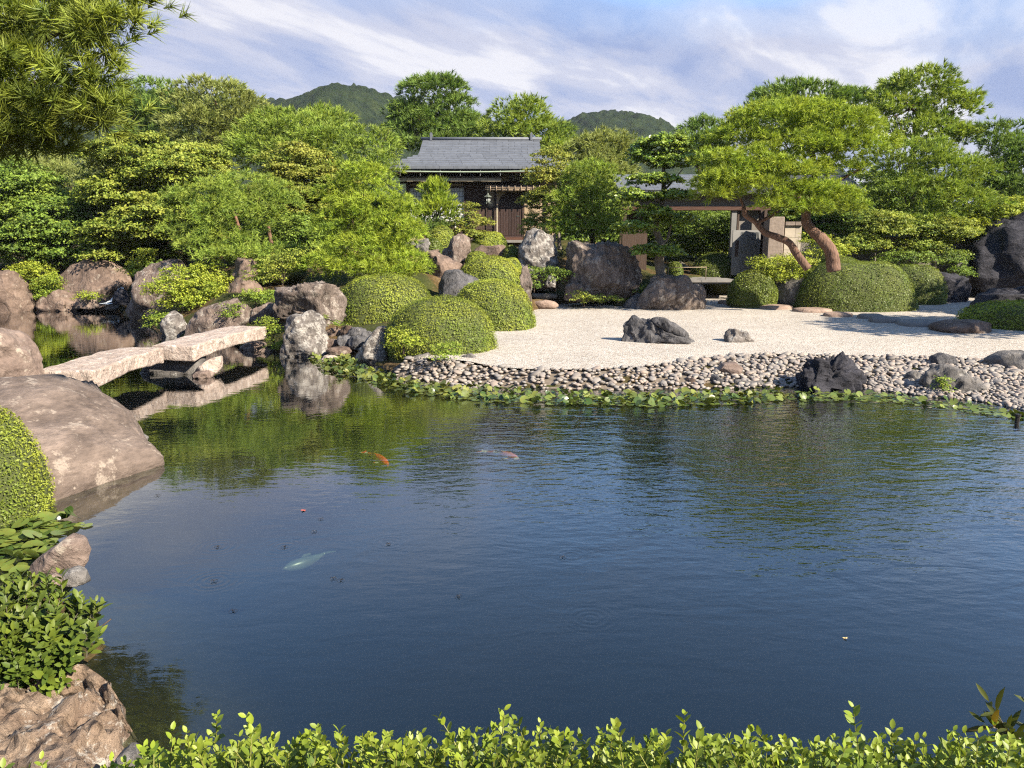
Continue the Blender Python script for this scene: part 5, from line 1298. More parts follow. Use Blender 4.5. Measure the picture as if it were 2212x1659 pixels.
# ------------------------------------------------------------------ the stone bridge
def lerp(a, b, t):
    return np.asarray(a, float) * (1 - t) + np.asarray(b, float) * t
def slab(name, label, A, B, w0, w1, zt0, zt1, arch, thick, seed):
    """a rough-hewn stone beam from A to B (near long edge, x,y); it widens to the left of its run"""
    A = np.array(A, float); B = np.array(B, float)
    d = (B - A) / np.linalg.norm(B - A)
    s = np.array([-d[1], d[0]])
    n, m, k = 34, 12, 5
    V = []; ids = {}
    F = []
    def pt(i, j, l):
        t = i / n; q = j / m; h = l / k
        p = lerp(A, B, t) + s * lerp(w0, w1, t) * q
        zt = zt0 * (1 - t) + zt1 * t + arch * 4 * t * (1 - t)
        th = thick * (1 - 0.35 * 4 * t * (1 - t) * 0.4)
        return np.array([p[0], p[1], zt - th * (1 - h)])
    def vid(i, j, l):
        if (i, j, l) not in ids:
            ids[(i, j, l)] = len(V); V.append(pt(i, j, l))
        return ids[(i, j, l)]
    for i in range(n):
        for j in range(m):
            F.append((vid(i, j, k), vid(i + 1, j, k), vid(i + 1, j + 1, k), vid(i, j + 1, k)))
            F.append((vid(i, j, 0), vid(i, j + 1, 0), vid(i + 1, j + 1, 0), vid(i + 1, j, 0)))
        for l in range(k):
            F.append((vid(i, 0, l), vid(i + 1, 0, l), vid(i + 1, 0, l + 1), vid(i, 0, l + 1)))
            F.append((vid(i, m, l), vid(i, m, l + 1), vid(i + 1, m, l + 1), vid(i + 1, m, l)))
    for j in range(m):
        for l in range(k):
            F.append((vid(0, j, l), vid(0, j, l + 1), vid(0, j + 1, l + 1), vid(0, j + 1, l)))
            F.append((vid(n, j, l), vid(n, j + 1, l), vid(n, j + 1, l + 1), vid(n, j, l + 1)))
    V = np.array(V)
    c = np.r_[(A + B) / 2 + s * w0 / 2, (zt0 + zt1) / 2]
    V = V + np.c_[fbm(V * 2.2, 4, seed), fbm(V * 2.2 + 9, 4, seed + 1), fbm(V * 3.0 + 4, 4, seed + 2)] * 0.016
    o = mobj(name, V, np.array(F), M['granite'], base=(c[0], c[1], zt0 - thick), smooth=True)
    mod = o.modifiers.new('bevel', 'BEVEL'); mod.width = 0.035; mod.segments = 2; mod.limit_method = 'ANGLE'; mod.angle_limit = math.radians(50)
    return tag(o, label, 'bridge', 'the two slabs of the stone bridge')
JB = at(357, 780.5, 16.95)
LB = at(203, 842, 14.0)
RB = at(578, 735, 20.8)
slab('bridge_slab', 'near stone slab of the bridge, left of its joint', LB[:2], JB[:2], 1.05, 0.95, LB[2] + 0.35, JB[2] + 0.32, 0.025, 0.36, 5)
J2 = at(420, 784, 17.02)
slab('bridge_slab', 'far stone slab of the bridge, right of its joint', J2[:2], RB[:2], 1.02, 0.95, JB[2] + 0.33, RB[2] + 0.38, 0.03, 0.35, 6)
# pier stones under the joint
a = at(350, 800, 17.2)
rock('bridge_pier', 'dark pier stone under the joint of the bridge', [(300, 815), (312, 790), (360, 768), (400, 766), (440, 770), (446, 815)], 17.6, 0.40, 'rk_grey', 401, sub=3, rough=0.03, facets=4)
rock('bridge_pier', 'pale pointed pier stone right of the bridge joint', [(420, 806), (432, 790), (455, 774), (478, 768), (480, 795), (474, 806)], 17.2, 0.3, 'granite', 402, sub=3, rough=0.03, facets=5)
rock('bridge_pier', 'low mossy pier stone at the water under the bridge', [(416, 816), (420, 804), (450, 800), (462, 806), (458, 816)], 16.9, 0.25, 'rk_pink', 403, sub=3, rough=0.04)

# ------------------------------------------------------------------ the tea house
WY = 38.2
def hp(u, v, y=WY):
    p = at(u, v, y)
    return p[0], p[2]
ez = at(900, 360, 37.0)[2]
rz_ = at(1000, 303.5, 40.5)[2]
EX0, EX1, EY, RY = -5.9, 2.8, 37.0, 40.5
HA = 1.4
slope = (rz_ - ez) / (RY - EY)
house = empty('tea_house', ((EX0 + EX1) / 2, WY, 2.95), 'single storey tea house with slate roof behind the rocks', 'house')
MB().box(-5.0, 2.15, WY, 43.0, 2.7, ez + 0.35).build('wall', M['plaster'], house)
def rp(x, y):
    return (x, y, ez + slope * (min(y, 2 * RY - y) - EY))
gz_ = ez + slope * HA
BY = 2 * RY - EY
b = MB()
top = [(EX0, EY, ez), (EX1, EY, ez), (EX1 - HA, EY + HA, gz_), (EX1 - HA, RY, rz_), (EX0 + HA, RY, rz_), (EX0 + HA, EY + HA, gz_),
       (EX0, BY, ez), (EX1, BY, ez), (EX1 - HA, BY - HA, gz_), (EX0 + HA, BY - HA, gz_)]
th = 0.16
bot = [(x, y, z - th) for x, y, z in top]
Vr = top + bot
Fr = [(0, 1, 2, 3, 4, 5), (7, 6, 9, 4, 3, 8), (6, 0, 5, 9), (1, 7, 8, 2), (5, 4, 9), (2, 8, 3)]
Fb = [tuple(i + 10 for i in f[::-1]) for f in Fr]
Fs = [(0, 10, 11, 1), (1, 11, 17, 7), (7, 17, 16, 6), (6, 16, 10, 0)]
b.add(Vr, Fr + Fb + Fs)
roof = b.build('roof', M['slate_dark'], house)
WL[roof.name] = WL[house.name]
rows = 15
rng = random.Random(4)
cnt = 0
for r in range(rows):
    y0 = EY - 0.03 + (RY - EY) * r / rows
    y1 = EY + (RY - EY) * (r + 1) / rows + 0.03
    inset = min(max(y0 - EY, 0), HA)
    xl, xr = EX0 + inset, EX1 - inset
    x = xl - (0.32 if r % 2 else 0.0)
    while x < xr:
        wd = 0.62
        a_, b_ = max(x, xl), min(x + wd - 0.012, xr)
        x += wd
        if b_ - a_ < 0.05:
            continue
        z0 = ez + slope * (y0 - EY); z1 = ez + slope * (y1 - EY)
        dz = rng.uniform(0, 0.006)
        lo, hi = 0.052 + dz, 0.012 + dz
        V = [(a_, y0, z0 + 0.012), (b_, y0, z0 + 0.012), (b_, y1, z1 + 0.004), (a_, y1, z1 + 0.004), (a_, y0, z0 + lo), (b_, y0, z0 + lo), (b_, y1, z1 + hi), (a_, y1, z1 + hi)]
        mobj('slate', V, [(0, 3, 2, 1), (4, 5, 6, 7), (0, 1, 5, 4), (1, 2, 6, 5), (2, 3, 7, 6), (3, 0, 4, 7)], M['slate'], roof)
        cnt += 1
x = EX0 - 0.02
while x < EX1:
    MB().box(x, min(x + 0.63, EX1 + 0.02), EY - 0.07, EY - 0.034, ez - 0.10, ez + 0.045).build('eave_tile', M['slate'], roof)
    x += 0.64
b = MB(); b.tube([(EX0 + HA - 0.1, RY, rz_ + 0.08), (EX1 - HA + 0.1, RY, rz_ + 0.08)], 0.09, 8); b.build('ridge_roll', M['slate'], roof, True)
for x in (EX0 + HA + 0.42, EX1 - HA - 0.42):
    MB().prism([(x - 0.05, RY - 0.14, rz_), (x + 0.05, RY - 0.14, rz_), (x + 0.06, RY - 0.14, rz_ + 0.34), (x + 0.0, RY - 0.14, rz_ + 0.40), (x - 0.06, RY - 0.14, rz_ + 0.32)], (0, 0.28, 0)).build('ridge_ornament', M['slate'], roof)
# rafters edge and gutter
MB().box(EX0 + 0.1, EX1 - 0.1, EY + 0.05, WY - 0.01, ez - 0.26, ez - 0.165).build('eave_soffit', M['timber'], house)
gu = MB(); gu.tube(spline([(EX0 + 0.3, EY - 0.12, ez - 0.22), (-2, EY - 0.12, ez - 0.25), (0.5, EY - 0.12, ez - 0.22), (EX1 - 0.3, EY - 0.12, ez - 0.20)], 14), 0.035, 6); gut = gu.build('gutter', M['gutter'], house, True)
for i in range(9):
    x = EX0 + 0.7 + i * 0.93
    MB().box(x, x + 0.02, EY - 0.10, EY - 0.085, ez - 0.42, ez - 0.16).build('gutter_hanger', M['lattice'], house)

def panel(name, u0, u1, v0, v1, mat, d0=0.0, d1=0.05, parent=None):
    x0, z1 = hp(u0, v0); x1, _ = hp(u1, v0); _, z0 = hp(u0, v1)
    return MB().box(x0, x1, WY - d1, WY - d0, z0, z1).build(name, M[mat], parent or house)
panel('beam', 862, 1140, 392, 397, 'timber', 0.0, 0.07)
panel('beam', 862, 1180, 372, 375.5, 'timber', 0.0, 0.06)
for (u0, u1, v0, v1) in ((877.6, 884.5, 397.2, 512), (1001.7, 1005, 397.2, 512), (1002, 1008, 362, 371.8), (1066, 1072, 362, 371.8), (1049.5, 1052.5, 397.2, 512), (1066.8, 1072.4, 397.2, 506), (1128.5, 1133, 410, 518), (1178, 1184, 362, 512)):
    panel('post', u0, u1, v0, v1, 'timber', 0.0, 0.10)
for k in range(3):
    pass
# paper screens: two frames, each a sheet of paper behind a grid of thin bars
for (u0, u1) in ((885, 943), (943.5, 1001.4)):
    sc_ = panel('paper_screen', u0, u1, 405, 478, 'paper', 0.0, 0.02)
    WL[sc_.name] = WL[house.name]
    panel('screen_frame', u0, u1, 402, 406, 'timber', 0.021, 0.05, sc_)
    panel('screen_frame', u0, u1, 444, 446, 'timber', 0.021, 0.05, sc_)
    for j in range(10):
        uu = u0 + (u1 - u0) * (j + 0.5) / 10
        panel('screen_bar', uu - 0.35, uu + 0.35, 406.2, 443.8, 'lattice', 0.021, 0.035, sc_)
    for j in range(3):
        vv = 414 + j * 10
        panel('screen_bar', u0, u1, vv - 0.4, vv + 0.4, 'lattice', 0.036, 0.045, sc_)
panel('wainscot', 885, 1001.4, 479, 512, 'timber', 0.0, 0.03)
panel('transom', 885, 1001.4, 397.3, 401.5, 'plaster', 0.0, 0.02)
panel('bark_panel', 1005.3, 1049.2, 397.5, 511, 'bark_panel', 0.0, 0.05)
panel('plaster_panel', 1053, 1066.5, 414, 446, 'plaster', 0.0, 0.02)
panel('rail', 1052.8, 1066.5, 446.3, 450, 'timber', 0.0, 0.06)
bp = panel('bark_panel', 1053, 1066.5, 450.5, 506, 'plank', 0.0, 0.03)
WL[bp.name] = WL[house.name]
for vv in (472, 493):
    panel('batten', 1053, 1066.5, vv, vv + 1.6, 'timber', 0.031, 0.05, bp)
# front railing
for uu in (962, 984):
    panel('railing_post', uu, uu + 2.2, 462, 492, 'white_rail', 0.45, 0.50)
for vv in (463, 475):
    panel('railing', 958, 1002, vv, vv + 2.4, 'white_rail', 0.505, 0.53)
# pent roof
z0p = hp(900, 390, 37.35)[1]; z1p = hp(900, 376.7)[1]
xa, xb = hp(864, 388, 37.35)[0], hp(1083, 388, 37.35)[0]
pent = MB().prism([(xa, 37.40, z0p), (xa, WY, z1p - 0.12), (xa, WY, z1p), (xa, 37.40, z0p + 0.07)], (xb - xa, 0, 0)).build('pent_roof', M['slate_dark'], house)
WL[pent.name] = WL[house.name]
x = xa; i = 0
while x < xb - 0.05:
    w_ = rng.uniform(0.30, 0.42)
    x2 = min(x + w_, xb)
    dz = rng.uniform(-0.006, 0.012)
    MB().box(x, x2 - 0.008, 37.355, 37.395, z0p - 0.03 + dz, z0p + 0.11 + dz).build('pent_edge_tile', M['gutter'] if rng.random() < 0.45 else M['shingle_pale'], pent)
    MB().prism([(x, 37.40, z0p + 0.075 + dz), (x, 37.66, z0p + 0.075 + dz + 0.13), (x, 37.66, z0p + 0.095 + dz + 0.13), (x, 37.40, z0p + 0.105 + dz)], (x2 - x - 0.008, 0, 0)).build('pent_shingle', M['shingle_pale'], pent)
    x = x2
# door bay
x0, zt = hp(1075, 416); x1, _ = hp(1128.3, 416); _, zb = hp(1100, 515.5)
door = MB().box(x0, x1, WY - 0.03, WY, zb, zt).build('door', M['timber'], house)
WL[door.name] = WL[house.name]
npl = 9
for i in range(npl):
    a_ = x0 + (x1 - x0) * i / npl + 0.008; b_ = x0 + (x1 - x0) * (i + 1) / npl - 0.008
    MB().box(a_, b_, WY - 0.055, WY - 0.032, zb + 0.15, zt - 0.03).build('plank', M['plank'], door)
MB().box(x0, x1, WY - 0.075, WY - 0.056, zb, zb + 0.14).build('door_rail', M['plank'], door)
hx, hz = hp(1119, 467)
MB().box(hx - 0.07, hx + 0.07, WY - 0.085, WY - 0.057, hz - 0.012, hz + 0.012).build('door_pull', M['bronze'], door)
# plaster spandrel with a quarter-round corner beside the door
c0 = hp(1072.6, 414); c1 = hp(1092, 414); c2 = hp(1076, 447)
pts = [(c0[0], WY - 0.12, c0[1]), (c1[0], WY - 0.12, c0[1])]
for k in range(9):
    a_ = math.pi / 2 * k / 8
    pts.append((c1[0] - (c1[0] - c2[0]) * math.sin(a_), WY - 0.12, c2[1] + (c0[1] - 0.10 - c2[1]) * math.cos(a_)))
pts.append((c0[0], WY - 0.12, c2[1]))
MB().prism(pts, (0, 0.06, 0)).build('plaster_spandrel', M['plaster'], house)
panel('door_jamb', 1072.6, 1075.5, 447.5, 516, 'shingle_pale', 0.03, 0.11)
panel('threshold', 1066, 1134, 512.5, 518, 'timber_red', 0.08, 0.35)
panel('threshold', 1066, 1134, 518.3, 524, 'floor_stone', 0.0, 0.55)
# bamboo eave over the door
bz = hp(1100, 408, 37.5)[1]
ax, bx = hp(1048, 408, 37.5)[0], hp(1172, 408, 37.5)[0]
be = MB().prism([(ax + 0.1, 37.5, bz - 0.02), (ax + 0.1, WY, bz + 0.32), (ax + 0.1, WY, bz + 0.40), (ax + 0.1, 37.5, bz + 0.04)], (bx - ax - 0.2, 0, 0)).build('door_eave', M['bark_panel'], house)
WL[be.name] = WL[house.name]
for k, (yy, dz) in enumerate(((37.44, -0.06), (37.42, 0.02), (37.46, 0.10))):
    t = MB(); t.tube([(ax, yy, bz + dz + 0.02), ((ax + bx) / 2, yy, bz + dz), (bx, yy, bz + dz + 0.02)], 0.028, 7); t.build('bamboo_pole', M['bamboo'], be, True)
for k in range(9):
    x = ax + 0.25 + k * (bx - ax - 0.4) / 8
    t = MB(); t.tube([(x, 37.38, bz - 0.12), (x, 37.38, bz + 0.17)], 0.022, 6); t.build('bamboo_tie', M['bamboo'], be, True)
# name board over the door: pale brushed characters on black
pq = panel('name_board', 1100, 1133, 375.8, 391.2, 'plaque', 0.12, 0.17)
WL[pq.name] = WL[house.name]
x0, z1 = hp(1100, 375.8); x1, z0 = hp(1133, 391.2)
W_, H_ = x1 - x0, z1 - z0
def stroke(pts, w):
    P = spline([(x0 + a * W_, WY - 0.178, z1 - b_ * H_) for a, b_ in pts], 8)
    V, F = tube(P, np.linspace(w, w * 0.55, len(P)) * H_, 5)
    V[:, 1] = WY - 0.174 + (V[:, 1] - (WY - 0.178)) * 0.12
    return V, F
kaze = [([(0.33, 0.22), (0.30, 0.55), (0.23, 0.85)], 0.035), ([(0.33, 0.24), (0.45, 0.20), (0.52, 0.22), (0.50, 0.6), (0.56, 0.84), (0.60, 0.74)], 0.035), ([(0.38, 0.38), (0.42, 0.36), (0.45, 0.38)], 0.025), ([(0.40, 0.38), (0.40, 0.62), (0.44, 0.72)], 0.028), ([(0.44, 0.48), (0.42, 0.64), (0.37, 0.74)], 0.025)]
kiyo = [([(0.66, 0.26), (0.69, 0.34)], 0.035), ([(0.64, 0.46), (0.68, 0.52)], 0.03), ([(0.65, 0.86), (0.68, 0.74), (0.71, 0.60)], 0.035), ([(0.75, 0.30), (0.83, 0.27), (0.90, 0.28)], 0.025), ([(0.76, 0.40), (0.84, 0.38), (0.89, 0.38)], 0.022), ([(0.74, 0.51), (0.84, 0.48), (0.93, 0.48)], 0.028), ([(0.83, 0.18), (0.83, 0.35), (0.83, 0.50)], 0.028), ([(0.78, 0.60), (0.77, 0.75), (0.75, 0.86)], 0.028), ([(0.78, 0.60), (0.87, 0.58), (0.88, 0.72), (0.87, 0.84), (0.84, 0.82)], 0.028), ([(0.79, 0.70), (0.86, 0.69)], 0.018)]
sig = [([(0.12, 0.36), (0.16, 0.36)], 0.016), ([(0.14, 0.30), (0.14, 0.44)], 0.016), ([(0.12, 0.50), (0.16, 0.50)], 0.014), ([(0.12, 0.58), (0.16, 0.58), (0.15, 0.66)], 0.014)]
for strokes in (kaze, kiyo, sig):
    b = MB()
    for pts, w in strokes:
        b.add(*stroke(pts, w))
    b.build('brushed_character', M['ink'], pq)
# hanging lantern
lu = at(1054, 428, 37.30)
lant = empty('hanging_lantern', (lu[0], 37.30, lu[2] - 0.24), 'small bronze lantern hanging beside the tea house door', 'lantern')
def lathe(prof, c, sides=6):
    V = []; F = []
    for r, z in prof:
        for j in range(sides):
            a_ = (j + 0.5) / sides * 2 * math.pi
            V.append((c[0] + r * math.cos(a_), c[1] + r * math.sin(a_), c[2] + z))
    for i in range(len(prof) - 1):
        for j in range(sides):
            k = (j + 1) % sides
            F.append((i * sides + j, i * sides + k, (i + 1) * sides + k, (i + 1) * sides + j))
    F.append(tuple(range(sides))[::-1]); F.append(tuple((len(prof) - 1) * sides + j for j in range(sides)))
    return V, F
lc = (lu[0], 37.30, lu[2] - 0.24)
MB().add(*lathe([(0.09, 0.02), (0.115, 0.05), (0.10, 0.07), (0.10, 0.26), (0.11, 0.28)], lc)).build('lamp_body', M['bronze'], lant)
MB().add(*lathe([(0.21, 0.285), (0.20, 0.30), (0.10, 0.37), (0.035, 0.42), (0.02, 0.46)], lc)).build('lamp_roof', M['bronze'], lant)
for j in range(6):
    a_ = j / 6 * 2 * math.pi
    MB().tube([(lc[0] + 0.1 * math.cos(a_), lc[1] + 0.1 * math.sin(a_), lc[2] + 0.04), (lc[0] + 0.15 * math.cos(a_), lc[1] + 0.15 * math.sin(a_), lc[2] - 0.02)], 0.014, 5).build('foot', M['bronze'], lant)
for j in (3, 4, 5):
    a_ = (j + 0.5 + 0.5) / 6 * 2 * math.pi
    cx_, cy_ = lc[0] + 0.0895 * math.cos(a_), lc[1] + 0.0895 * math.sin(a_)
    MB().box(cx_ - 0.025, cx_ + 0.025, cy_ - 0.006, cy_ + 0.006, lc[2] + 0.12, lc[2] + 0.21).build('lamp_window', M['paper'], lant)
MB().tube([(lc[0], lc[1], lc[2] + 0.46), (lc[0], lc[1], lc[2] + 0.70)], 0.008, 5).build('chain', M['bronze'], lant)
# low stone footing
MB().box(-5.2, 2.35, WY - 0.12, 43.1, 2.2, 2.98).build('footing', M['floor_stone'], house)

# ------------------------------------------------------------------ the gate house
GY = 36.0
def gp(u, v, y=GY):
    p = at(u, v, y); return p[0], p[2]
gate = empty('gate_house', (gp(1600, 600)[0], GY, 1.3), 'low roofed garden gate with open grey door behind the umbrella pine', 'gate')
ex0, ezg = gp(1336, 411, 35.0); ex1 = gp(1872, 411, 35.0)[0]
rzg = gp(1500, 378, 37.4)[1]
sl = (rzg - ezg) / 2.4
gr = MB().add([(ex0, 35.0, ezg), (ex1, 35.0, ezg), (ex1, 37.4, rzg), (ex0, 37.4, rzg), (ex0, 39.8, ezg), (ex1, 39.8, ezg), (ex0, 35.0, ezg - 0.14), (ex1, 35.0, ezg - 0.14), (ex0, 39.8, ezg - 0.14), (ex1, 39.8, ezg - 0.14)],
              [(0, 1, 2, 3), (3, 2, 5, 4), (6, 8, 9, 7), (0, 6, 7, 1), (4, 5, 9, 8), (0, 3, 4, 8, 6), (1, 7, 9, 5, 2)]).build('roof', M['slate_dark'], gate)
WL[gr.name] = WL[gate.name]
xs1 = gp(1545, 400, 36)[0]
for r in range(9):
    y0 = 35.0 - 0.02 + 2.4 * r / 9; y1 = 35.0 + 2.4 * (r + 1) / 9 + 0.03
    x = ex0 - (0.2 if r % 2 else 0)
    while x < xs1:
        a_, b_ = max(x, ex0), x + 0.39
        x += 0.40
        z0 = ezg + sl * (y0 - 35.0); z1 = ezg + sl * (y1 - 35.0); dz = rng.uniform(0, 0.008)
        V = [(a_, y0, z0 + 0.01), (b_, y0, z0 + 0.01), (b_, y1, z1 + 0.003), (a_, y1, z1 + 0.003), (a_, y0, z0 + 0.045 + dz), (b_, y0, z0 + 0.045 + dz), (b_, y1, z1 + 0.012 + dz), (a_, y1, z1 + 0.012 + dz)]
        mobj('slate', V, [(0, 3, 2, 1), (4, 5, 6, 7), (0, 1, 5, 4), (1, 2, 6, 5), (2, 3, 7, 6), (3, 0, 4, 7)], M['slate'], gr)
V = []
def gpan(name, u0, u1, v0, v1, y0, y1, mat, parent=None):
    xa_, zt_ = gp(u0, v0, y0); xb_, _ = gp(u1, v0, y0); _, zb_ = gp(u0, v1, y0)
    return MB().box(xa_, xb_, y0, y1, zb_, zt_).build(name, M[mat], parent or gate)
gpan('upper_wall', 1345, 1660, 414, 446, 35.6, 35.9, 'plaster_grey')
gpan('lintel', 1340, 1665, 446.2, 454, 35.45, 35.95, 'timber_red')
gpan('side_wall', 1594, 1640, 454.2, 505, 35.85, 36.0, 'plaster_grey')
gpan('post', 1581.5, 1592.5, 454.2, 610, 35.55, 35.80, 'glass_frame')
gpan('post', 1594, 1598, 454.2, 612, 35.60, 35.75, 'timber')
gpan('post', 1346, 1354, 454.2, 612, 35.55, 35.85, 'timber')
gpan('post', 1644, 1650, 454.2, 605, 35.3, 35.6, 'timber')
gpan('post', 1652, 1658, 454.2, 600, 35.2, 35.5, 'timber')
gpan('back_wall', 1340, 1400, 454.2, 610, 36.2, 36.35, 'timber')
# open door leaf, turned towards the viewer
xa_, zt_ = gp(1584, 497, 34.6); xb_ = gp(1640, 497, 35.2)[0]; zb_ = gp(1584, 594, 34.6)[1]
d = np.array([xb_ - xa_, 0.35]); dl = np.linalg.norm(d); d /= dl; nn = np.array([d[1], -d[0]])
def leafbox(t0, t1, o0, o1, z0, z1):
    A = np.array([xa_, 34.6])
    q = [A + d * t0 + nn * o0, A + d * t1 + nn * o0, A + d * t1 + nn * o1, A + d * t0 + nn * o1]
    return MB().prism([(p[0], p[1], z0) for p in q], (0, 0, z1 - z0))
dleaf = leafbox(0, dl, -0.04, 0.0, zb_, zt_).build('door_leaf', M['glass_frame'], gate)
WL[dleaf.name] = WL[gate.name]
for k in range(15):
    t = dl * (0.29 + 0.64 * k / 14)
    leafbox(t, t + 0.022, 0.002, 0.03, zb_ + 0.10, zt_ - 0.08).build('rib', M['lattice'], dleaf)
leafbox(dl * 0.10, dl * 0.22, 0.002, 0.012, zt_ - 1.15, zt_ - 0.45).build('door_pull', M['timber'], dleaf)
# stone gate pillar and the pale block wall right of it
pil = gp(1662, 468, 33.6); pil2 = gp(1696, 468, 33.6)[0]; pzb = gp(1662, 560, 33.6)[1]
pv = MB().box(pil[0], pil2, 33.6, 34.3, pzb - 0.3, pil[1]).build('gate_pillar', M['stone_pillar'], None, base=(pil[0], 33.6, pzb))
m_ = pv.modifiers.new('bevel', 'BEVEL'); m_.width = 0.03
tag(pv, 'weathered square stone pillar behind the bent pine trunk', 'pillar')
bw0, bwz = gp(1697, 487, 33.7); bw1 = gp(1733, 487, 33.7)[0]; bwb = gp(1697, 566, 33.7)[1]
bwall = empty('block_wall', ((bw0 + bw1) / 2, 33.8, bwb), 'pale block wall with dark coping between the bent trunks', 'wall')
for r in range(3):
    for c in range(2):
        o_ = 0.08 if r % 2 else -0.06
        xm = (bw0 + bw1) / 2 + 0.15 + o_
        x0_, x1_ = (bw0, xm - 0.006) if c == 0 else (xm + 0.006, bw1)
        z0_ = bwb + (bwz - bwb) * r / 3 + 0.006; z1_ = bwb + (bwz - bwb) * (r + 1) / 3 - 0.006
        MB().box(x0_, x1_, 33.72 + 0.01 * ((r + c) % 2), 34.2, z0_, z1_).build('block', M['stone_wall'], bwall)
for c in range(2):
    xm = bw0 + (bw1 - bw0) * 0.55
    x0_, x1_ = (bw0 - 0.02, xm - 0.01) if c == 0 else (xm + 0.01, bw1 + 0.03)
    MB().box(x0_, x1_, 33.62, 34.3, bwz + 0.004, bwz + 0.16).build('coping_stone', M['stone_pillar'], bwall)
# garden wall running off to the right
gw = empty('garden_wall', (gp(1900, 560, 35.5)[0], 35.5, 1.3), 'shaded plaster garden wall with tiled coping right of the pines', 'wall')
wx0, wz1 = gp(1800, 512, 35.5); wx1 = gp(2110, 512, 35.5)[0]
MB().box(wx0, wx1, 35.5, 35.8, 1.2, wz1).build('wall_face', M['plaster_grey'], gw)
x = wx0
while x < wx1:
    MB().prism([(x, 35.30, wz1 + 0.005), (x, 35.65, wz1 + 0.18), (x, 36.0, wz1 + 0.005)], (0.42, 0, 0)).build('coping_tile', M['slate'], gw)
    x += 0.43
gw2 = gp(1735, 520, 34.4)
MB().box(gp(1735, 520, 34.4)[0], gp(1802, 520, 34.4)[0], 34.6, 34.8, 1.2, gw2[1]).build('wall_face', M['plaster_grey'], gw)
# paved gate floor in slabs, white path beyond
pf = mobj('gate_paving', [(gp(1440, 600, 33.0)[0], 32.6, 1.28), (gp(1600, 600, 33.0)[0], 32.6, 1.28), (gp(1610, 600, 38.0)[0], 38.4, 1.38), (gp(1430, 600, 38.0)[0], 38.4, 1.38)], [(0, 1, 2, 3)], M['floor_stone'])
tag(pf, kind='structure'); WL[pf.name] = (0, 0, 0)
fx0, fx1 = gp(1446, 600, 33.0)[0], gp(1592, 600, 33.0)[0]
for r in range(5):
    for c in range(4):
        xo = (c + (0.35 if r % 2 else 0)) / 4.4
        a_ = fx0 + (fx1 - fx0) * xo; b_ = a_ + (fx1 - fx0) / 4.4 - 0.015
        y0_ = 32.7 + r * 0.9; zc = 1.30 + 0.02 * r
        MB().box(a_, b_, y0_, y0_ + 0.885, zc - 0.1, zc + 0.05 + 0.004 * ((r * 3 + c) % 3)).build('paving_slab', M['floor_stone'], pf)
px0, px1 = gp(1450, 590, 39)[0], gp(1500, 590, 39)[0]
tag(mobj('white_path', [(px0, 38.45, 1.50), (px1, 38.45, 1.50), (px1 + 0.6, 46, 1.95), (px0, 46, 1.95)], [(0, 1, 2, 3)], gravel.data.materials[0]), kind='structure')
A = at(1444, 578, 33.2); B = at(1526, 577, 33.4)
bar = empty('bamboo_barrier', (A[0], A[1], A[2] - 0.5), 'thin bamboo barrier pole across the open gate', 'barrier')
MB().tube([A, lerp(A, B, 0.5), B], 0.014, 6).build('pole', M['bamboo'], bar, True)
for p in (A, B):
    MB().tube([p - [0, -0.05, 0.55], p + [0, 0.05, 0.02]], 0.012, 6).build('stake', M['bamboo'], bar, True)

# ------------------------------------------------------------------ wooded hills
def hill(name, ridge, Y, half, seed, xr):
    rs = np.random.default_rng(seed)
    rid = np.array([[at(u, v, Y)[0], at(u, v, Y)[2]] for u, v in ridge])
    xs = np.arange(xr[0], xr[1], 1.5); ys = np.arange(Y - half, Y + half * 0.5, 2.2)
    X, Yg = np.meshgrid(xs, ys)
    P = np.c_[X.ravel(), Yg.ravel(), np.zeros(X.size)]
    h = np.interp(P[:, 0], rid[:, 0], rid[:, 1])
    t = (P[:, 1] - Y) / half
    prof = np.clip(1 - t * t, 0, 1) ** 1.1
    z = h * prof + fbm(P * 0.022, 3, seed) * 7 * prof * np.clip(-t * 2, 0, 1)
    # tree crowns: a dome round each random tree
    cell = 6.0
    best = np.full(len(P), -9.0)
    ij = np.floor(P[:, :2] / cell).astype(int)
    hsh = lambda a, b, s: (((a * 73856093) ^ (b * 19349663) ^ (s * 83492791)) & 0xffff) / 65535.0
    for dx in (-1, 0, 1):
        for dy in (-1, 0, 1):
            a, b = ij[:, 0] + dx, ij[:, 1] + dy
            cx_ = (a + 0.15 + 0.7 * hsh(a, b, 1)) * cell; cy_ = (b + 0.15 + 0.7 * hsh(a, b, 2)) * cell
            R = cell * (0.55 + 0.35 * hsh(a, b, 3)); H = 1.6 + 3.2 * hsh(a, b, 4)
            d2 = ((P[:, 0] - cx_) ** 2 + (P[:, 1] - cy_) ** 2) / R ** 2
            best = np.maximum(best, H * np.sqrt(np.clip(1 - d2, 0, 1)))
    best = np.maximum(best, 0)
    z = z + best + fbm(P * 0.5, 3, seed + 2) * 1.1
    P[:, 0] += fbm(P * 0.4 + 7, 2, seed + 3) * 0.6
    P[:, 2] = np.maximum(z - 6, 0.5)
    nx_, ny_ = len(xs), len(ys)
    ix = np.arange(nx_ * ny_).reshape(ny_, nx_)
    F = np.stack([ix[:-1, :-1].ravel(), ix[:-1, 1:].ravel(), ix[1:, 1:].ravel(), ix[1:, :-1].ravel()], 1)
    o = mobj(name, P, F, hmat, smooth=False)
    return tag(o, kind='structure')
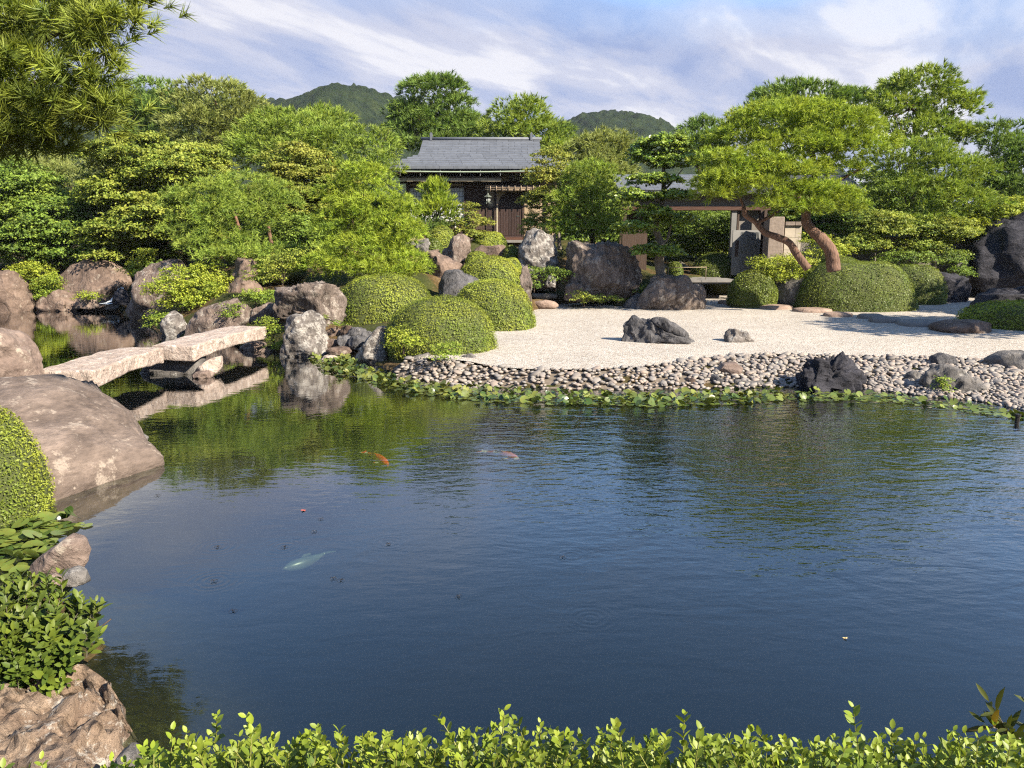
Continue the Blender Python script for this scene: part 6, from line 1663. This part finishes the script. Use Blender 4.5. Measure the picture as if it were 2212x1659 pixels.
def hillmat():
    m, nt, out = newmat('hill_woods')
    L = nt.links.new
    tc = N(nt, 'ShaderNodeTexCoord')
    n1 = N(nt, 'ShaderNodeTexNoise'); n1.inputs['Scale'].default_value = 0.16; n1.inputs['Detail'].default_value = 3
    n2 = N(nt, 'ShaderNodeTexNoise'); n2.inputs['Scale'].default_value = 0.9; n2.inputs['Detail'].default_value = 5; n2.inputs['Roughness'].default_value = 0.7
    L(tc.outputs['Object'], n1.inputs['Vector']); L(tc.outputs['Object'], n2.inputs['Vector'])
    r = ramp(nt, [(0.35, (0.009, 0.018, 0.008)), (0.55, (0.018, 0.030, 0.010)), (0.72, (0.030, 0.042, 0.013))])
    L(n1.outputs['Fac'], r.inputs[0])
    c = mixc(nt, 0.8, r.outputs[0], ramp_out(nt, n2.outputs['Fac'], [(0.35, 0.5), (0.65, 1.4)]), 'MULTIPLY')
    p = N(nt, 'ShaderNodeBsdfPrincipled'); p.inputs['Roughness'].default_value = 0.9; p.inputs['Specular IOR Level'].default_value = 0.1
    L(c, p.inputs['Base Color'])
    b = N(nt, 'ShaderNodeBump'); b.inputs['Strength'].default_value = 1.0; b.inputs['Distance'].default_value = 1.2
    L(n2.outputs['Fac'], b.inputs['Height']); L(b.outputs[0], p.inputs['Normal'])
    L(p.outputs[0], out.inputs[0])
    return m
hmat = hillmat()
hill('hill', [(-200, 215), (150, 200), (330, 205), (420, 193), (500, 212), (570, 205), (640, 216), (690, 205), (745, 183), (800, 185), (850, 205), (900, 232), (960, 250), (1040, 248), (1080, 262), (1140, 300), (1250, 340)], 420, 150, 3, (-330, 40))
hill('hill', [(1080, 330), (1160, 290), (1215, 256), (1260, 240), (1310, 231), (1350, 238), (1400, 258), (1440, 282), (1490, 305), (1560, 330), (1700, 350)], 480, 150, 8, (-10, 180))

# ------------------------------------------------------------------ water lilies
def padmesh(seed, cup):
    rs = np.random.default_rng(seed)
    n = 13
    V = [(0, 0, 0)]
    for i in range(n + 1):
        a_ = 0.25 + (2 * math.pi - 0.5) * i / n
        r = 1 + rs.normal() * 0.03
        V.append((r * math.cos(a_), r * math.sin(a_), cup * (0.5 + 0.5 * math.sin(a_ * 2 + seed)) + rs.normal() * 0.02))
    return np.array(V), np.array([[0, i, i + 1] for i in range(1, n + 1)])
pad_src = [padmesh(i, 0.06 + 0.10 * (i % 3)) for i in range(6)]
pad_mesh = [mesh_data('lily_pad', V, F, M['lily'], None, True) for V, F in pad_src]
def lily_bed(label, polyuv, n, size, tiltp, seed, mind, hmax=0.10, npart=300):
    rs = np.random.default_rng(seed)
    poly = np.array([gnd(u, v)[:2] for u, v in polyuv])
    lo, hi = poly.min(0), poly.max(0)
    pts = []
    tries = 0
    while len(pts) < n and tries < n * 60:
        tries += 1
        p = lo + rs.random(2) * (hi - lo)
        if sdist(p[None], poly)[0] > 0:
            continue
        if pts and np.min(np.linalg.norm(np.array(pts) - p, axis=1)) < mind:
            continue
        pts.append(p)
    pts = np.array(pts)
    c = pts.mean(0)
    root = empty('water_lily_bed', (c[0], c[1], 0.0), label, 'water lilies')
    o_ = np.argsort(np.hypot(pts[:, 0], pts[:, 1]))
    VV, FF, TT, nb = [], [], [], 0
    for q, i in enumerate(o_):
        s = size * rs.uniform(0.65, 1.25)
        tl = rs.random() < tiltp
        rot = Matrix.Rotation(rs.uniform(0, 6.28), 3, 'Z') @ (Matrix.Rotation(rs.uniform(0.35, 1.0) if tl else rs.normal() * 0.05, 3, 'X')) @ Matrix.Rotation(rs.uniform(0, 6.28), 3, 'Z')
        z = (s * 0.55 + rs.uniform(0, hmax)) if tl else rs.uniform(0.008, 0.022)
        k = int(rs.integers(6))
        if q < npart:
            o = bpy.data.objects.new('lily_pad', pad_mesh[k])
            o.matrix_local = Matrix.Translation((pts[i, 0] - c[0], pts[i, 1] - c[1], z)) @ rot.to_4x4() @ Matrix.Scale(s, 4)
            COL.objects.link(o); o.parent = root
        else:
            V, F = pad_src[k]
            VV.append((V * s) @ np.array(rot).T + [pts[i, 0], pts[i, 1], z]); FF.append(F + nb); TT.append(np.full(len(V), rs.random())); nb += len(V)
    if VV:
        tag(mobj('lily_pads', np.vstack(VV), np.vstack(FF), M['lily_s'], root, np.concatenate(TT), True), kind='stuff')
    return root
lily_bed('long bed of crowded lily pads along the pebble shore', [(668, 775), (735, 768), (780, 790), (840, 812), (900, 826), (1000, 840), (1150, 850), (1400, 854), (1600, 848), (1690, 846), (1720, 862), (1640, 874), (1400, 880), (1200, 876), (1000, 865), (880, 850), (780, 822), (700, 800)], 1250, 0.068, 0.48, 3, 0.048, 0.07)
lily_bed('thinner bed of lily pads below the gnarled rock', [(1720, 848), (1900, 850), (2000, 866), (2120, 876), (2230, 900), (2230, 912), (2080, 890), (1950, 872), (1820, 868), (1730, 868)], 230, 0.068, 0.25, 4, 0.07, 0.05)
lily_bed('floating lily pads beside the small pale stone at left', [(-60, 1240), (-40, 1160), (40, 1130), (130, 1112), (190, 1128), (185, 1150), (130, 1175), (70, 1215), (30, 1260)], 60, 0.088, 0.12, 5, 0.085, 0.04)
# one white bud
bp_ = gnd(128, 1128)
b = MB().add(*lathe([(0.006, 0.0), (0.02, 0.02), (0.022, 0.04), (0.004, 0.075)], (bp_[0], bp_[1], 0.01), 8))
tag(b.build('lily_bud', M['white_rail'], None, True, base=(bp_[0], bp_[1], 0.0)), 'closed white water lily bud among the left pads', 'flower')

# ------------------------------------------------------------------ foreground hedge and the glossy shrub
def leafmesh(name, mat, wid=0.55, fold=0.10, bend=0.12):
    xs = [0.0, 0.22, 0.5, 0.78, 1.0]; ws = [0.02, 0.75, 1.0, 0.72, 0.03]
    V, F = [], []
    for x, w in zip(xs, ws):
        z = -bend * (x - 0.3) ** 2
        V += [(x, -w * wid / 2, z + fold * w), (x, 0, z), (x, w * wid / 2, z + fold * w)]
    for i in range(4):
        for j in range(2):
            F.append((i * 3 + j, (i + 1) * 3 + j, (i + 1) * 3 + j + 1, i * 3 + j + 1))
    return np.array(V), np.array(F)
def leafy(root, sprigs, src, mat_stuff, mat_part, npart, rs, stem_mat, leafname='leaf'):
    """sprigs: list of (stem points, [(pos, dir, up, size, tint)])"""
    VL, FL = src
    allv = []
    stems = MB()
    for P, lv in sprigs:
        V, F = tube(P, np.linspace(0.0022, 0.0012, len(P)) * (1 if len(P) else 1), 4, False)
        stems.add(V, F)
        allv += lv
    stems_o = stems.build('stems', stem_mat, root); tag(stems_o, kind='stuff')
    dist = np.array([np.linalg.norm(np.array(l[0]) - [0, 0, EYE]) / l[3] - 0.6 * l[0][2] for l in allv])
    o_ = np.argsort(dist)
    me = mesh_data(leafname, VL, FL, mat_part, None, True)
    org = np.array(wloc(root))
    VV, FF, TT, nb = [], [], [], 0
    for q, i in enumerate(o_):
        p, d, up, s, t = allv[i]
        d = np.asarray(d) / np.linalg.norm(d)
        y = np.cross(up, d); y /= np.linalg.norm(y) + 1e-9
        z = np.cross(d, y)
        R = np.c_[d, y, z]
        if q < npart:
            o = bpy.data.objects.new(leafname, me)
            m4 = Matrix(((R * s).tolist()[0] + [p[0] - org[0]], (R * s).tolist()[1] + [p[1] - org[1]], (R * s).tolist()[2] + [p[2] - org[2]], [0, 0, 0, 1]))
            o.matrix_local = m4
            COL.objects.link(o); o.parent = root
        else:
            VV.append((VL * s) @ R.T + p); FF.append(FL + nb); TT.append(np.full(len(VL), t)); nb += len(VL)
    tag(mobj('foliage', np.vstack(VV), np.vstack(FF), mat_stuff, root, np.concatenate(TT), True), kind='stuff')

def sprig(base, dirn, ln, nodes, size, rs, opp=True, tint=0.5, droop=0.0, topfrac=0.0, whorl=2):
    dirn = np.asarray(dirn) / np.linalg.norm(dirn)
    side = norm(np.cross(dirn, rs.normal(size=3))[None])[0]
    P = np.array([base + dirn * ln * t + side * 0.10 * ln * t * t - np.array([0, 0, droop * ln * t * t]) for t in np.linspace(0, 1, 5)])
    PS = spline(P, 24)
    lv = []
    ang = rs.uniform(0, 6.28)
    u, v = basis(dirn[None]); u, v = u[0], v[0]
    for k in range(nodes):
        t = topfrac + (1 - topfrac) * k / (nodes - 1)
        p = PS[int(t * 23)]
        ang += 1.57 if whorl == 2 else 2.4
        for w in range(whorl):
            a_ = ang + w * 2 * math.pi / whorl + rs.normal() * 0.25
            rd = u * math.cos(a_) + v * math.sin(a_)
            lift = 0.55 + 0.6 * t + rs.normal() * 0.15
            d = rd + dirn * lift
            s = size * rs.uniform(0.75, 1.15) * (0.72 if k == nodes - 1 else 1.0)
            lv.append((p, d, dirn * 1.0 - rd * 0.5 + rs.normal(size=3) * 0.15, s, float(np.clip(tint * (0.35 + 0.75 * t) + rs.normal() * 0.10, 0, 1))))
    return PS[::3], lv
rs = np.random.default_rng(31)
hz0 = at(1106, 1606, 2.1)[2]
hedge = empty('box_hedge', (0.2, 2.1, hz0 - 0.45), 'leafy sunlit box hedge along the bottom of the picture', 'hedge')
sp = []
for i in range(940):
    x = rs.uniform(-1.36, 1.85); y = rs.uniform(1.72, 2.55)
    u_ = CU + FPX * x / (y * 1.115)
    vt = np.interp(u_, [120, 220, 300, 420, 1000, 1500, 2212], [1688, 1645, 1612, 1588, 1584, 1592, 1592])
    zt = at(u_, vt + rs.uniform(0, 80), y)[2] - max(0, (y - 2.2)) * 0.25
    ln = rs.uniform(0.14, 0.21)
    tall = rs.random() < 0.13
    if tall:
        zt += rs.uniform(0.02, 0.085)
    dirn = np.array([rs.normal() * 0.28, rs.normal() * 0.28 - 0.08, 1.0])
    dn = dirn / np.linalg.norm(dirn)
    basep = np.array([x, y, zt]) - dn * ln
    sp.append(sprig(basep, dirn, ln, rs.integers(7, 10), rs.uniform(0.027, 0.038), rs, tint=rs.uniform(0.45, 1.0)))
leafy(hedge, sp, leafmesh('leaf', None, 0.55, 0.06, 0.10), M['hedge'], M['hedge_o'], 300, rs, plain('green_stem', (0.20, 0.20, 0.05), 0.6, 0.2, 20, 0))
# glossy shrub at the lower left
cc = at(60, 1395, 5.0)
shr = empty('camellia_shrub', (cc[0], cc[1], 0.05), 'glossy leaved shrub above the pitted boulder at lower left', 'shrub')
sp = []
for i in range(420):
    d = norm(rs.normal(size=(1, 3)))[0]
    if d[2] < -0.35: d[2] *= -1
    if d[1] > 0.4: d[1] *= -1
    rr = np.array([0.78, 0.55, 0.46])
    tip = cc + d * rr * rs.uniform(0.75, 1.05)
    if tip[0] / tip[1] > -0.605 + 0.03 * rs.normal(): continue
    dirn = d * 0.8 + np.array([0, 0, 0.6]) + rs.normal(size=3) * 0.2
    dn = dirn / np.linalg.norm(dirn)
    ln = rs.uniform(0.16, 0.26)
    sp.append(sprig(tip - dn * ln, dirn, ln, rs.integers(4, 7), rs.uniform(0.075, 0.11), rs, tint=rs.uniform(0.3, 0.9), topfrac=0.2, whorl=2))
leafy(shr, sp, leafmesh('leaf', None, 0.42, 0.05, 0.18), M['camellia'], M['camellia_o'], 300, rs, M['bark_grey'])
for i in range(14):
    d = norm(rs.normal(size=(1, 3)))[0]; d[2] = abs(d[2])
    V, F = tube(spline([cc + [0, 0.1, -0.45], cc + d * [0.25, 0.2, 0.1] - [0, 0, 0.15], cc + d * [0.6, 0.4, 0.38]], 10), np.linspace(0.016, 0.005, 10), 6)
    mobj('branch', V, F, M['bark_dark'], shr, None, True)
# slender sapling with narrow leaves at the right end of the hedge
sap = empty('sapling', (1.9, 2.3, 1.2), 'slender narrow leaved sapling at the lower right corner', 'plant')
sp = []
for (u_, v_, du, dv) in ((2200, 1570, -60, -40), (2215, 1560, -100, 5), (2225, 1580, 10, -70), (2215, 1590, -40, -5)):
    a_ = at(u_, v_ + 40, 2.25); b_ = at(u_ + du, v_ + dv, 2.2)
    PS, lv = sprig(a_, b_ - a_, np.linalg.norm(b_ - a_), 4, 0.085, rs, tint=0.5, topfrac=0.35, whorl=2)
    sp.append((PS, lv))
leafy(sap, sp, leafmesh('leaf', None, 0.24, 0.03, 0.2), leafmat('sapling_leaves', (0.03, 0.045, 0.010), (0.10, 0.11, 0.018)), leafmat('sapling_leaf_single', (0.03, 0.045, 0.010), (0.13, 0.09, 0.015), objvar=True), 8, rs, M['bark_grey'])

# ------------------------------------------------------------------ koi, striders, drifting leaf, cascade
def koimat(name, base, patch, thr):
    m, nt, out = newmat(name)
    L = nt.links.new
    tc = N(nt, 'ShaderNodeTexCoord')
    n = N(nt, 'ShaderNodeTexNoise'); n.inputs['Scale'].default_value = 7; n.inputs['Detail'].default_value = 2
    L(tc.outputs['Object'], n.inputs['Vector'])
    c = mixc(nt, ramp_out(nt, n.outputs['Fac'], [(thr, 0.0), (thr + 0.04, 1.0)]), base, patch)
    p = N(nt, 'ShaderNodeBsdfPrincipled'); p.inputs['Roughness'].default_value = 0.35
    L(c, p.inputs['Base Color']); L(p.outputs[0], out.inputs[0])
    return m
def koi(label, uh, vh, ut, vt, zc, mat, bend, seed):
    H = gnd(uh, vh, zc); T = gnd(ut, vt, zc)
    ln = np.linalg.norm(H - T); d = (H - T) / ln; s = np.array([-d[1], d[0], 0])
    thin = min(ln, 0.72)
    dz_ = np.array([0, 0, -(0.092 * 1.1 * thin + 0.022) - zc]); H = H + dz_; T = T + dz_
    root = empty('koi', (H + T) / 2, label, 'fish')
    xs = np.linspace(0, 1, 16)
    hw = np.interp(xs, [0, 0.05, 0.15, 0.3, 0.5, 0.75, 0.88, 1.0], [0.012, 0.045, 0.075, 0.092, 0.09, 0.058, 0.034, 0.026]) * thin
    V = []
    F = []
    for i, x in enumerate(xs):
        p = H - d * ln * 0.82 * x + s * bend * ln * math.sin(x * 2.6)
        for j in range(10):
            a_ = j / 10 * 2 * math.pi
            V.append(p + s * hw[i] * math.cos(a_) + np.array([0, 0, 1]) * hw[i] * 1.1 * math.sin(a_))
    for i in range(15):
        for j in range(10):
            k = (j + 1) % 10
            F.append((i * 10 + j, i * 10 + k, (i + 1) * 10 + k, (i + 1) * 10 + j))
    F.append(tuple(range(10))); F.append(tuple(150 + j for j in range(9, -1, -1)))
    mobj('body', V, F, mat, root, None, True)
    e = H - d * ln * 0.81 + s * bend * ln * math.sin(2.6)
    def fin(name, pts):
        b = MB().prism([np.array(p) for p in pts], (0, 0, 0.006)); b.build(name, mat, root)
    fin('tail_fin', [e - s * 0.02 * thin, e + s * 0.02 * thin, e - d * 0.19 * thin + s * 0.09 * thin + [0, 0, 0.0], e - d * 0.11 * thin + [0, 0, 0.0], e - d * 0.19 * thin - s * 0.08 * thin + [0, 0, -0.02]])
    for q in (-1, 1):
        c = H - d * ln * 0.2 + s * q * 0.07 * thin
        fin('pectoral_fin', [c, c - d * 0.04 * thin, c - d * 0.10 * thin + s * q * 0.07 * thin, c - d * 0.04 * thin + s * q * 0.07 * thin])
    m_ = H - d * ln * 0.36
    b = MB().prism([m_ + [0, 0, 0.08 * thin], m_ - d * 0.20 * ln + [0, 0, 0.06 * thin], m_ - d * 0.20 * ln + [0, 0, 0.09 * thin], m_ - d * 0.06 * ln + [0, 0, 0.115 * thin]], s * 0.006)
    b.build('dorsal_fin', mat, root)
    return root
kr = koimat('red_white_koi', (0.70, 0.64, 0.50), (0.85, 0.055, 0.008), 0.40)
kw = koimat('dimmed_white_koi', (0.07, 0.086, 0.068), (0.055, 0.068, 0.052), 0.5)  # white fish, its colour dimmed to look deep underwater
kp = koimat('pale_red_koi', (0.60, 0.52, 0.45), (0.65, 0.17, 0.11), 0.50)
ko = koimat('orange_koi', (0.90, 0.22, 0.04), (0.85, 0.75, 0.6), 0.62)
koi('red and white koi swimming in the dark green reflection', 838, 1003, 776, 971, -0.075, kr, 0.05, 1)
koi('pale pink koi just under the ripples in mid pond', 1122, 992, 1030, 972, -0.085, kp, 0.06, 2)
koi('large white koi in the blue foreground water, colour dimmed to look deep', 612, 1230, 715, 1188, -0.085, kw, 0.08, 3)
koi('orange koi beyond the stone bridge in the cove', 176, 777, 142, 769, -0.06, ko, 0.04, 4)
koi('faint pale koi at the far side of the cove', 160, 675, 120, 672, -0.06, kp, 0.04, 5)
smat = plain('strider_black', (0.015, 0.012, 0.010), 0.5, 0.1, 10, 0)
for i, (u, v, lab) in enumerate([(470, 1181, 'water strider left of the white koi in ripple rings'), (615, 1181, 'water strider just above the white koi'), (462, 1255, 'water strider lower left of the white koi'), (504, 1319, 'water strider alone in the lower left blue water'),
        (720, 1249, 'left water strider of the pair below the white koi'), (737, 1253, 'right water strider of the pair below the white koi'), (839, 1175, 'water strider right of the white koi in ripple rings'), (693, 1121, 'water strider below the red and white koi'), (678, 1148, 'water strider on the grey cloud reflection'),
        (990, 1288, 'water strider in the middle of the blue water'), (964, 1055, 'water strider at the edge of the pine reflection'), (1215, 1203, 'water strider right of the pond middle'), (340, 1070, 'water strider nearest the big smooth boulder')]):
    g_ = gnd(u, v, 0.006)
    r_ = empty('water_strider', g_, lab, 'insect', 'water striders on the pond')
    a0 = RNG.uniform(0, 6.28); dd = np.array([math.cos(a0), math.sin(a0), 0]); ss = np.array([-dd[1], dd[0], 0])
    MB().tube([g_ - dd * 0.013, g_ + [0, 0, 0.004], g_ + dd * 0.013], [0.002, 0.0045, 0.002], 5).build('body', smat, r_)
    for q in (-1, 1):
        for k, (f_, l_) in enumerate(((0.022, 0.026), (-0.026, 0.03))):
            MB().tube([g_ + [0, 0, 0.003], g_ + ss * q * l_ * 0.5 + dd * f_ * 0.4 + [0, 0, 0.012], g_ + ss * q * l_ + dd * f_ - [0, 0, 0.004]], 0.0014, 4).build('leg', smat, r_)
def maple_leaf(name, label, u, v, size, mat, seed):
    g_ = gnd(u, v, 0.008)
    V = [(0, 0, 0.0)]
    for k in range(14):
        a_ = k / 14 * 2 * math.pi + seed
        r = size * (1.0 if k % 2 == 0 else 0.42)
        V.append((r * math.cos(a_), r * math.sin(a_), 0.004 * math.sin(a_ * 3)))
    V = np.array(V) + g_
    o = mobj(name, V, [(0, 1 + k, 1 + (k + 1) % 14) for k in range(14)], mat, base=tuple(g_))
    return tag(o, label, 'leaf')
lm = plain('fallen_leaf', (0.50, 0.36, 0.16), 0.7, 0.2, 10, 0)
lr = plain('fallen_red_leaf', (0.35, 0.08, 0.05), 0.7, 0.2, 10, 0)
maple_leaf('fallen_leaf', 'tan maple leaf floating in the lower right water', 1826, 1378, 0.022, lm, 0.3)
maple_leaf('fallen_leaf', 'dull red leaf floating below the pine reflection', 655, 1102, 0.035, lr, 0.9)
# the little cascade at the back of the cove: broken white water between the stones
fm = plain('white_water', (0.75, 0.80, 0.82), 0.3, 0.1, 12, 0.4)
cas = []
V = []; F = []
A = at(262, 622, 34.2); B = at(252, 644, 33.4); C_ = at(240, 654, 33.0); D_ = at(215, 657, 32.6)
path = spline([A, B, C_, D_], 14)
for i, p in enumerate(path):
    w = 0.12 + 0.02 * i
    V += [p + [-w, 0, 0.01 * math.sin(i * 2.1)], p + [0, -0.03, 0.03], p + [w, 0, 0.012 * math.cos(i * 1.7)]]
for i in range(13):
    F += [(3 * i, 3 * i + 1, 3 * i + 4, 3 * i + 3), (3 * i + 1, 3 * i + 2, 3 * i + 5, 3 * i + 4)]
tag(mobj('cascade', V, F, fm, smooth=True), kind='structure')
# black pond pump float at the right shore
fp = gnd(2197, 912)
fl = empty('float_post', (fp[0], fp[1], -0.1), 'small black post standing in the water at the right edge', 'post')
MB().tube([(fp[0], fp[1], -0.1), (fp[0], fp[1], 0.10)], 0.035, 8).build('post_body', smat, fl)
MB().tube([(fp[0], fp[1], 0.101), (fp[0], fp[1], 0.14)], 0.05, 8).build('post_cap', smat, fl)

# ------------------------------------------------------------------ the summer air
hm, hnt, hout = newmat('summer_air')
pv_ = N(hnt, 'ShaderNodeVolumePrincipled')
pv_.inputs['Color'].default_value = (0.80, 0.88, 1.0, 1)
pv_.inputs['Density'].default_value = HAZE
pv_.inputs['Anisotropy'].default_value = 0.0
hnt.links.new(pv_.outputs[0], hout.inputs['Volume'])
tag(MB().box(-475, 475, -75, 720, -2.6, 110).build('haze', hm), kind='stuff')
